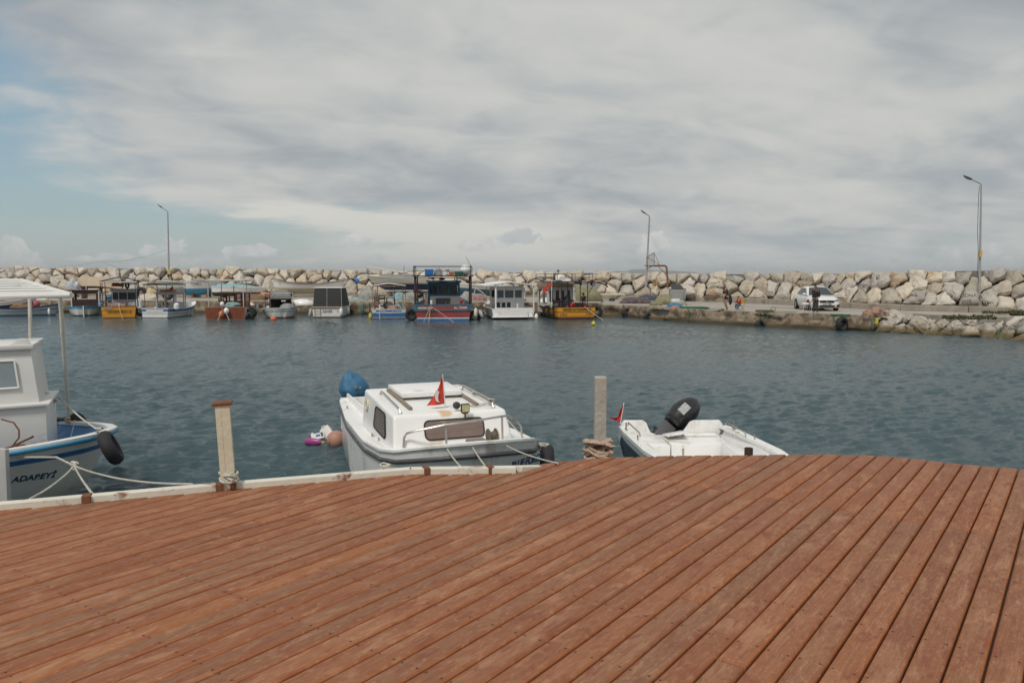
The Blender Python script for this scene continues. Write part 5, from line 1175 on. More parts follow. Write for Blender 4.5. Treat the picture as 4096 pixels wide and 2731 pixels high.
def winch(b, x, y, z, h=1.0, w=.34, name='net_winch', m=dgrey, m2=rust):
    mb = MB()
    for dy in (-w / 2, w / 2): mb.bx(x - .05, x + .05, y + dy - .03, y + dy + .03, z, z + h)
    mb.bx(x - .06, x + .06, y - w / 2, y + w / 2, z + h - .06, z + h); o = b.part(name, mb, m2, smooth=0)
    for k in (.35, .8): MB().lathe([(.06, -w * .62), (.16, -w * .6), (.16, -w * .54), (.07, -w * .48), (.07, w * .48), (.16, w * .54), (.16, w * .6), (.06, w * .62)], (x, y, z + h * k), 14, axis='Y').build('drum', m, o)
    return o
def bollard_post(b, x, y, z, h=.35, r=.06): return b.part('rudder_post', MB().box((x, y, z + h / 2), (r * 2, r * 2, h)), white, bev=.01)
G5 = 'fishing boats moored stern out along the quay'
# --- 1 blue and white double-ender with brown open cabin
p, S_ = fb_loc(335, 1264)
b = Boat('fishing_boat', 'small blue and white boat with open dark brown cabin', 'boat', (p.x, p.y, 0), R(114), G5)
b.hull(6.2, 2.85, (.80, .66, 1.05), [(0, .12, 2), (.12, .72, 0), (.72, .80, 1), (.80, .84, 0), (.84, 1, 1)], [white, sky_blue, navy], tm=.42, stern='round', wlr=(.72, .55), gm=sky_blue, floor=.3, fm=lgrey, fore=4.3, forem=white)
b.house(1.3, 3.6, -1.05, .92, .30, 2.10, maroon, maroon, zs=1.30, zh=1.82, posts_y=(), pw_=.16, over=.05, back_low=True)
b.part('cabin_side', MB().bx(1.24, 1.30, .93, 1.01, .5, 2.05), white, smooth=0); b.part('cabin_side', MB().bx(1.24, 1.30, -1.14, -1.06, .5, 2.05), white, smooth=0)
b.part('mast', MB().cyl((2.2, -.1, 2.1), (2.2, -.1, 2.75), .03), white); b.part('rudder', MB().bx(-.1, .12, -.04, .04, -.3, .85), white, bev=.01)
rope(catenary(b.W(.0, 0, .72), b.W(-1.0, -.1, -.05), .0), .02, rope_m, 'rope down the stern of the boat with the brown cabin', group='stern lines of the far boats')
lump('plastic_basin', sky_blue, b.W(1.0, -1.25, .92), (.22, .22, .2), 3, .08, 'light blue plastic tub between the brown cabin boat and the amber boat', 'tub')
# --- 2 amber boat
p, S_ = fb_loc(476, 1272)
b = Boat('fishing_boat', 'amber yellow fishing boat with dark peaked canopy and grey wheelhouse', 'boat', (p.x, p.y, 0), R(113), G5)
b.hull(7.5, 2.6, (.92, .82, 1.35), [(0, .06, 2), (.06, .18, 0), (.18, .62, 0), (.62, .68, 1), (.68, 1, 0)], [yellow, mat('dark_amber', (.22, .10, .02), .6), maroon], tw=.97, wlr=(.90, .5), gm=mat('brown_cap', (.20, .10, .04), .7), floor=.35, fm=wood_g, fore=5)
b.part('name_plate', MB().bx(-.026, -.012, .42, 1.06, .76, .87), mat('plate_tan', (.45, .33, .22), .6), smooth=0)
b.name('DENIZKURDU 26', .30, mat('letter_black', (.02, .02, .02), .6), -.05, .50, sx=.78, dx=.01); b.name('BL. İZMİR', .13, white, .74, .815, dx=.012)
b.house(2.2, 4.0, -1.25, .62, .35, 2.22, lgrey, lgrey, zs=1.42, zh=2.0, posts_y=(.1, -.55), glass=glass_d, over=.08)
b.canopy([(.15, 1.25, .9, 2.9), (.15, 1.12, .9, 2.9), (.15, -1.25, .9, 2.9), (.15, -1.40, .9, 2.9), (3.9, 1.2, .9, 2.9), (3.9, -1.35, .9, 2.9)], (.15, 4.2, -1.45, 1.25, 2.9), blk, r=.028)
mb = MB(); mb.slab([(0.05, 1.32, 2.93), (.05, -.1, 3.28), (4.3, -.1, 3.28), (4.3, 1.32, 2.93)], (0, 0, .03)); mb.slab([(0.05, -1.52, 2.93), (.05, -.1, 3.28), (4.3, -.1, 3.28), (4.3, -1.52, 2.93)], (0, 0, .03)); b.part('canopy', mb, tent, smooth=0)
b.part('canopy_bar', MB().cyl((.08, 1.3, 2.86), (.08, -1.4, 2.86), .045), white)
winch(b, 1.0, .75, .55, 1.3); bollard_post(b, .25, -.02, .8)
lump('fishing_net', net_pink, b.W(1.0, .1, .88), (.8, .75, .35), 5, label='pinkish fishing net heaped in the stern of the amber boat', cat='fishing net', group='heaps of fishing net')
lump('buoy_cluster', orange, b.W(2.6, .35, 2.52), (.28, .3, .26), 6, .3, 'orange and black buoys on the grey wheelhouse roof of the amber boat', 'buoys')
o = MB().torus((0, 0, 0), .26, .08, (1, 0, 0)).build('life_ring', dgrey); o.location = b.W(2.6, -.55, 2.62); tag(o, 'dark ring standing on the roof of the amber boat', 'life ring')
lump('white_sack', gel, b.W(1.4, -.95, .95), (.45, .3, .3), 9, .12, 'white sack in the right corner of the amber boat stern', 'sack')
fender(b.W(.4, -1.5, 1.1), .24, .9, gel, 'fat white fender standing between the amber boat and the steering wheel boat'); tyre(b.W(.7, -1.5, .5), .30, .12, (0, 1, 0), 'dark tyre squeezed on the right side of the amber boat')
rope(catenary(b.W(-.05, .0, 1.1), b.W(-1.6, -.35, -.05), 0), .02, rope_t, 'tan rope hanging down the amber transom', group='stern lines of the far boats')
# --- 3 white and blue boat with steering wheel
p, S_ = fb_loc(620, 1272)
b = Boat('fishing_boat', 'white and blue boat with open steering wheel console and green awning', 'boat', (p.x, p.y, 0), R(84), G5)
b.hull(6.4, 2.4, (.76, .70, 1.12), [(0, .05, 2), (.05, .45, 0), (.45, .50, 1), (.50, .62, 0), (.62, .68, 0), (.68, .92, 1), (.92, 1, 0)], [white, blue, navy], tw=.95, wlr=(.9, .55), gm=white, floor=.3, fm=lgrey, fore=3.4, forem=gel, rake=.7)
b.part('panel', MB().bx(-.02, -.008, -.72, .72, .50, .66), white, smooth=0)
b.part('cabin_trunk', MB().box((4.1, 0, 1.02), (1.5, 1.3, .42), top=(.8, .85)), gel, bev=.04, seg=3)
b.house(1.7, 3.1, -.85, .85, .3, 1.98, lgrey, lgrey, zs=1.12, zh=1.86, posts_y=(.1,), over=.12, back_low=False, pw_=.10)
b.part('console', MB().bx(2.3, 2.5, -.8, .8, .3, 1.18), lgrey, smooth=0)
b.part('steering_wheel', MB().torus((2.22, .32, 1.05), .22, .025, (1, 0, .2)).cyl((2.22, .10, 1.05), (2.22, .54, 1.05), .015).cyl((2.22, .32, .83), (2.22, .32, 1.27), .015), blk)
b.canopy([(.2, .95, .7, 2.65), (.2, -.95, .7, 2.65), (2.2, 1.0, .8, 2.65), (2.9, -1.05, .8, 2.65)], (.2, 3.0, -1.05, 1.05, 2.65), mat('brown_pole', (.10, .06, .05), .6), r=.028, roofm=mat('green_awning', (.05, .09, .075), .8), arch=.10)
b.part('life_raft', MB().bx(1.8, 2.6, -.45, .6, 2.06, 2.22), orange, bev=.05); b.part('pennant', MB().slab([(2.0, -.5, 2.2), (2.0, -.5, 2.6), (2.0, -.1, 2.2)], (.01, 0, 0)), flag_red, smooth=0)
bollard_post(b, .25, .05, .6, .3)
for x, y in ((1.0, .9),): fender(b.W(x, -1.3, .9), .22, .6, gel, 'short white fender on the left side of the steering wheel boat')
# --- 4 boat with varnished transom
p, S_ = fb_loc(902, 1278)
b = Boat('fishing_boat', 'boat with reddish brown planked transom and white tube canopy', 'boat', (p.x, p.y, 0), R(97), G5)
b.hull(7.2, 3.1, (.96, .86, 1.25), [(0, .5, 0), (.5, 1, 0)], [white, wood_b], tw=.98, wlr=(.90, .5), gm=mat('tan_cap', (.34, .17, .08), .6), floor=.35, fm=wood_g, fore=4.4, forem=white)
mb = MB()
for i in range(30):
    y = -1.50 + i * .1005; k = (1 - abs(y) / 1.55) * 0; z0 = .03; yl = y * .93
    mb.add([(-.035, yl, z0), (-.035, yl + .084, z0), (-.035, y + .088, .93), (-.035, y, .93), (-.01, yl, z0), (-.01, yl + .084, z0), (-.01, y + .088, .93), (-.01, y, .93)], [(0, 1, 2, 3), (4, 7, 6, 5), (0, 4, 5, 1), (1, 5, 6, 2), (2, 6, 7, 3), (3, 7, 4, 0)])
b.part('transom_planking', mb, wood_b, smooth=0)
b.canopy([(.2, 1.28, .9, 3.0), (.2, -1.35, .9, 3.0), (2.6, .85, .9, 3.0), (2.6, -1.1, .9, 3.0)], (.15, 3.0, -1.45, 1.40, 2.98), cream, r=.035, roofm=None)
b.part('awning', MB().bx(.1, 3.1, -1.5, 1.45, 3.02, 3.07), white, smooth=0, bev=.02)
b.house(2.0, 3.9, -1.12, .82, .35, 2.05, wood_b, white, zs=1.35, zh=1.92, posts_y=(.12, -.42), over=.06, pw_=.12, back_low=True)
MB_ = b.part('cabin_lining', MB().bx(2.06, 2.1, -1.05, .75, .36, 1.33), maroon, smooth=0)
b.part('antenna', MB().cyl((2.9, -.05, 2.1), (2.9, -.05, 2.6), .03).cyl((2.9, .2, 2.45), (2.9, -.3, 2.45), .02), blk)
winch(b, 1.2, .55, .6, 1.1, m=wood_g, m2=mat('brass', (.3, .2, .08), .4))
lump('fishing_net', net_teal, b.W(1.0, -.35, 1.0), (.6, .6, .34), 15, label='multicoloured net heap behind the varnished transom', cat='fishing net', group='heaps of fishing net')
for k, (y, z, c, m_) in enumerate(((.15, 1.2, .16, gel), (.22, .42, .22, orange), (-.15, .68, .20, gel))): lump('buoy', m_, b.W(-.3, y, z), (c, c, c * 1.25), 20 + k, .03, ('white jug tied on top of the varnished transom', 'orange round buoy hanging on the varnished transom', 'white canister hanging on the varnished transom')[k], ('jug', 'buoy', 'canister')[k], flat=False)
for k, (x, z) in enumerate(((.7, .35), (1.4, .45))): tyre(b.W(x, -1.62 - .05 * k, z), .34, .12, (.1, 1, 0), ('nearer black tyre on the right side of the varnished boat', 'farther black tyre on the right side of the varnished boat')[k])
fender(b.W(3.4, -1.75, .75), .11, .7, gel, 'slim white fender on the right side of the varnished boat')
rope(catenary(b.W(-.2, .1, .9), b.W(-1.3, .3, -.05), 0), .018, rope_m, 'left white stern rope below the varnished transom', group='stern lines of the far boats'); rope(catenary(b.W(-.2, .0, .8), b.W(-1.3, -.6, -.05), 0), .018, rope_m, 'right white stern rope below the varnished transom', group='stern lines of the far boats')
# --- 5 grey double-ender with spray cloth
p, S_ = fb_loc(1121, 1274)
b = Boat('fishing_boat', 'small pale grey double ended boat with grey cloth over its cabin', 'boat', (p.x, p.y, 0), R(106), G5)
b.hull(5.8, 2.9, (.82, .66, 1.0), [(0, .10, 2), (.10, .15, 1), (.15, .66, 0), (.66, .72, 1), (.72, 1, 0)], [mat('hull_offwhite', (.58, .585, .57), .5, var=.08, stain=(.4,.38,.33), samt=.1), dgrey, mat('boot_red', (.16, .05, .04))], tm=.42, stern='round', wlr=(.72, .5), gm=white, floor=.3, fm=dgrey, fore=3.6, forem=white)
b.house(1.5, 3.0, -.90, .75, .3, 1.50, maroon, mat('ochre_board', (.30, .19, .08), .6), zs=.9, zh=1.42, posts_y=(), over=.05, back_low=False, pw_=.06)
b.part('cabin_back', MB().bx(2.4, 2.44, -.88, .72, .3, 1.45), mat('hole_dark', (.008, .006, .006), .9), smooth=0)  # near-black sheet stands in for the shade inside the cabin opening
b.part('spray_cloth', MB().add([(1.4, .8, 1.52), (1.4, -.98, 1.52), (3.0, -.98, 1.52), (3.0, .8, 1.52), (1.7, .45, 2.18), (1.7, -.62, 2.18), (2.8, -.5, 2.2), (2.8, .4, 2.2)], BF), tarp_grey, bev=.08, seg=3)
b.part('cloth_frame', MB().tube([(1.3, .85, .7), (1.3, .85, 1.98), (1.3, -1.0, 1.98), (1.3, -1.0, .7)], .025), white); b.part('aerial', MB().cyl((1.2, .75, .7), (1.2, .75, 2.75), .014), rust)
b.part('sign_plate', MB().bx(1.49, 1.505, -.45, -.1, 1.30, 1.40), white, smooth=0); winch(b, .8, .95, .7, 1.2, w=.3)
lump('fishing_net', mgrey, b.W(.9, -.55, .78), (.6, .65, .40), 25, .08, label='rounded grey net bundle in the pale grey boat', cat='fishing net', group='heaps of fishing net')
b.name('L. İZMİR', .12, navy, .62, .66, dx=-.22)
lump('white_dinghy', gel, b.W(3.2, -1.75, .95), (1.1, .55, .50), 26, .04, 'white rounded dinghy shell between the grey boat and the tent boat', 'dinghy', n=20, k=14)
o = lump('buoy', orange, at_z(1093, 1276, .08), (.24, .24, .22), 27, .03, 'orange buoy floating at the stern of the pale grey boat', 'buoy', flat=False)
# --- 6 white boat under charcoal tent
p, S_ = fb_loc(1315, 1271)
b = Boat('cabin_cruiser', 'white boat fully closed by a charcoal canvas tent', 'boat', (p.x - .1, p.y, 0), R(92), G5)
b.hull(6.8, 2.5, (.82, .86, 1.15), [(0, .08, 1), (.08, .16, 2), (.16, 1, 0)], [white, navy, mat('rust_line', (.35, .25, .15))], tw=.97, wlr=(.93, .55), gm=cream, floor=.3, fore=4.2, forem=gel)
mb = MB().add([(.12, 1.18, .84), (.12, -1.18, .84), (3.4, -1.22, .9), (3.4, 1.22, .9), (.30, 1.08, 2.35), (.30, -1.10, 2.35), (2.7, -1.06, 2.40), (2.7, 1.06, 2.40)], BF); tn = b.part('tent', mb, tent, bev=.06, seg=3)
b.part('tent_top', MB().bx(.25, 2.8, -1.16, 1.14, 2.37, 2.44), white, smooth=0, bev=.02); b.part('tent_seam', MB().tube([(.10, .05, .86), (.27, .05, 2.38)], .018, 6).tube([(.10, -1.15, .86), (.27, -1.08, 2.38)], .018, 6), lgrey)
b.part('stern_ladder', MB().tube([(-.06, 1.0, .12), (-.06, 1.0, .82)], .02).tube([(-.06, .55, .12), (-.06, .55, .82)], .02).cyl((-.06, 1.0, .35), (-.06, .55, .35), .015).cyl((-.06, 1.0, .55), (-.06, .55, .55), .015), mat('tan_rung', (.4, .3, .2)))
b.part('stern_rail', MB().tube([(-.08, 1.25, .86), (-.08, -1.25, .86)], .04), mat('tan_rung', (.4, .3, .2)))
b.part('bow_rail', MB().tube([(3.2, -1.25, 1.0), (3.6, -1.25, 1.5), (4.8, -1.1, 1.5), (6.4, -.1, 1.45)], .02), cream)
b.name('L.İZMİR', .27, navy, .08, .50, dx=0); b.name('2045', .11, mgrey, -.85, .52)
fender(b.W(-.12, -1.12, .48), .13, .66, gel, 'upright white fender on the tent boat transom corner'); fender(b.W(1.2, -1.45, .55), .12, .62, cream, 'cream fender on the right side of the tent boat'); fender(b.W(.1, 1.4, .42), .12, .7, lgrey, 'grey leaning fender on the left side of the tent boat', (0, R(12), 0))
# --- 7 small blue boat
p, S_ = fb_loc(1556, 1274)
b = Boat('fishing_boat', 'small blue and white boat with white gabled canopy on rusty posts', 'boat', (p.x, p.y, 0), R(99), G5)
b.hull(5.6, 2.75, (.70, .66, 1.0), [(0, .09, 2), (.09, .14, 0), (.14, .62, 1), (.62, .74, 0), (.74, .94, 1), (.94, 1, 0)], [white, blue, maroon], tw=.97, wlr=(.94, .5), gm=white, floor=.3, fm=lgrey, fore=3.6)
b.part('transom_moulding', MB().bx(-.03, -.012, -1.32, -.98, .50, .64).bx(-.03, -.012, 1.0, 1.32, .50, .64), white, smooth=0, bev=.01)
b.name('MASAL 1', .17, white, .42, .565, bold=.003); b.name('BL. ÇEŞME', .14, white, -.58, .56)
b.canopy([(.15, 1.28, .6, 2.55), (.3, -1.12, .6, 2.55), (.5, -1.32, .6, 2.55), (2.0, .9, .7, 2.55), (2.6, -.45, .7, 2.55)], (.1, 3.0, -1.35, 1.32, 2.55), mat('rusty_white', (.42, .30, .2), .7, var=.3, stain=(.25, .1, .05), samt=.5, sscale=5), r=.03, roofm=gel, arch=.18)
winch(b, 1.2, .95, .5, 1.15); winch(b, 1.5, .55, .5, 1.3, w=.45); b.part('helm_arch', MB().tube([(1.6, .2, .5), (1.6, .15, 1.6), (1.6, -.45, 1.6), (1.6, -.5, .6)], .05), dgrey)
bollard_post(b, .2, .72, .6, .5)
b.part('outboard_motor', MB().ball((1.9, .05, 1.0), (.4, .45, .3)), lgrey)
lump('fishing_net', net_pink, b.W(.8, -.35, .72), (.5, .7, .32), 31, label='pink and teal net heap in the small blue boat', cat='fishing net', group='heaps of fishing net')
lump('fishing_net', net_teal, b.W(1.0, -.75, .78), (.4, .35, .36), 32, label='pale teal net heap at the right of the small blue boat', cat='fishing net', group='heaps of fishing net')
o = MB().cyl((0, 0, -.1), (0, 0, 1.3), .02).slab([(0, 0, .5), (0, 0, 1.2), (0, -.12, .35)], (.01, 0, 0)).build('red_flag', flag_red); o.location = b.W(.8, 1.0, .9); tag(o, 'furled red flag under the white gabled canopy', 'flag')
lump('water_bucket', sky_blue, b.W(1.7, -.2, 1.75), (.18, .18, .16), 33, .05, 'blue bucket on the helm of the small blue boat', 'bucket')
fender(b.W(.0, 1.45, .2), .14, .55, mat('yellow_fender', (.5, .42, .06)), 'yellow fender at the left stern of the small blue boat')
fender(b.W(.2, 1.5, .85), .07, .8, net_dark, 'dark slim fender above the yellow one')
rope(catenary(b.W(-.05, .72, .8), b.W(-.9, .72, -.05), 0), .016, rope_m, 'white rope down the blue transom', group='stern lines of the far boats')
# --- 8 red trawler
p, S_ = fb_loc(1773, 1283)
b = Boat('trawler', 'large worn red fishing boat with blue wheelhouse and tall steel rack', 'boat', (p.x, p.y, 0), R(94.5), G5)
b.hull(11, 4.5, (1.18, 1.1, 1.9), [(0, .06, 1), (.06, .14, 1), (.14, .20, 2), (.20, .60, 0), (.60, .68, 3), (.68, .96, 4), (.96, 1, 3)], [red_worn, blue, white, mat('slate_blue', (.035, .13, .20), .6, var=.2), red_dull], tw=.96, wlr=(.88, .5), gm=mat('slate_blue', (.035, .13, .20)), floor=.5, fm=wood_g, fore=7.5, gun=.14, gh=.09, draft=.7)
sl = MATS['slate_blue']
for sd in (-1, 1): b.part('corner_patch', MB().slab([(-.025, sd * 2.18, .82), (-.025, sd * 1.83, .84), (-.025, sd * 1.93, .9), (-.025, sd * 1.82, .97), (-.025, sd * 1.93, 1.04), (-.025, sd * 1.84, 1.12), (-.025, sd * 2.2, 1.14)], (.012, 0, 0)), sl, smooth=0)
b.part('stern_beam', MB().bx(-.06, 0, -2.2, 2.2, .735, .79), sl, bev=.01)
b.name('DEVRIM 2018', .22, white, 1.35, .95, bold=.006, sx=.85); b.name('B.L. İZMIR', .22, white, -1.32, .97, bold=.006)
stl = mat('dark_steel', (.035, .025, .03), .7, var=.3, stain=(.12, .06, .04), samt=.3, sscale=4)
mb = MB()
for y in (2.08, -2.08): mb.cyl((.25, y, .9), (.25, y, 3.32), .09, n=10).cyl((4.2, y, .9), (4.2, y, 3.32), .05, n=8)
mb.bx(.05, 4.4, -2.3, 2.3, 3.32, 3.40)
rk = b.part('rack', mb, stl, smooth=30)
mb = MB()
for z in (3.74, 4.05, 4.10)[:]: mb.tube([(4.4, 2.2, z), (.1, 2.2, z), (.1, -2.15, z), (4.4, -2.15, z)], .020, 6)
for q in ((.1, 2.2), (.1, 2.12), (.1, -2.08), (.1, -2.18), (4.4, 2.2), (4.4, -2.15), (2.2, 2.2), (2.2, -2.15)): mb.cyl((q[0], q[1], 3.4), (q[0], q[1], 4.1), .025, n=6)
mb.build('rack_rail', stl, rk)
cab = b.house(3.2, 6.0, -1.30, 1.22, .5, 2.85, sl, sl, zs=1.95, zh=2.62, posts_y=(.42, -.42), glass=glass_d, over=.12, rt=.14, pw_=.14)
b.part('cabin_front_white', MB().bx(3.14, 3.198, -1.29, 1.05, .5, 1.78), white, smooth=0, bev=.01)
for y0, y1 in ((1.34, .38), (-.28, -1.0)): b.part('roof_board', MB().bx(3.05, 3.078, y1, y0, 2.87, 2.97), lgrey, smooth=0)
for y0, y1 in ((.98, .56), (.28, -.30), (-.52, -.98)): b.part('window_frame', MB().slab([(3.17, (y0 + y1) / 2 + a * (y0 - y1) / .9, 2.28 + c_) for a, c_ in rrect(.9, .62, .12)], (.02, 0, 0)), glass_d, smooth=0)
b.part('wheel_grille', MB().bx(3.10, 3.135, -.55, .60, .95, 1.62), mat('slate_grille', (.10, .11, .13), .6), smooth=0)
b.part('hatch_frame', MB().tube([(3.05, -.18, 1.0), (3.05, -.18, 1.3), (3.05, -.46, 1.3), (3.05, -.46, 1.0)], .03, 4), cream)
b.part('roof_gear', MB().cyl((3.4, 1.2, 3.20), (3.4, -1.35, 3.22), .025).cyl((3.4, -.9, 3.0), (3.4, -.9, 3.2), .03).cyl((3.4, .8, 3.0), (3.4, .8, 3.2), .03).ball((3.5, .85, 3.18), (.14, .2, .08)).ball((3.5, .1, 3.12), (.2, .25, .08)), stl)
winch(b, 1.0, 1.72, .7, 1.45, w=.38, m=blk, m2=dgrey); b.part('plank_post', MB().bx(.9, 1.0, 1.2, 1.36, .6, 2.05), wood_g, smooth=0)
bollard_post(b, .3, .90, 1.05, .5, .08)
b.part('aerial', MB().tube([(.1, -2.1, 4.1), (.1, -1.74, 4.78)], .016, 6), dgrey)
def box_thing(name, b_, x, y, z, d, m_, label, cat, **k):
    o = MB().box((0, 0, d[2] / 2), d, top=k.get('top', (1.05, 1.05))).build(name, m_, bev=.02); o.location = b_.W(x, y, z); o.rotation_euler.z = b_.r.rotation_euler.z; tag(o, label, cat); return o
box_thing('plastic_drum', b, .8, 1.05, 3.4, (.55, .62, .48), barrel, 'bright blue plastic box on the rack of the red boat', 'box')
box_thing('fish_crate', b, .6, -.64, 3.4, (.45, .36, .28), orange, 'orange fish crate on the rack of the red boat', 'crate')
box_thing('fish_crate', b, .6, -1.20, 3.4, (.5, .66, .30), crate_g, 'dark green fish crate on the rack beside the white tank', 'crate')
tk = MB().ball((0, 0, .42), (.42, .42, .44), n=20).lathe([(.2, 0), (.2, .05)], (0, 0, .84), 14).build('water_tank', gel); tk.location = b.W(1.2, -1.72, 3.4); tag(tk, 'round white water tank on the rack of the red boat', 'tank')
lump('canvas_sack', tarp_grey, b.W(1.4, .35, 3.4), (.35, .4, .55), 41, .2, 'grey canvas sack on the rack beside the blue box', 'sack')
lump('gear_bundle', lgrey, b.W(1.2, -.15, 3.4), (.3, .2, .3), 42, .35, 'small pile of pale gear in the middle of the rack', 'gear')
for q, lb_ in (((-.02, .95, 1.1, -1.7, 1.05), 'left tan rope fanning down the red transom'), ((-.02, .9, 1.1, -1.9, -.85), 'right tan rope fanning down the red transom'), ((-.02, .95, 1.1, -1.2, 1.45), 'outer left rope fanning down the red transom')): rope(catenary(b.W(q[0], q[1], q[2]), b.W(q[3], q[4], -.05), 0), .018, rope_t, lb_, group='stern lines of the far boats')
tyre(b.W(.6, -2.4, .30), .36, .14, (.1, 1, 0), 'black tyre on the right side of the red trawler'); tyre(b.W(.6, 2.4, .45), .34, .14, (-.1, 1, 0), 'black tyre on the left side of the red trawler')
fender(b.W(.0, -2.45, .62), .14, .72, cream, 'upright cream fender beside the right corner of the red transom')
fender(b.W(.0, -2.85, .52), .13, .62, lgrey, 'leaning grey fender between the red boat and the white one', (0, R(-25), 0))
# --- 9 white boat with gabled roof
p, S_ = fb_loc(2054, 1277)
b = Boat('cabin_cruiser', 'white boat with wide gabled roof and glazed cabin back', 'boat', (p.x, p.y, 0), R(101), G5)
b.hull(8.2, 3.5, (.80, .84, 1.3), [(0, .08, 1), (.08, .20, 1), (.20, 1, 0)], [gel, blk], tw=.97, wlr=(.90, .5), gm=gel, floor=.35, fm=lgrey, fore=5.6, gun=.1)
b.part('swim_platform', MB().bx(-.45, -.02, -1.6, 1.75, .16, .24), gel, bev=.02); b.part('transom_panel', MB().slab([(-.03, y, z) for y, z in ((1.2, .35), (1.35, .66), (-1.3, .66), (-1.2, .35))], (.015, 0, 0)), white, smooth=0)
b.house(2.0, 5.0, -1.25, 1.05, .35, 2.45, gel, gel, zs=1.62, zh=2.22, posts_y=(.36, -.45), glass=mat('sea_glass', (.10, .125, .14), .1), over=.0, rt=.04, pw_=.12)
for y in (.85, .42, 0.0): b.part('lower_window', MB().bx(1.985, 1.997, y - .14, y + .14, .85, 1.25), glass_d, smooth=0)
mb = MB(); x0, x1 = .1, 5.3
mb.add([(x, y, z) for x in (x0, x1) for y, z in ((2.3, 2.55), (.2, 2.86), (-1.75, 2.62), (-1.75, 2.70), (.2, 2.95), (2.3, 2.63))], [(5, 4, 3, 2, 1, 0), (6, 7, 8, 9, 10, 11)] + [(i, (i + 1) % 6, 6 + (i + 1) % 6, 6 + i) for i in range(6)])
b.part('roof', mb, gel, smooth=0)
b.part('roof_post', MB().bx(.25, .36, 1.30, 1.42, .8, 2.7), gel, bev=.01); b.part('roof_post', MB().bx(.25, .36, -1.72, -1.62, .8, 2.65), gel, bev=.01)
for y in (2.05, 1.72): b.part('pole', MB().cyl((.6 if y > 2 else .3, y, .7), (.6 if y > 2 else .3, y, 2.6), .022), mat('rusty_white', (.42, .3, .2)))
b.part('stern_bench', MB().bx(.1, .5, -1.5, 1.4, .4, .86), gel, bev=.02); bollard_post(b, .2, -.35, .85, .36); b.part('boarding_ladder', MB().tube([(-.1, -1.1, .55), (-.5, -1.1, .3), (-.5, -1.1, .02), (-.5, -1.45, .02), (-.5, -1.45, .3), (-.1, -1.45, .55)], .022), steel)
fender(b.W(-.2, -1.78, .2), .14, .5, gel, 'white fender low between the white boat and the amber one')
# --- 10 amber boat with people
p, S_ = fb_loc(2300, 1277)
kb = Boat('fishing_boat', 'big amber fishing boat with white cabin, dark canopy rack and people aboard', 'boat', (p.x + .1, p.y, 0), R(104), G5)
b = kb
b.hull(9.2, 3.3, (.96, .86, 1.5), [(0, .16, 1), (.16, .20, 0), (.20, .25, 1), (.25, .55, 0), (.55, .61, 1), (.61, .96, 0), (.96, 1, 1)], [yellow, maroon], tw=.95, wlr=(.92, .5), gm=maroon, floor=.4, fm=wood_g, fore=6.5, forem=white, gun=.1)
lk = MATS['letter_black']
b.name('DENİZ KAYNARPINAR', .25, lk, -.05, .76, sx=.92, shear=.15, bold=.003); b.name('L.İzmir', .20, lk, 1.05, .40, shear=.3); b.name('L..İzmir', .20, lk, -1.10, .44, shear=.3)
b.house(2.6, 5.6, -.60, 2.05 - .5, .4, 2.42, white, white, zs=1.1, zh=2.3, posts_y=(1.0, .5, 0.05), over=.0, rt=.05, pw_=.22)
for y in (1.28, .74, .30, -.20): b.part('cabin_window', MB().slab([(2.585, y + a, 1.75 + c_) for a, c_ in rrect(.26, .95, .09)], (.012, 0, 0)), mat('brown_glass', (.045, .025, .022), .2), smooth=0)
b.part('cabin_panel', MB().bx(2.60, 2.64, -.58, 1.5, .4, 2.3), white, smooth=0)
b.part('roof_trim', MB().bx(2.4, 5.8, -.75, 1.72, 2.48, 2.56), yellow, bev=.01); b.part('roof_top', MB().bx(2.5, 5.7, -.6, 1.6, 2.56, 2.80), white, bev=.02)
rkm = mat('brown_steel', (.045, .018, .022), .6, var=.3)
mb = MB()
for q in ((.5, .55), (.4, -.45), (.4, -1.05)): mb.cyl((q[0], q[1], .85), (q[0], q[1], 2.88), .035, n=8)
mb.cyl((.2, 1.15, .85), (.2, 1.15, 2.85), .035).cyl((.4, -1.1, 2.0), (.4, -1.7, 2.85), .03).cyl((.4, -1.45, .85), (.4, -1.45, 1.0), .04)
mb.bx(.1, 5.6, -1.75, 1.85, 2.86, 2.93); mb.tube([(.2, -1.7, 2.9), (.2, -2.4, 2.7), (.3, -2.7, 2.5)], .05)
rk = b.part('rack', mb, rkm, smooth=30)
mb = MB()
for z in (3.2, 3.52): mb.tube([(5.2, 1.8, z), (.2, 1.8, z), (.2, -1.4, z + .05), (5.2, -1.4, z + .05), (5.2, 1.8, z)], .018, 6)
for q in ((.2, 1.8), (.2, 1.5), (.2, .35), (.2, .05), (.2, -1.1), (.2, -1.4), (5.2, 1.8), (5.2, -1.4), (5.2, 0)): mb.cyl((q[0], q[1], 2.9), (q[0], q[1], 3.55), .022, n=6)
mb.build('rack_rail', rkm, rk)
o = MB().lathe([(.05, -.62), (.24, -.6), (.26, -.3), (.26, .3), (.24, .6), (.05, .62)], n=16, axis='Y').build('life_raft_canister', gel); o.location = b.W(1.2, .95, 3.22); o.rotation_euler.z = R(14); tag(o, 'white life raft canister on the rack of the big amber boat', 'life raft')
o = MB().ball((0, 0, .16), (.2, .2, .18)).build('radar_dome', gel); o.location = b.W(.7, 1.3, 2.93); tag(o, 'small white dome beside the life raft canister', 'dome')
for k, y in enumerate((-.35, -1.25)): tyre(b.W(.05, y, 2.86), .17, .07, (1, 0, 0), ('left of the two small dark tyres hung on the canopy rack edge', 'right of the two small dark tyres hung on the canopy rack edge')[k], 'small tyres on the canopy rack')
b.part('mast', MB().cyl((1.6, 1.0, 2.9), (1.6, 1.0, 3.9), .03).box((1.6, 1.0, 3.75), (.1, .2, .1)), rust)
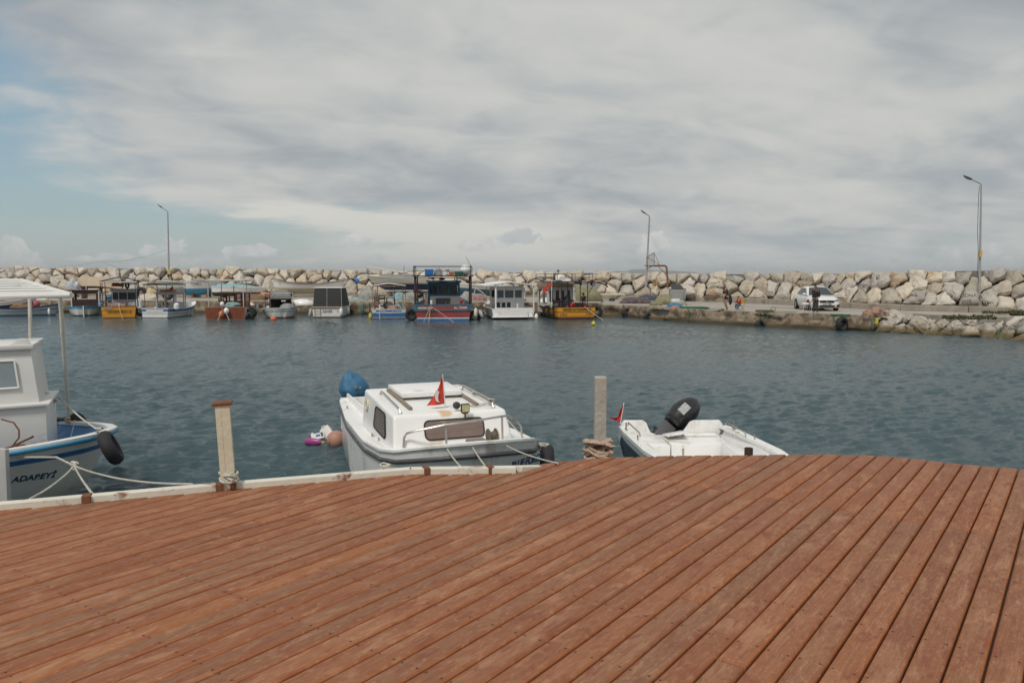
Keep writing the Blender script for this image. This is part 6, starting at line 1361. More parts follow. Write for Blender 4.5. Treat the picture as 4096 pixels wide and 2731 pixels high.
for z in (1.35, .85): b.part('net_reel', MB().lathe([(.05, -.42), (.24, -.4), (.24, -.36), (.11, -.32), (.11, .28), (.24, .34), (.24, .38), (.05, .4)], (1.1, 1.15, z), 16, axis='Y'), rkm)
b.part('reel_stand', MB().bx(1.0, 1.2, .98, 1.06, .4, 1.6), rkm, smooth=0)
ff_ = b.part('flag_staff', MB().cyl((.1, 2.0, .9), (.1, 1.98, 2.95), .03), white)
def dr3(u, v): return (.06 + .05 * math.sin(v * 7), 2.0 + v * .72, 2.93 - u * .42 - v * .50 + .05 * math.sin(v * 6 + u))
b.part('flag', cloth(dr3), flag_red, smooth=80)
def dr4(u, v): a = .4 + u * 2 * PI * .72; r1 = .12 if v < .5 else .085; off = 0 if v < .5 else .03; yy, zz_ = .30 + (r1 * math.cos(a) - off) * .8, .20 + r1 * math.sin(a); vv = yy / .72; p_ = dr3(min(1, zz_ / .42), vv); return (p_[0] - .02, p_[1], p_[2])
b.part('crescent', cloth(dr4, 18, 1), white, smooth=0)
lump('black_cloth', blk, b.W(1.0, .45, .9), (.42, .42, .95), 51, .18, 'black cloth draped over gear beside the net reels', 'cloth')
for k, (x, z) in enumerate(((.9, .62), (2.3, .66))): tyre(b.W(x, 1.72, z), .27, .10, (.1, 1, 0), ('right of the two tyres on the left side of the big amber boat', 'left of the two tyres on the left side of the big amber boat')[k])
tyre(b.W(.5, -1.85, .55), .36, .14, (.3, 1, 0), 'big black tyre at the right stern corner of the big amber boat')
rope(catenary(b.W(-.05, -.65, 1.0), b.W(-1.6, -1.7, -.05), .05), .02, rope_m, 'pale rope slanting down from the big amber transom', group='stern lines of the far boats')
p = at_z(2374, 1296, .1); yb = thing('mooring_buoy', 'small yellow pear shaped buoy floating in front of the amber boat', 'buoy', p); MB().ball((0, 0, .02), (.15, .15, .15)).lathe([(.05, .14), (.04, .22), (.02, .25)], n=10).build('float', mat('buoy_yellow', (.55, .45, .05), .4), yb)
# --- 11 long low boats at far left
p, S_ = fb_loc(70, 1258)
b = Boat('rowing_boat', 'long low white boat with blue stripes moored at the far left', 'boat', at_z(-60, 1262, 0), R(6))
b.hull(6.2, 2.0, (.75, .62, .98), [(0, .12, 1), (.12, .55, 0), (.55, .64, 1), (.64, .88, 0), (.88, 1, 1)], [lgrey, blue], tm=.4, stern='round', wlr=(.8, .5), gm=navy, floor=.25, fm=wood_g)
lump('fishing_net', net_brown, b.W(3.0, 0, .6), (1.0, .5, .45), 61, label='brown net heap in the long low boat at the far left', cat='fishing net', group='heaps of fishing net')
lump('buoy', mat('pink_red', (.35, .07, .09)), b.W(4.1, .2, .95), (.28, .28, .32), 62, .03, 'dark pink round buoy in the long low boat', 'buoy', flat=False)
fender(b.W(5.6, -.9, .35), .1, .6, gel, 'white fender at the bow of the long low boat')
p2 = at_z(92, 1240, 0); b2_ = Boat('dinghy', 'narrow white dinghy tilted beside the long low boat', 'boat', (p2.x + .5, p2.y - 1.5, .55), R(12), roll=R(18), pitch=R(-4))
b2_.hull(2.9, 1.15, (.35, .32, .5), [(0, 1, 0)], [gel], tw=.8, wlr=(.8, .5), floor=.2, fm=gel, draft=.2)
b2_ = Boat('dinghy', 'white dinghy with dark blue bottom at the left edge of the photo', 'boat', at_z(-60, 1238, 0.5), R(14), pitch=R(-5)); b2_.hull(4.2, 1.5, (.55, .5, .75), [(0, .45, 1), (.45, 1, 0)], [gel, navy], tw=.8, wlr=(.8, .5), floor=.2)
# ================================================================== boats laid up on the quay
def on_quay(px, d, z=QL): p = at_d(px, 1190, d); return Vector((p.x, d, z))
GQ = 'boats laid up on the quay'
def chocks(b_, xs, w_, h, m_=wood_g):
    for x in xs: b_.part('chock', MB().bx(x - .1, x + .1, -w_, w_, -h, -.05), m_, bev=.02)
q = on_quay(325, 80); b = Boat('laid_up_boat', 'beige hull turned keel up behind the amber boat', 'boat', (q.x, q.y, 2.75), R(0), GQ, roll=R(172)); b.hull(4.0, 1.8, (.55, .5, .7), [(0, 1, 0)], [mat('beige_hull', (.40, .31, .22), .7, var=.15)], tw=.85, wlr=(.8, .5), floor=None, draft=.55, gun=.06)
b.part('trestle', MB().bx(.4, .5, -.5, .5, .5, 1.7).bx(3.2, 3.3, -.4, .4, .5, 1.7), wood_g, smooth=0)
lump('plastic_sheet', mat('clear_sheet', (.40, .42, .43), .4, var=.3, vscale=5, bump=1, bscale=8), Vector((q.x - .2, 79, 2.1)), (.75, .6, .95), 71, .35, 'crumpled pale plastic sheet hanging beside the beige hull', 'plastic sheet')
q = on_quay(640, 84); b = Boat('laid_up_boat', 'white boat with green number standing behind the steering wheel boat', 'boat', (q.x, q.y, 2.0), R(2), GQ); b.hull(5.2, 1.9, (.85, .75, 1.0), [(0, .2, 1), (.2, .85, 0), (.85, .92, 2), (.92, 1, 0)], [white, lgrey, dgrey], tw=.8, wlr=(.8, .45), floor=.3); chocks(b, (1, 4), .6, .9)
text('35', .28, mgrey, b.r, (1.4, -.93, .55), (PI / 2, 0, 0)); text('780', .26, mgrey, b.r, (3.0, -.93, .52), (PI / 2, 0, 0))
q = on_quay(745, 82); b = Boat('laid_up_boat', 'white boat with black lettering and blue bottom beside the canopy boat', 'boat', (q.x, q.y, 1.95), R(3), GQ)
b.hull(3.3, 2.1, (.78, .8, 1.1), [(0, .15, 1), (.15, .90, 0), (.90, 1, 1)], [white, sky_blue], tw=.7, wlr=(.8, .6), rake=.3, floor=.3, draft=.6, tm=.5, qw=.45); chocks(b, (.8, 2.3), .5, .8, rust); text('TOMBUL', .28, dgrey, b.r, (1.4, -1.03, .58), (PI / 2, 0, 0)); text('35', .28, dgrey, b.r, (2.55, -.98, .62), (PI / 2, 0, R(6)))
q = on_quay(860, 82); b = Boat('laid_up_boat', 'white motor boat under a turquoise cover on the quay', 'boat', (q.x, q.y, 1.55), R(0), GQ)
b.hull(5.7, 2.1, (.72, .68, .62), [(0, .2, 1), (.2, 1, 0)], [gel, dgrey], tw=.9, tm=.3, pw=2.5, wlr=(.85, .6), floor=None, rake=1.0, draft=.3); chocks(b, (1, 4), .5, .45, dgrey)
mb = MB(); vs = []
for i in range(15):
    t = i / 14; x = b.xx(t, 1) * .93; w_ = b.wid(t) * 1.0 + .01
    for j in range(9): a = PI * j / 8; vs.append((x, w_ * math.cos(a), .64 + (math.sin(a) ** .7) * (.34 * math.sin(PI * min(1, t * 1.02 + .12)) + .05)))
mb.add(vs, [(i * 9 + j, (i + 1) * 9 + j, (i + 1) * 9 + j + 1, i * 9 + j + 1) for i in range(14) for j in range(8)]); b.part('cover', mb, mat('turquoise_cover', (.20, .36, .40), .7, var=.15, vscale=2, bump=.6, bscale=5), smooth=60)
text('BONZER MARINE', .13, mgrey, b.r, (4.2, -.72, .30), (PI / 2, 0, R(14)))
q = on_quay(1096, 84); b = Boat('laid_up_boat', 'long white rowing boat with thin blue line on the quay', 'boat', (q.x, q.y, 1.9), R(0), GQ)
b.hull(7.7, 2.0, None, [(0, .25, 1), (.25, .80, 0), (.80, .86, 2), (.86, 1, 0)], [white, mat('dirty_cream', (.42, .38, .28), .8), blue], wf=lambda t: 1.0 * max(0, 1 - abs(2 * t - 1) ** 2.4) ** .8, sf=lambda t: .62 + .55 * abs(2 * t - 1) ** 2.2, wlr=(.7, .6), gm=mat('brown_cap', (.2, .1, .05)), rake=.4, floor=.3, draft=.45); chocks(b, (1.8, 5.6), .5, .7)
text('2009-1', .15, mgrey, b.r, (.85, -.62, .72), (PI / 2, 0, R(-25)))
b.part('thwart', MB().bx(3.0, 3.2, -.95, .95, .62, .68).bx(4.6, 4.8, -.95, .95, .62, .68), maroon, smooth=0)
q = on_quay(1462, 82); b = Boat('laid_up_sailboat', 'lapstrake white sailing boat under a grey tarpaulin on the quay', 'sailing boat', (q.x, q.y, 2.55), R(178), GQ)
b.r.location = (q.x + 6.6, q.y, 2.55); b.M = Matrix.Translation(Vector((q.x + 6.6, q.y, 2.55))) @ Matrix.Rotation(R(178), 4, 'Z')
b.hull(6.6, 2.3, (.75, .62, .85), [(0, .01, 1), (.01, .86, 0), (.86, .90, 2), (.90, 1, 0)], [mat('lap_white', (.62, .60, .54), .6, var=.08), navy, dgrey], tw=.85, wlr=(.75, .45), floor=None, rake=.9, draft=.95, gun=.2)
for f in (.25, .42, .6, .75): b.strake(f, MATS['lap_white'], .012, .03, 'plank_edge')
mb = MB(); vs = []
for i in range(19):
    t = i / 18; x = 1.2 + t * 4.0; w_ = .95 * math.sin(PI * (.12 + .80 * t)) ** .35
    for j in range(11):
        a = PI * j / 10; h = (.42 + .10 * math.sin(t * 9) + noise.noise(Vector((i * .6, j * .7, 0))) * .12) * math.sin(PI * (.08 + .84 * t)) ** .5
        vs.append((x, w_ * math.cos(a), .60 + h * math.sin(a) ** .6))
mb.add(vs, [(i * 11 + j, (i + 1) * 11 + j, (i + 1) * 11 + j + 1, i * 11 + j + 1) for i in range(18) for j in range(10)]); b.part('tarpaulin', mb, tarp_grey, smooth=60)
b.part('boom', MB().tube([(2.7, 0, 1.15), (6.6, -.1, 1.78)], [.06, .05]).ball((6.6, -.1, 1.78), .08), cream); b.part('mast_stub', MB().cyl((2.6, 0, 1.0), (2.55, 0, 1.85), .03), mgrey)
tr = thing('boat_trailer', 'steel boat trailer with orange mudguard below the sailing boat', 'trailer', (q.x + 5.6, q.y - 1.5, QL)); MB().bx(-4.5, 1.2, -.06, .06, .72, .84).bx(-4.5, 1.2, 1.5, 1.62, .72, .84).bx(-.1, .1, 0, 1.6, .5, .6).build('frame', lgrey, tr, smooth=0)
for y in (-.15, 1.7):
    wl_ = MB().torus((0, y, .38), .28, .10, (0, 1, 0)).build('wheel', blk, tr); MB().lathe([(.20, -.06), (.20, .06)], (0, y - .02, .38), 16, axis='Y').build('rim', mat('brass_rim', (.45, .33, .14), .4), wl_)
    MB().add([(x, y + dy, z) for dy in (-.16, .16) for x, z in ((-.48, .55), (-.42, .86), (.42, .86), (.48, .55), (.44, .55), (.38, .80), (-.38, .80), (-.44, .55))], [(0, 1, 2, 3, 4, 5, 6, 7), (15, 14, 13, 12, 11, 10, 9, 8)] + [(i, (i + 1) % 8, 8 + (i + 1) % 8, 8 + i) for i in range(8)]).build('mudguard', mat('red_guard', (.45, .10, .05), .5), tr, smooth=0)
q = on_quay(1838, 80); b = Boat('laid_up_boat', 'white and blue hull on a tilting trailer behind the red trawler', 'boat', (q.x, q.y, 2.0), R(-4), GQ, pitch=R(4)); b.hull(5.4, 2.0, (.6, .55, .8), [(0, .35, 1), (.35, 1, 0)], [white, MATS['slate_blue']], tw=.85, wlr=(.75, .5), floor=.3, draft=.6); chocks(b, (1.2, 3.6), .5, .7, rust)
o = MB().tube([(0, 0, 0), (1.2, 0, -.25), (2.6, 0, -.45)], .06).tube([(.35, 0, .55), (.9, 0, .2), (1.4, 0, -.3)], .05).tube([(.35, 0, .55), (.2, 0, 0)], .05).ball((.2, 0, .85), .13).build('trailer_frame', lgrey); o.location = at_d(1888, 1175, 76); tag(o, 'pale trailer drawbar slanting behind the white gabled boat', 'trailer frame')
q = on_quay(2200, 76); b = Boat('laid_up_boat', 'white boat with red bottom laid up behind the big amber boat', 'boat', (q.x, q.y, 1.85), R(-1), GQ)
b.hull(5.2, 2.0, (.78, .74, 1.0), [(0, .12, 1), (.12, 1, 0)], [white, red_worn], tw=.9, wlr=(.85, .5), rake=.8, gm=maroon, floor=.3, draft=.85, gun=.12); chocks(b, (1, 3.5), .5, .9)
text('DENİZATI', .16, mgrey, b.r, (4.1, -.78, .62), (PI / 2, 0, R(16)))
q = on_quay(2080, 74); b = Boat('laid_up_boat', 'small white hull with grey outboards between the two canopy boats', 'boat', (q.x - .2, q.y, 1.25), R(100), GQ); b.hull(3.4, 1.7, (.55, .5, .7), [(0, 1, 0)], [gel], tw=.9, wlr=(.8, .5), floor=.2); chocks(b, (.8, 2.4), .4, .15)
b.part('outboard_motor', MB().ball((-.15, .15, .9), (.2, .3, .28)).box((-.1, .15, .4), (.12, .14, .7)).ball((-.15, -.4, .85), (.2, .25, .25)), mgrey)
# ================================================================== lamp posts
galv = mat('galvanised', (.36, .36, .36), .6, metal=.3, var=.12, vscale=2, stain=(.28, .22, .16), samt=.1, sscale=3)
def lamp_post(label, px, pyb, d, ptop, phead, r0, cable=False, box=None):
    base = at_z(px, pyb, QZ); base = Vector((at_d(px, pyb, d).x, d, QZ)); tp = at_d(*ptop, d); hd = at_d(*phead, d)
    t = thing('lamp_post', label, 'lamp post', base, group='tall lamp posts on the breakwater')
    q = lambda v: Vector(v) - base
    n = 12; pts = [q(base).lerp(q(tp), i / n) for i in range(n + 1)]
    MB().tube(pts, [r0 * (1 - .5 * i / n) for i in range(n + 1)], 8).build('pole', galv, t); MB().bx(-r0 * 1.9, r0 * 1.9, -r0 * 1.9, r0 * 1.9, 0, .03).build('base_plate', galv, t, smooth=0)
    u = (hd - tp); MB().tube([q(tp), q(tp) + u * .15 + Vector((0, 0, .02)), q(tp) + u * .75], r0 * .42, 8).build('arm', galv, t)
    he = MB().ball((0, 0, 0), (.34, .15, .10), n=16, m=10, fn=lambda v: Vector((v.x, v.y * (1 - .25 * v.x), v.z if v.z > -.3 else -.3 + (v.z + .3) * .2))).build('lamp_head', mat('lamp_shell', (.13, .135, .12), .5), t)
    he.location = q(tp) + u * .92; he.rotation_euler = (0, math.atan2(-u.z, u.x) , 0)
    MB().ball((.05, 0, -.04), (.2, .11, .05), n=12, m=8).build('glass', mat('lamp_glass', (.5, .5, .45), .2), he)
    if cable: MB().tube(catenary(q(tp) + u * .05, q(at_d(px - 4, 1090, d)), 0) and [q(at_d(x, y, d - .15)) for x, y in ((3918, 745), (3914, 790), (3912, 860), (3910, 930), (3913, 1010), (3910, 1075), (3915, 1130))], .016, 5).build('cable', blk, t)
    if box: MB().bx(-.09, .09, -.14, .0, 0, .42).build('junction_box', mat('box_' + box[0], {'yellow': (.55, .36, .08), 'black': (.03, .03, .03)}[box[0]], .6), t, smooth=0).location = q(at_d(box[1], box[2], d)) + Vector((0, -.08, 0))
    return t
lamp_post('tall lamp post rising behind the steering wheel boat', 678, 1200, 85, (671, 848), (638, 822), .12, box=('black', 676, 1108))
o = MB().bx(-.16, .16, -.02, .0, 0, .5).build('warning_band', mat('box_yellow', (.55, .36, .08), .6)); o.location = at_d(676, 1096, 84.7); tag(o, 'yellow sign plate strapped low on the left lamp post', 'sign')
lamp_post('tall lamp post standing beside the basketball hoop', 2581, 1196, 80, (2598, 866), (2571, 846), .13)
lamp_post('tall lamp post nearest to the camera, right of the white car', 3916, 1246, 54.5, (3925, 738), (3866, 708), .10, cable=True, box=('yellow', 3916, 1028))
o = MB().tube([Vector((0, 0, 0))] + [at_d(x, y, 84) - at_d(668, 1000, 84) for x, y in ((590, 1025), (480, 1047), (406, 1045))], .008, 4).tube([at_d(x, y, 84) - at_d(668, 1000, 84) for x, y in ((406, 1045), (330, 1058), (230, 1070))], .008, 4).tube([at_d(x, y, 84) - at_d(668, 1000, 84) for x, y in ((406, 1045), (445, 1062), (478, 1073))], .008, 4).build('power_cable', dgrey); o.location = at_d(668, 1000, 84); tag(o, 'thin cable strung leftwards from the left lamp post', 'cable')
# ================================================================== basketball hoop
d = 78.5; base = Vector((at_d(2675, 1194, d).x, d, QZ)); H = thing('basketball_hoop', 'rusty basketball hoop with clear broken backboard frame', 'basketball hoop', base)
q = lambda px, py, dd=d: at_d(px, py, dd) - base
MB().tube([(0, 0, 0), q(2670, 1130), q(2667, 1075), q(2665, 1067), q(2660, 1063), q(2652, 1062.5), q(2612, 1063)], .095, 12).build('pole', mat('rust_paint', (.20, .075, .035), .8, var=.35, vscale=3, stain=(.35, .28, .22), samt=.25, sscale=5, bump=.4), H)
A_, B_, C_, D_ = q(2587.5, 1028, 77.6), q(2616.5, 1010.5, 79.2), q(2618, 1059, 79.2), q(2588, 1075.5, 77.6)
bb = MB().tube([A_, B_, C_, D_], .028, 6, closed=True).build('backboard_frame', rust, H)
mt = mat('clear_board', (.62, .64, .64), .3, var=.1, alpha=.35); MB().slab([A_, B_, C_, D_.lerp(C_, .2), D_], (.01, -.01, 0)).build('board', mt, bb, smooth=0)
MB().tube([B_, q(2637.5, 1058)], .022, 6).tube([A_, q(2637.5, 1059)], .022, 6).tube([q(2633, 1066), q(2664, 1095)], .03, 6).tube([D_, q(2606, 1068)], .02, 6).build('brace', rust, H)
MB().torus(q(2587, 1062.5, 77.3), .26, .026, (.12, -.1, 1), n=24, k=6).tube([q(2598, 1063, 77.6), q(2612, 1064)], .05, 6).build('ring', rust, H)
# ================================================================== dumpster, yellow box, pipe
base = at_z(2712, 1207, QZ); D = thing('dumpster', 'galvanised metal dumpster with its dark lid open', 'dumpster', base, R(-2)); w_ = 1.42
MB().box((0, .45, .72), (w_, .9, 1.0), top=(1.05, 1.1)).build('bin', mat('zinc', (.34, .345, .34), .55, metal=.35, var=.2, vscale=3, stain=(.2, .19, .18), samt=.35, streak=True, sscale=3), D, smooth=0, bev=.02)
MB().add([(-.45, .95, 1.22), (.72, .95, 1.22), (.42, 1.35, 1.66), (-.62, 1.35, 1.66), (-.45, .99, 1.22), (.72, .99, 1.22), (.42, 1.39, 1.66), (-.62, 1.39, 1.66)], BF).build('lid', mat('lid_dark', (.035, .032, .032), .6), D, smooth=0)
MB().bx(-w_ / 2 - .03, w_ / 2 + .03, -.05, .0, 1.18, 1.24).build('rim', mat('lid_dark', (.035, .032, .032)), D, smooth=0)
MB().cyl((.15, -.06, .93), (.6, -.06, .93), .025).build('handle', galv, D)
for x in (-.55, .55):
    for y in (.1, .85): MB().lathe([(.10, -.04), (.10, .04)], (x, y, .10), 14, axis='X').build('wheel', blk, D)
base = at_z(2622, 1204, QZ + .3); o = thing('utility_box', 'small yellow box on a short post in front of the boulders', 'box', Vector((at_d(2621, 1150, 79.5).x, 79.5, QZ + .4))); MB().bx(-.18, .18, -.12, .12, .95, 1.36).build('box', mat('amber_box', (.55, .30, .02), .5), o, bev=.02); MB().bx(-.05, .05, -.04, .04, 0, .95).build('post', rust, o, smooth=0); MB().bx(-.1, .06, -.15, -.121, 1.08, 1.2).build('latch', rust, o, smooth=0)
o = MB().cyl((0, 0, 0), (4.3, -.2, .0), .085, n=12).build('pvc_pipe', mat('ivory_pipe', (.58, .52, .38), .5, var=.1, vscale=2)); o.location = Vector((at_d(2390, 1178, 80.5).x, 80.5, 1.455)); tag(o, 'long cream pipe lying on the low wall', 'pipe')
# ================================================================== nets, ropes and clutter on the pier
def pl(px, py, z=QZ): return at_z(px, py, z + .012)
GN = 'heaps of fishing net on the quay'
lump('fishing_net', net_dark, pl(2550, 1213) + Vector((0, .2, 0)), (1.55, .9, .55), 81, .22, 'long dark purple and brown net heap at the pier corner', 'fishing net', GN, fr=1.5)
lump('fishing_net', mat('net_navy', (.05, .06, .10), .95, var=.4, bump=1), pl(2590, 1204), (1.2, .6, .55), 82, .15, 'navy net draped over the back of the dark heap', 'fishing net', GN)
lump('fishing_net', net_green, pl(2660, 1217), (.95, .7, .72), 83, .18, 'olive net mound in front of the dumpster', 'fishing net', GN, fr=1.2)
lump('fishing_net', net_green, pl(2622, 1221), (.5, .5, .42), 84, .2, 'small olive net hump left of the larger olive mound', 'fishing net', GN)
lump('fishing_net', net_grey, pl(2712, 1220), (.75, .6, .50), 85, .2, 'greyish net mound right of the olive one', 'fishing net', GN)
lump('tarpaulin', mat('blue_net', (.05, .17, .28), .8, var=.25, bump=.8), pl(2697, 1228), (.62, .35, .34), 86, .22, 'blue tarpaulin lying against the olive net mound', 'tarpaulin')
lump('fishing_net', net_orange, pl(2700, 1231), (.38, .25, .16), 87, .2, 'small orange net scrap below the blue tarpaulin', 'fishing net', GN)
o = MB().box((0, 0, .11), (.62, .4, .22)).build('foam_box', gel, bev=.03); o.location = Vector((at_d(2706, 1194, 60).x, 60.5, 1.38)); tag(o, 'white foam box sitting on the net mounds', 'box')
lump('concrete_block', conc, pl(2487, 1212), (.3, .3, .3), 88, .15, 'pale block at the left end of the pier nets', 'block')
lump('black_bundle', blk, pl(2447, 1203, QL), (.28, .2, .24), 89, .2, 'small black bundle lying on the quay near the steps', 'bundle')
for k, (px, py, dx, sd, n_) in enumerate(((2770, 1233, .95, 91, 16), (2800, 1234, .6, 92, 10))): tangle(pl(px, py) + Vector((0, 0, .05)), (dx, .45, .07), rope_g, ('heap of green rope lying right of the nets on the pier', 'smaller green rope coil beside the big green heap')[k], sd, turns=n_, r=.022, group='green ropes on the pier')
GR = 'green ropes on the pier'
rope([pl(x, y) for x, y in ((2790, 1238), (2840, 1236), (2870, 1234), (2898, 1236))], .024, rope_g, 'green rope end stretching towards the barefoot person', group=GR)
tangle(pl(3058, 1247) + Vector((0, 0, .06)), (.55, .3, .07), mat('rope_olive', (.14, .12, .07), .9, var=.4, bump=.8), 'olive rope heap on the pier edge left of the man', 93, turns=10, r=.03, group=GR)
rope([pl(3040, 1250), pl(3085, 1249), pl(3120, 1249), pl(3183, 1248)], .03, rope_g, 'green rope line along the pier edge left of the man', group=GR)
o = MB().torus((0, 0, .16), .16, .02, (.2, 1, 0)).build('rope_loop', rope_g); o.location = pl(3092, 1247); tag(o, 'upright loop of green rope on the pier edge', 'rope', GR)
rope([pl(3305, 1262), pl(3340, 1262), pl(3372, 1259), pl(3395, 1264), pl(3430, 1263)], .024, rope_g, 'thick green rope in front of the parked car', group=GR)
tangle(pl(3360, 1265) + Vector((0, 0, .05)), (.5, .3, .08), rope_g, 'green rope tangle above the big tyre on the pier', 94, turns=7, r=.022, group=GR)
def hang(px, py0, py1, sw, lb, k, m_=rope_g, r=.03):
    a = pl(px, py0); dn = a.copy(); dn.y -= .32; pts = [a, Vector((a.x, a.y - .25, QZ + .05))] + [Vector((a.x + sw * math.sin(t * 1.5), a.y - .36 - .02 * t, QZ - t * (QZ - .15) / 4)) for t in range(1, 5)]
    rope(pts, r, m_, lb, group='ropes hanging down the pier wall')
edge_y = lambda px: interp(px, [(2497, 1221), (2610, 1228), (2742, 1236), (3000, 1247), (3261, 1256), (3484, 1263)])
hang(2595, edge_y(2595), 0, .02, 'green rope hanging down the pier wall left of the second tyre', 1); hang(2492, edge_y(2497), 0, .1, 'dark rope hanging at the left corner of the pier', 2, mat('rope_dark', (.06, .06, .04), .9))
hang(2750, edge_y(2750), 0, .06, 'short green rope hanging below the green heap', 3); hang(3035, edge_y(3035), 0, -.12, 'olive rope hanging from the heap left of the man', 4, MATS['rope_olive']); hang(3055, edge_y(3055), 0, .2, 'green rope hanging beside the olive one', 5); hang(3330, edge_y(3330), 0, -.1, 'green rope hanging left of the big tyre', 6); hang(3478, edge_y(3478), 0, .0, 'green rope hanging at the right end of the pier wall', 7)
def wall_tyre(px, z, R_, r, lb): a = pl(px, edge_y(px)); return tyre((a.x - .1, a.y - .48, z), R_, r, (-.45, .9, 0), lb)
wall_tyre(2508, .30, .33, .13, 'dark tyre hanging at the left corner of the pier wall'); wall_tyre(2592, .12, .26, .11, 'half sunk tyre on the pier wall right of the corner tyre')
wall_tyre(2993 + 45, .05, .3, .12, 'dark tyre nearly under water below the olive rope heap'); wall_tyre(3362, .36, .34, .14, 'big round tyre hanging below the parked car')
lump('fishing_net', mat('net_salmon', (.33, .19, .14), .95, var=.4, vscale=4, bump=1, bscale=18, stain=(.06, .07, .06), samt=.55, sscale=3), at_z(3500, 1262, QZ), (.78, .5, .46), 95, .25, 'orange net heap at the right end of the pier', 'fishing net', GN)
o = MB().lathe([(.03, .2), (.09, .17), (.1, -.15), (.03, -.2)], n=12).build('yellow_float', mat('buoy_yellow', (.55, .45, .05), .4)); a = pl(3484, 1263); o.location = (a.x + .25, a.y - .25, .62); tag(o, 'small yellow float hanging at the right end of the pier', 'float')
o = MB().bx(-.2, .2, -.1, .1, 0, .05).box((.1, 0, .08), (.15, .2, .05)).build('sandals', mat('sandal', (.10, .06, .04), .8), bev=.015); o.location = pl(2884, 1242); tag(o, 'pair of brown sandals lying beside the barefoot person', 'sandals')
# clutter along the left quay
ql = lambda px, d_: Vector((at_d(px, 1200, d_).x, d_, QL + .012))
for k, (px, dd, rr_, m_, lb) in enumerate(((1030, 74.5, (1.0, .6, .55), net_brown, 'brown net heap on the quay beside the varnished boat'), (980, 76, (1.1, .7, .65), net_dark, 'dark brush like net heap behind the white tube canopy'), (985 + 655, 71.5, (.75, .6, .85), net_grey, 'tall whitish net pile between the blue boat and the red one'), (1470, 76, (.9, .7, 1.3), net_grey, 'pale tangled net pile below the sailing boat bow'),
    (1600, 73, (.7, .5, .75), net_teal, 'pale green bagged net behind the small blue boat'), (1910, 72.5, (.8, .6, .65), net_pink, 'pinkish net bag behind the red trawler'), (1870, 74, (.7, .6, .75), net_grey, 'white net bag behind the wheelhouse of the red trawler'), (2328, 71.5, (1.8, 1.0, 1.35), net_green, 'large green beige tarpaulin mound behind the big amber boat'), (2282, 71, (.6, .5, 1.35), mat('cloth_pale', (.42, .38, .34), .9, var=.2, bump=.8), 'pale crumpled cloth behind the cabin of the big amber boat'),
    (455, 75, (.9, .6, .8), net_grey, 'grey net heap behind the amber boat'), (600, 75, (1.1, .6, .55), mat('sack_cream', (.48, .44, .36), .9, var=.15, bump=.6), 'row of cream sacks behind the steering wheel boat'), (607, 76.5, (.6, .5, 1.05), mat('sack_ochre', (.50, .40, .24), .9, var=.12, bump=.5), 'fat ochre sack on top of the cream ones'), (255, 85, (1.6, .9, .9), net_brown, 'brown net mound at the foot of the boulders, left'), (1285, 73, (.6, .5, .4), net_brown, 'low brown heap hidden behind the tent boat'),
    (1060, 86, (.7, .5, .5), net_orange, 'orange brown net heap near the turquoise covered boat'), (2060, 70.5, (1.0, .6, .5), net_grey, 'white net heap between the gabled boat and the amber one'), (1420, 73, (1.3, .4, .16), net_teal, 'low strip of blue green net scraps on the quay'))): lump('fishing_net', m_, ql(px, dd), rr_, 100 + k, .22, lb, 'fishing net' if 'net' in lb else ('sacks' if 'sack' in lb else 'heap'), 'heaps on the left quay')
for k, (px, dd, c_, m_, lb) in enumerate(((1403, 73.2, (.34, .3, .12), sky_blue, 'small turquoise tray on the quay edge'), (448, 73, (.35, .35, .45), sky_blue, 'light blue plastic tub on the quay behind the brown cabin boat'), (1396, 80, (.3, .2, .2), white, 'small white carton near the long rowing boat'))):
    o = MB().box((0, 0, c_[2] / 2), (c_[0] * 2, c_[1] * 2, c_[2]), top=(1.15, 1.15)).build('plastic_tub', m_, bev=.02); o.location = ql(px, dd); tag(o, lb, 'tub')
o = MB().lathe([(.03, .5), (.13, .42), (.16, 0), (.13, -.4), (.03, -.5)], n=12).build('green_float', mat('green_float', (.06, .2, .16), .7)); o.location = (at_d(1449, 1234, 68.6).x, 68.7, .45); tag(o, 'green float hanging on the quay wall left of the small blue boat', 'float')
tyre(ql(565, 78.5) + Vector((0, 0, .55)), .45, .18, (0, 1, 0), 'large dark tyre standing on the quay behind the amber boat', 'tyres standing on the quay'); tyre(ql(735, 74.5) + Vector((-1.5, 0, .5)), .38, .15, (0, 1, 0), 'dark tyre standing on the quay behind the steering wheel boat', 'tyres standing on the quay')
o = MB().tube([(0, 0, 0), (.9, 0, .75), (1.5, 0, 1.0)], .02, 5).ball((.0, 0, .05), (.25, .12, .25)).ball((-.15, 0, .2), (.2, .1, .14)).build('blue_rag', barrel); o.location = at_d(1428, 1124, 84); tag(o, 'bright blue rag hanging on a line by the boulders', 'rag')
# plants at the right
rr = random.Random(5); gm_ = mat('weeds', (.085, .085, .04), .9, var=.5, vscale=8)
def weeds(px0, px1, py, w_, n, z, label, hgt=.3):
    mb = MB()
    for i in range(n):
        p = at_z(px0 + (px1 - px0) * rr.random(), py + rr.uniform(-w_, w_), z); a = rr.random() * 6.28; h = hgt * rr.uniform(.4, 1.1); s_ = .05 * rr.uniform(.6, 1.6)
        for k in range(3):
            a2 = a + k * 2.1; dx, dy = math.cos(a2) * h * .6, math.sin(a2) * h * .6
            mb.add([(p.x - s_ * math.sin(a2), p.y + s_ * math.cos(a2), p.z), (p.x + s_ * math.sin(a2), p.y - s_ * math.cos(a2), p.z), (p.x + dx, p.y + dy, p.z + h)], [(0, 1, 2)])
    o = mb.build('weeds', gm_, smooth=0); o['kind'] = 'stuff'; o['label'] = label; o['category'] = 'weeds'
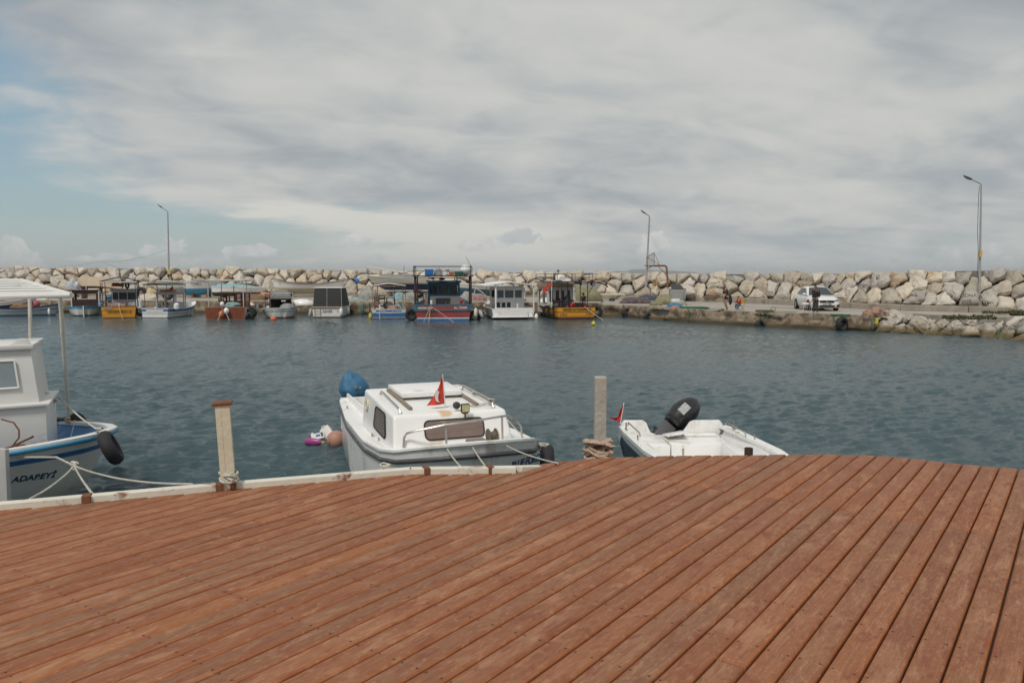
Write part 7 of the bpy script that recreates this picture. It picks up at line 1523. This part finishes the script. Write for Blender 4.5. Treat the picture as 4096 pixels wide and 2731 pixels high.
weeds(3770, 3985, 1272, 7, 220, QZ + .02, 'low green weeds along the edge of the path', .16); weeds(3930, 4050, 1250, 6, 120, QZ + .1, 'weeds around the foot of the right lamp post', .18); weeds(4040, 4096, 1258, 6, 160, QZ + .3, 'dark weeds between the boulders at the right edge', .25); weeds(3928, 3965, 1212, 8, 200, 1.45, 'small weeds behind the low wall by the lamp post', .35)
rope([sh_point(x, y) + Vector((0, -.12, .14)) for x, y in ((3770, 1322), (3810, 1314), (3850, 1305), (3880, 1298), (3900, 1300), (3890, 1310), (3870, 1300), (3885, 1330), (3870, 1340))], .03, mat('rope_lime', (.16, .20, .07), .9, var=.3), 'lime green rope strewn over the rubble shore', group='ropes on the rubble shore')
rope([sh_point(x, y) + Vector((0, -.12, .14)) for x, y in ((3986, 1358), (3990, 1330), (4005, 1318), (4040, 1316), (4075, 1306), (4100, 1296))], .03, rope_g, 'dark green rope over the rubble at the right edge', group='ropes on the rubble shore')
# ================================================================== car
def car(loc, yaw, k):
    t = thing('parked_car', 'white saloon car parked on the pier facing the water', 'car', loc, yaw); t.scale = (k, k, k)
    body_m = mat('car_white', (.70, .70, .68), .22, var=.02, coat=.7); tm = mat('trim_black', (.012, .012, .013), .4, var=.1); gl = mat('car_glass', (.05, .06, .06), .06, var=.05)
    L = 4.52
    st_ = [(0.0, .62, .30, .50, .66), (.06, .74, .22, .60, .72), (.20, .84, .20, .70, .80), (.55, .88, .20, .79, .90), (1.0, .90, .20, .86, .96), (1.28, .90, .20, .92, 1.0), (2.0, .90, .20, .93, 1.0), (3.0, .90, .20, .95, 1.02), (3.75, .89, .20, .98, 1.06), (4.15, .87, .22, .98, 1.08), (4.42, .82, .28, .9, 1.04), (4.52, .74, .36, .7, .85)]
    vs = []; K = 12
    for x, w_, zb, zs_, zt in st_:
        half = [(0, zb), (w_ * .9, zb), (w_ * .985, zb + .12), (w_, (zb + zs_) / 2), (w_ * .985, zs_ - .06), (w_ * .93, zs_), (w_ * .70, zt - .015), (0, zt)]
        ring = [(y, z) for y, z in half] + [(-y, z) for y, z in half[-2:0:-1]]; K = len(ring)
        vs += [(-x, y, z) for y, z in ring]
    fs = [(i * K + j, i * K + (j + 1) % K, (i + 1) * K + (j + 1) % K, (i + 1) * K + j) for i in range(len(st_) - 1) for j in range(K)] + [tuple(range(K)), tuple((len(st_) - 1) * K + j for j in range(K))]
    bd = MB().add(vs, fs).build('body', body_m, t, smooth=50)
    # cabin shell
    C0 = [(-1.15, .80, .93), (-1.95, .60, 1.43), (-2.6, .585, 1.49), (-3.15, .57, 1.45), (-4.0, .72, 1.04)]
    vs = []
    for x, y, z in C0: vs += [(x, -y - .03 if z > 1.2 else -y, z), (x, -y * .6, z + .025), (x, 0, z + .035), (x, y * .6, z + .025), (x, y + .03 if z > 1.2 else y, z)]
    fs = [(i * 5 + j, (i + 1) * 5 + j, (i + 1) * 5 + j + 1, i * 5 + j + 1) for i in range(4) for j in range(4)]
    n0 = len(vs); vs += [(x, -.86, .95) for x in (-1.15, -1.95, -2.6, -3.15, -4.0)] + [(x, .86, .95) for x in (-1.15, -1.95, -2.6, -3.15, -4.0)]
    fs += [(i * 5, n0 + i, n0 + i + 1, (i + 1) * 5) for i in range(4)] + [(i * 5 + 4, (i + 1) * 5 + 4, n0 + 5 + i + 1, n0 + 5 + i) for i in range(4)]
    MB().add(vs, fs).build('roof', body_m, t, smooth=60)
    o3 = Vector((.012, 0, .012))
    def pane(name, pts, off): MB().slab([Vector(p) + Vector(off) for p in pts], Vector(off) * .5).build(name, gl, t, smooth=0)
    pane('windscreen', [(-1.20, -.76, .965), (-1.20, 0, .995), (-1.20, .76, .965), (-1.92, .55, 1.415), (-1.92, 0, 1.455), (-1.92, -.55, 1.415)], (.02, 0, .014)); pane('rear_window', [(-3.95, -.62, 1.08), (-3.95, .62, 1.08), (-3.2, .5, 1.44), (-3.2, -.5, 1.44)], (-.02, 0, .02))
    for s in (-1, 1):
        pane('side_window', [(-1.45, s * .81, .99), (-2.45, s * .835, .99), (-2.45, s * .655, 1.41), (-2.02, s * .665, 1.38)], (0, s * .018, .004)); pane('side_window', [(-2.53, s * .835, .99), (-3.45, s * .82, 1.01), (-3.15, s * .64, 1.39), (-2.53, s * .655, 1.42)], (0, s * .018, .004))
        m_ = MB().ball((-1.35, s * 1.0, 1.03), (.08, .12, .075), n=14, m=8).build('mirror', body_m, t)
        MB().slab([(-.02 + .0, s * .42, .60), (-.045, s * .66, .63), (-.13, s * .83, .70), (-.30, s * .865, .76), (-.24, s * .80, .765), (-.03, s * .5, .69)], (.028, s * .018, .008)).build('headlight', mat('headlight', (.22, .225, .23), .15, var=.3, vscale=14), t, smooth=0)
        MB().ball((-.06, s * .66, .34), (.06, .16, .085), n=16, m=8).build('fog_recess', tm, t)
        for x in (-.86, -3.50):
            MB().lathe([(.36, -.01), (.36, .012)], (x, s * .895, .34), 26, axis='Y').build('wheel_arch', tm, t, smooth=0)
            w2_ = MB().lathe([(.2, -.1), (.30, -.1), (.315, -.06), (.315, .06), (.30, .1), (.2, .1)], (x, s * .83, .315), 24, axis='Y').build('wheel', blk, t); MB().lathe([(.02, -.02), (.2, -.01), (.21, .02), (.02, .03)], (x, s * .92, .315), 20, axis='Y').build('rim', mat('rim_grey', (.3, .3, .3), .4, metal=.5), w2_)
        for x in (-2.35, -3.2): MB().box((x, s * .905, .88), (.16, .03, .03)).build('door_handle', body_m, t)
    MB().slab([(.0, -.50, .655), (.012, -.3, .675), (.012, .3, .675), (0, .50, .655), (.0, .40, .535), (0, -.40, .535)], (.03, 0, 0)).build('grille', tm, t, smooth=0)
    MB().slab([(.0, -.52, .30), (.0, -.42, .365), (.0, .42, .365), (.0, .52, .30), (0, .45, .255), (0, -.45, .255)], (.02, 0, 0)).build('lower_intake', tm, t, smooth=0)
    MB().lathe([(.055, 0), (.055, .012)], (.032, 0, .60), 20, axis='X').build('badge', mat('badge', (.35, .12, .10), .3, metal=.4), t); MB().torus((.046, 0, .60), .055, .008, (1, 0, 0)).build('badge_ring', steel, t)
    pt = MB().bx(.03, .045, -.26, .26, .395, .505).build('number_plate', mat('plate_white', (.6, .6, .58), .5), t, smooth=0); MB().bx(.0455, .0475, .205, .2595, .396, .504).build('band', blue, pt, smooth=0)
    tx = text('34 KY 7768', .095, tm, pt, (.049, -.02, .45), (PI / 2, 0, PI / 2), name='lettering')
    MB().tube([(-.98, -.78, .935), (-.35, -.72, .815), (-.17, -.3, .745), (-.15, 0, .735), (-.17, .3, .745), (-.35, .72, .815), (-.98, .78, .935)], .005, 4).build('bonnet_seam', tm, t)
    MB().bx(-4.1, -.5, -.7, .7, .16, .25).build('underbody', tm, t, smooth=0)
    return t
f_ = at_z(3290, 1243, QZ)
car((f_.x + .05, f_.y - .6, QZ), R(-90 - 4), 1.12)
# ================================================================== people
skin = mat('skin', (.36, .20, .13), .6, var=.06); 
def skin_mesh(nm, V, Ed, m_, parent, sub=2, root=0):
    me = bpy.data.meshes.new(nm); me.from_pydata([v[0] for v in V], Ed, []); o = bpy.data.objects.new(nm, me); C.objects.link(o)
    md = o.modifiers.new('s', 'SKIN'); 
    for i, v in enumerate(V):
        r_ = v[1]; me.skin_vertices[0].data[i].radius = (r_, r_) if not isinstance(r_, tuple) else r_
        me.skin_vertices[0].data[i].use_root = (i == root)
    sb = o.modifiers.new('u', 'SUBSURF'); sb.levels = sb.render_levels = sub
    bpy.context.view_layer.update(); ev = o.evaluated_get(bpy.context.evaluated_depsgraph_get()); me2 = bpy.data.meshes.new_from_object(ev); o.modifiers.clear(); o.data = me2
    me2.materials.clear(); me2.materials.append(m_); me2.shade_smooth(); o.parent = parent; return o
def person(label, loc, yaw, J, top, legs, hair, k=1.0, shorts=False, sleeve=3, cat='person', hairlen=.0, shoes=blk):
    # J: pelvis, chest, neck, head, (shoulder, elbow, wrist) x2, (hip, knee, ankle, toe) x2 ; +x forward, +y left
    t = thing('person', label, cat, loc, yaw); t.scale = (k, k, k)
    V = [(J['pelvis'], (.15, .115)), (Vector(J['pelvis']).lerp(Vector(J['chest']), .5), (.13, .10)), (J['chest'], (.165, .115)), (J['neck'], .055), (Vector(J['neck']).lerp(Vector(J['head']), .45), .058)]
    hd = Vector(J['head']); up = (hd - Vector(J['neck'])).normalized(); fw = Vector(J.get('face', (1, 0, 0))).normalized(); fw = (fw - up * fw.dot(up)).normalized(); sd = up.cross(fw)
    V += [(hd + fw * .02 - up * .05, .072), (hd, .095), (hd + up * .07 - fw * .01, .085)]; Ed = [(0, 1), (1, 2), (2, 3), (3, 4), (4, 5), (5, 6), (6, 7)]
    V += [(hd + fw * .115 - up * .01, .014)]; Ed.append((6, 8))
    for s in (1, -1): V.append((hd + sd * s * .098 - fw * .01, .018)); Ed.append((6, len(V) - 1))
    sleeves, trous = [], []
    for s in ('l', 'r'):
        sh, el, wr = map(Vector, J['arm_' + s]); i = len(V); V += [(sh, .062), (sh.lerp(el, .5), .05), (el, .042), (el.lerp(wr, .5), .038), (wr, .028)]; Ed += [(2, i), (i, i + 1), (i + 1, i + 2), (i + 2, i + 3), (i + 3, i + 4)]
        dr = (wr - el).normalized(); V.append((wr + dr * .06, (.04, .018))); Ed.append((i + 4, i + 5)); sdv = dr.orthogonal().normalized()
        for f in range(5):
            off = sdv * (f - 1.5) * .02 if f < 4 else sdv * .05; b0 = wr + dr * (.10 if f < 4 else .05) + off; ln = (.03, .038, .035, .026, .022)[f]; cr = Vector(J.get('curl', (0, 0, -1)))
            V += [(b0, .0095), (b0 + dr * ln + cr * .012, .0085), (b0 + dr * ln * 1.4 + cr * .035, .007)]; n_ = len(V); Ed += [(i + 5, n_ - 3), (n_ - 3, n_ - 2), (n_ - 2, n_ - 1)]
        sleeves.append([sh, sh.lerp(el, .5), el, el.lerp(wr, .5), wr])
    for s in ('l', 'r'):
        hp, kn, an_, to = map(Vector, J['leg_' + s]); i = len(V); V += [(hp, .085), (hp.lerp(kn, .5), .078), (kn, .056), (kn.lerp(an_, .4), .055), (an_, .036), (an_.lerp(to, .35) - Vector((0, 0, .02)), .038), (to, .028)]; Ed += [(0, i)] + [(i + a, i + a + 1) for a in range(6)]; trous.append([hp, hp.lerp(kn, .5), kn, kn.lerp(an_, .4), an_])
    skin_mesh('body', V, Ed, skin, t)
    # clothes
    P0 = Vector(J['pelvis']); Ch = Vector(J['chest']); Nk = Vector(J['neck'])
    V2 = [(P0 + (Ch - P0) * .05, (.18, .14)), (P0.lerp(Ch, .5), (.155, .125)), (Ch, (.185, .135)), (Ch.lerp(Nk, .7), .085)]; E2 = [(0, 1), (1, 2), (2, 3)]
    for sl in sleeves:
        i = len(V2); V2 += [(p_, r_) for p_, r_ in zip(sl, (.085, .070, .060, .055, .045))][:sleeve + 1]; E2 += [(2, i)] + [(i + a, i + a + 1) for a in range(sleeve)]
    skin_mesh('jacket' if sleeve > 2 else 'shirt', V2, E2, top, t)
    V3 = [(P0 + Vector((0, 0, .06)), (.165, .13)), (P0 - Vector((0, 0, .04)), (.165, .13))]; E3 = [(0, 1)]
    nl = 2 if shorts else 5
    for tr_ in trous:
        i = len(V3); V3 += [(p_, r_) for p_, r_ in zip(tr_, (.105, .10, .078, .072, .062))][:nl]; E3 += [(1, i)] + [(i + a, i + a + 1) for a in range(nl - 1)]
    skin_mesh('shorts' if shorts else 'trousers', V3, E3, legs, t)
    def hf(v): return v
    hb = MB().ball((0, 0, 0), (.112, .105, .10), n=18, m=12); vs = []
    for v in hb.v:
        v = Vector(v)
        if v.x > .045 and v.z < .055: v.x = .045; 
        if v.z < -.06 - hairlen: v.z = -.06
        vs.append(hd + up * (.035 + v.z) + fw * (v.x - .018) + sd * v.y * 1.02 - (up * hairlen if v.z < -.02 and v.x < 0 else Vector()))
    hb.v = [tuple(v) for v in vs]; hb.build('hair', hair, t, smooth=70)
    for s in (1, -1): MB().ball(hd + fw * .092 + sd * s * .034 + up * .012, .009, n=8, m=6).build('eye', blk, t)
    MB().ball(hd + fw * .088 - up * .055, (.012, .026, .007), n=8, m=6).build('mouth', mat('lips', (.25, .09, .07)), t)
    if shoes:
        for s in ('l', 'r'): an_, to = Vector(J['leg_' + s][2]), Vector(J['leg_' + s][3]); m_ = an_.lerp(to, .45); m_.z = min(an_.z, to.z) - .0; MB().box((m_.x, m_.y, m_.z), ((to - an_).length + .10, .095, .085), top=(.8, .8)).build('shoe', shoes, t, bev=.02)
    return t
hair_d = mat('hair_dark', (.025, .017, .012), .7, var=.3); hair_l = mat('hair_tan', (.26, .15, .08), .8, var=.3)
jeans = mat('jeans', (.06, .10, .14), .85, var=.2); dkcloth = mat('dark_cloth', (.014, .016, .022), .85, var=.2); dkgrey_c = mat('grey_trousers', (.045, .045, .042), .85, var=.2); redc = mat('red_shirt', (.42, .02, .03), .8, var=.12)
def std(**kw):
    J = dict(pelvis=(0, 0, .95), chest=(.01, 0, 1.32), neck=(.02, 0, 1.49), head=(.04, 0, 1.64), arm_l=[(.0, .19, 1.42), (-.03, .24, 1.14), (.08, .22, .90)], arm_r=[(.0, -.19, 1.42), (-.03, -.24, 1.14), (.08, -.22, .90)],
             leg_l=[(0, .09, .90), (.03, .11, .49), (-.01, .12, .09), (.17, .14, .04)], leg_r=[(0, -.09, .90), (.04, -.11, .49), (.02, -.12, .09), (.20, -.14, .04)]); J.update(kw); return J
fl_ = at_z(3262, 1254, QZ)
person('man in dark jacket and grey trousers holding a fishing rod by the pier edge', (fl_.x, fl_.y, QZ), R(180 + 35), std(head=(.10, 0, 1.62), face=(1, 0, -.55), neck=(.045, 0, 1.48), arm_l=[(.0, .19, 1.42), (-.02, .25, 1.14), (.16, .20, .98)], arm_r=[(.0, -.19, 1.42), (-.04, -.25, 1.14), (.05, -.22, .88)]), dkcloth, dkgrey_c, hair_d, k=1.02, shoes=mat('shoe_pale', (.3, .28, .26)))
o = MB().tube([(0, 0, 0), (-.5, -.35, -.45), (-1.1, -.9, -1.15)], [.016, .012, .006], 6).ball((.02, -.02, .02), .05).build('fishing_rod', dgrey); o.location = (fl_.x - .28, fl_.y - .3, QZ + .98); tag(o, 'thin dark fishing rod pointing down from the hands of the man', 'fishing rod')
tb_ = at_z(3226, 1253, QZ); T = thing('folding_table', 'small white folding table left of the man', 'table', (tb_.x, tb_.y, QZ)); MB().bx(-.36, .36, -.2, .2, .58, .62).build('table_top', white, T, bev=.01)
for x in (-.26, .26):
    for y in (-.14, .14): MB().cyl((x, y, 0), (x, y, .58), .014, n=8).build('leg', white, T)
o = MB().bx(-.26, .12, -.1, .1, 0, .07).build('bait_box', gel, bev=.015); o.location = (tb_.x - .02, tb_.y, QZ + .622); tag(o, 'white box lying on the folding table', 'box'); o = MB().ball((0, 0, .05), (.09, .08, .055)).build('orange_lid', orange); o.location = (tb_.x + .16, tb_.y - .05, QZ + .625); tag(o, 'orange round object on the folding table', 'lid')
wo_ = at_z(2905, 1241, QZ); 
person('barefoot person in black top and shorts looking down with a rod', (wo_.x, wo_.y, QZ), R(180 + 12), std(pelvis=(.0, 0, .95), chest=(.03, 0, 1.30), neck=(.12, 0, 1.45), head=(.20, 0, 1.58), face=(.6, 0, -1), arm_l=[(.05, .17, 1.38), (.16, .22, 1.12), (.28, .18, .94)], arm_r=[(.05, -.17, 1.38), (.16, -.22, 1.12), (.28, -.18, .96)], leg_l=[(0, .09, .90), (.10, .10, .50), (-.06, .11, .08), (.13, .12, .03)], leg_r=[(0, -.09, .90), (.06, -.10, .49), (-.10, -.11, .08), (.08, -.12, .03)]), dkcloth, dkcloth, hair_l, k=1.05, shorts=True, sleeve=2, hairlen=.04, shoes=None)
lump('jacket_bundle', mat('teal_black', (.012, .022, .024), .9, var=.3), (wo_.x + .28, wo_.y + .02, QZ + .74), (.13, .12, .34), 120, .2, 'dark jacket tied round the waist of the barefoot person', 'jacket', flat=False)
o = MB().tube([(0, 0, 0), (-.6, -.1, -.35), (-1.15, -.2, -.62)], [.015, .012, .007], 6).build('fishing_rod', mat('rod_yellow', (.35, .28, .10), .6)); o.location = (wo_.x - .33, wo_.y - .1, QZ + .97); tag(o, 'yellowish fishing rod held by the barefoot person', 'fishing rod')
ch_ = at_z(2956, 1241, QZ)
sit = dict(pelvis=(0, 0, .47), chest=(.10, 0, .80), neck=(.15, 0, .95), head=(.20, 0, 1.09), face=(1, 0, -.35), arm_l=[(.13, .15, .88), (.34, .16, .64), (.27, .05, .93)], arm_r=[(.13, -.15, .88), (.34, -.16, .64), (.27, -.05, .93)], leg_l=[(.05, .08, .46), (.40, .14, .50), (.34, .12, .10), (.48, .13, .04)], leg_r=[(.05, -.08, .46), (.40, -.12, .50), (.32, -.08, .10), (.46, -.09, .04)])
person('child in red shirt and jeans sitting on a yellow folding chair', (ch_.x + .02, ch_.y, QZ), R(180 + 38), sit, redc, jeans, hair_d, k=.84, shoes=mat('shoe_pale', (.3, .28, .26)))
F_c = thing('folding_chair', 'small yellow folding chair under the seated child', 'chair', (ch_.x + .10, ch_.y + .08, QZ), R(180 + 38)); ysh = mat('yellow_fabric', (.5, .30, .04), .8)
MB().bx(-.18, .2, -.2, .2, .345, .365).build('seat', ysh, F_c, smooth=0); MB().bx(-.24, -.21, -.2, .2, .46, .80).build('backrest', ysh, F_c, smooth=0)
for y in (-.2, .2): MB().tube([(-.22, y, 0), (.2, y, .36)], .012, 6).tube([(.2, y, 0), (-.22, y, .40), (-.24, y, .82)], .012, 6).build('leg', dgrey, F_c)
# people on the big amber boat
kz = .42; W_ = lambda x, y, z=.42: kb.W(x, y, z)
person('person standing in the stern of the amber boat in dark shirt and red trousers', W_(.7, -.80), kb.r.rotation_euler.z + R(-60), std(arm_l=[(.0, .19, 1.42), (.25, .22, 1.36), (.50, .18, 1.38)], face=(1, 0, -.2)), dkcloth, mat('crimson_trousers', (.16, .02, .035), .85), hair_d, k=.92, sleeve=2, shoes=blk)
person('child in red hoodie sitting on the stern of the amber boat', W_(.45, .28, .50), kb.r.rotation_euler.z + R(-75), sit, redc, jeans, hair_d, k=.82)
person('small child with dark hair low behind the amber gunwale', W_(.5, .72, .18), kb.r.rotation_euler.z + R(-80), sit, mat('teal_shirt', (.05, .15, .16), .8), jeans, hair_d, k=.84)
# ================================================================== graffiti on the boulders
gb = mat('spray_blue', (.08, .17, .38), .8, var=.2); gk = mat('spray_black', (.05, .045, .045), .8, var=.2); gl_ = mat('spray_light_blue', (.2, .42, .55), .8, var=.2)
def graffiti(body, px, py, w_px, h_px, m_, rot=0.0, line=False):
    orig = Vector((0, 0, CAMZ)); best = None
    dg = bpy.context.evaluated_depsgraph_get()
    def hit(r_, x, y):
        o = r_['o']; bv = r_.setdefault('bv', BVHTree.FromObject(o, dg)); h = bv.ray_cast(orig - o.location, ray(x, y).normalized()); return h[0]
    for r_ in ROCKS:
        if abs(r_['x'] - px) > 90 or abs(r_['y'] - py) > 70: continue
        h = hit(r_, px, py)
        if h is not None:
            dd = (h + r_['o'].location).length
            if best is None or dd < best[0]: best = (dd, r_)
    if not best: return
    r_ = best[1]; cu = bpy.data.curves.new('g', 'FONT'); cu.body = body; cu.size = 1; cu.align_x = 'CENTER'; cu.align_y = 'CENTER'
    t_ = bpy.data.objects.new('tmp', cu); C.objects.link(t_); bpy.context.view_layer.update(); me = bpy.data.meshes.new_from_object(t_.evaluated_get(bpy.context.evaluated_depsgraph_get())); bpy.data.objects.remove(t_)
    bm = bmesh.new(); bm.from_mesh(me)
    if line: bmesh.ops.create_grid(bm, x_segments=6, y_segments=1, size=.5, matrix=Matrix.Translation((0, -.55, 0)) @ Matrix.Diagonal((len(body) * .62, .06, 1, 1)))
    bmesh.ops.triangulate(bm, faces=bm.faces)
    for _ in range(2): bmesh.ops.subdivide_edges(bm, edges=[e for e in bm.edges if e.calc_length() > .18], cuts=1)
    bmesh.ops.triangulate(bm, faces=bm.faces)
    xs_ = [v.co.x for v in bm.verts]; wd = max(xs_) - min(xs_); bad = []; c_, s_ = math.cos(R(rot)), math.sin(R(rot))
    for v in bm.verts:
        x, y = v.co.x / wd * w_px, -v.co.y * h_px; X_, Y_ = px + x * c_ + y * s_, py + y * c_ - x * s_
        h = hit(r_, X_, Y_)
        if h is None: bad.append(v)
        else: v.co = h - ray(X_, Y_).normalized() * .03
    bmesh.ops.delete(bm, geom=bad, context='VERTS'); bm.to_mesh(me); bm.free(); me.materials.clear(); me.materials.append(m_)
    o = bpy.data.objects.new('lettering', me); C.objects.link(o); o.parent = r_['o']; r_['text'] = r_.get('text') or body
for g in (('FNH', 1002, 1098, 54, 24, gb, 0, True), ('EH', 530, 1110, 30, 18, gb), ('07', 606, 1117, 22, 15, gl_), ('YOKO', 3452, 1146, 46, 20, gk), ('SDRY', 3208, 1142, 40, 17, gk), ('DONA', 3874, 1182, 64, 20, gk), ('2020', 3864, 1206, 40, 15, gk), ('Mardi', 2864, 1131, 36, 15, gk, 15), ('Kral', 2884, 1149, 34, 17, gk), ('Asi', 2690, 1130, 30, 20, gk), ('S', 2798, 1117, 10, 16, gk), ('C', 3118, 1121, 14, 15, gk), ('ga', 3528, 1155, 16, 14, gk), ('&', 3508, 1113, 11, 18, gk), ('es', 3656, 1180, 26, 16, gk), (':)', 3655, 1146, 9, 14, gk, 90)): graffiti(*g)
# ================================================================== boulder labels
LM = [(250, 'the white canopy frame'), (345, 'the brown cabin boat'), (480, 'the dark peaked canopy'), (676, 'the left lamp post'), (905, 'the white tube canopy'), (1120, 'the spray cloth boat'), (1300, 'the charcoal tent boat'), (1556, 'the small blue boat'), (1773, 'the red trawler'), (2054, 'the white gabled boat'), (2270, 'the big amber boat'), (2440, 'the big amber boat stern'), (2581, 'the middle lamp post'), (2668, 'the basketball hoop'), (2740, 'the dumpster'), (2905, 'the barefoot person'), (2956, 'the seated child'), (3100, 'the olive rope heap'), (3230, 'the folding table'), (3330, 'the parked car'), (3500, 'the orange net heap'), (3700, 'the weeds on the path'), (3920, 'the right lamp post'), (4060, 'the picture edge')]
vis = [r_ for r_ in ROCKS if -10 < r_['x'] < 4105]
def hidden(r_): return False
vis.sort(key=lambda r_: -r_['w'] * r_['h']); keep = vis[:296]; ks = {id(r_) for r_ in keep}; rest = [r_ for r_ in ROCKS if id(r_) not in ks]
ordn = ['', 'first', 'second', 'third', 'fourth', 'fifth', 'sixth', 'seventh', 'eighth', 'ninth', 'tenth']
size_w = lambda r_: 'large ' if r_['rad'] > 1.05 else ('small ' if r_['rad'] < .55 else '')
def row_of(r_):
    if r_['set'] == 'shore': return 'top of the rubble shore' if r_['v'] > .66 else ('middle of the rubble shore' if r_['v'] > .33 else 'waterline of the rubble shore')
    v = r_['v']; return 'top row' if v > .75 else ('second row' if v > .5 else ('third row' if v > .25 else 'bottom row'))
groups = {}
for r_ in keep:
    lm = min(LM, key=lambda l: abs(l[0] - r_['x'])); groups.setdefault((row_of(r_), lm), []).append(r_)
for (row, lm), L_ in groups.items():
    for side in (-1, 1):
        S_l = sorted([r_ for r_ in L_ if (r_['x'] - lm[0]) * side > 0 or (side == 1 and r_['x'] == lm[0])], key=lambda r_: abs(r_['x'] - lm[0]))
        for n_, r_ in enumerate(S_l, 1):
            tx_ = (' lettered ' if r_.get('text') else ' ')
            pre = (size_w(r_) + r_['tint'] + tx_ + 'boulder').strip()
            r_['o']['label'] = f"{pre}, {ordn[n_]} {'left' if side < 0 else 'right'} of {lm[1]}, {row}"
            if len(r_['o']['label'].split()) > 16: r_['o']['label'] = r_['o']['label'].replace('of the rubble shore', 'of rubble shore').replace(' lettered', '').replace('waterline of rubble shore', 'rubble waterline')
            r_['o']['category'] = 'boulder'; r_['o']['group'] = 'boulders of the breakwater' if r_['set'] == 'bw' else 'boulders of the rubble shore'
if rest:
    bm = bmesh.new()
    for r_ in rest:
        me = r_['o'].data.copy(); me.transform(Matrix.Translation(r_['o'].location)); bm.from_mesh(me); bpy.data.objects.remove(r_['o'])
    me = bpy.data.meshes.new('rubble'); bm.to_mesh(me); bm.free(); me.materials.append(RM['pale grey']); o = bpy.data.objects.new('rubble', me); C.objects.link(o); o['kind'] = 'stuff'; o['label'] = 'smaller stones and boulders past the picture edges'; o['category'] = 'rubble'
# ================================================================== air over the bay
mb = MB().bx(-9000, 9500, -60, 11600, -12, 96)
hz_m = bpy.data.materials.new('haze'); hz_m.use_nodes = True; nt = hz_m.node_tree; nt.nodes.remove(nt.nodes['Principled BSDF'])
pv = nt.nodes.new('ShaderNodeVolumePrincipled'); pv.inputs['Color'].default_value = (.93, .97, 1.0, 1); pv.inputs['Density'].default_value = 0.00011; pv.inputs['Anisotropy'].default_value = 0.2
nt.links.new(pv.outputs[0], nt.nodes['Material Output'].inputs['Volume'])
o = mb.build('haze', hz_m, smooth=0); o['kind'] = 'stuff'; o['label'] = 'thin haze over the bay'; o['category'] = 'haze'
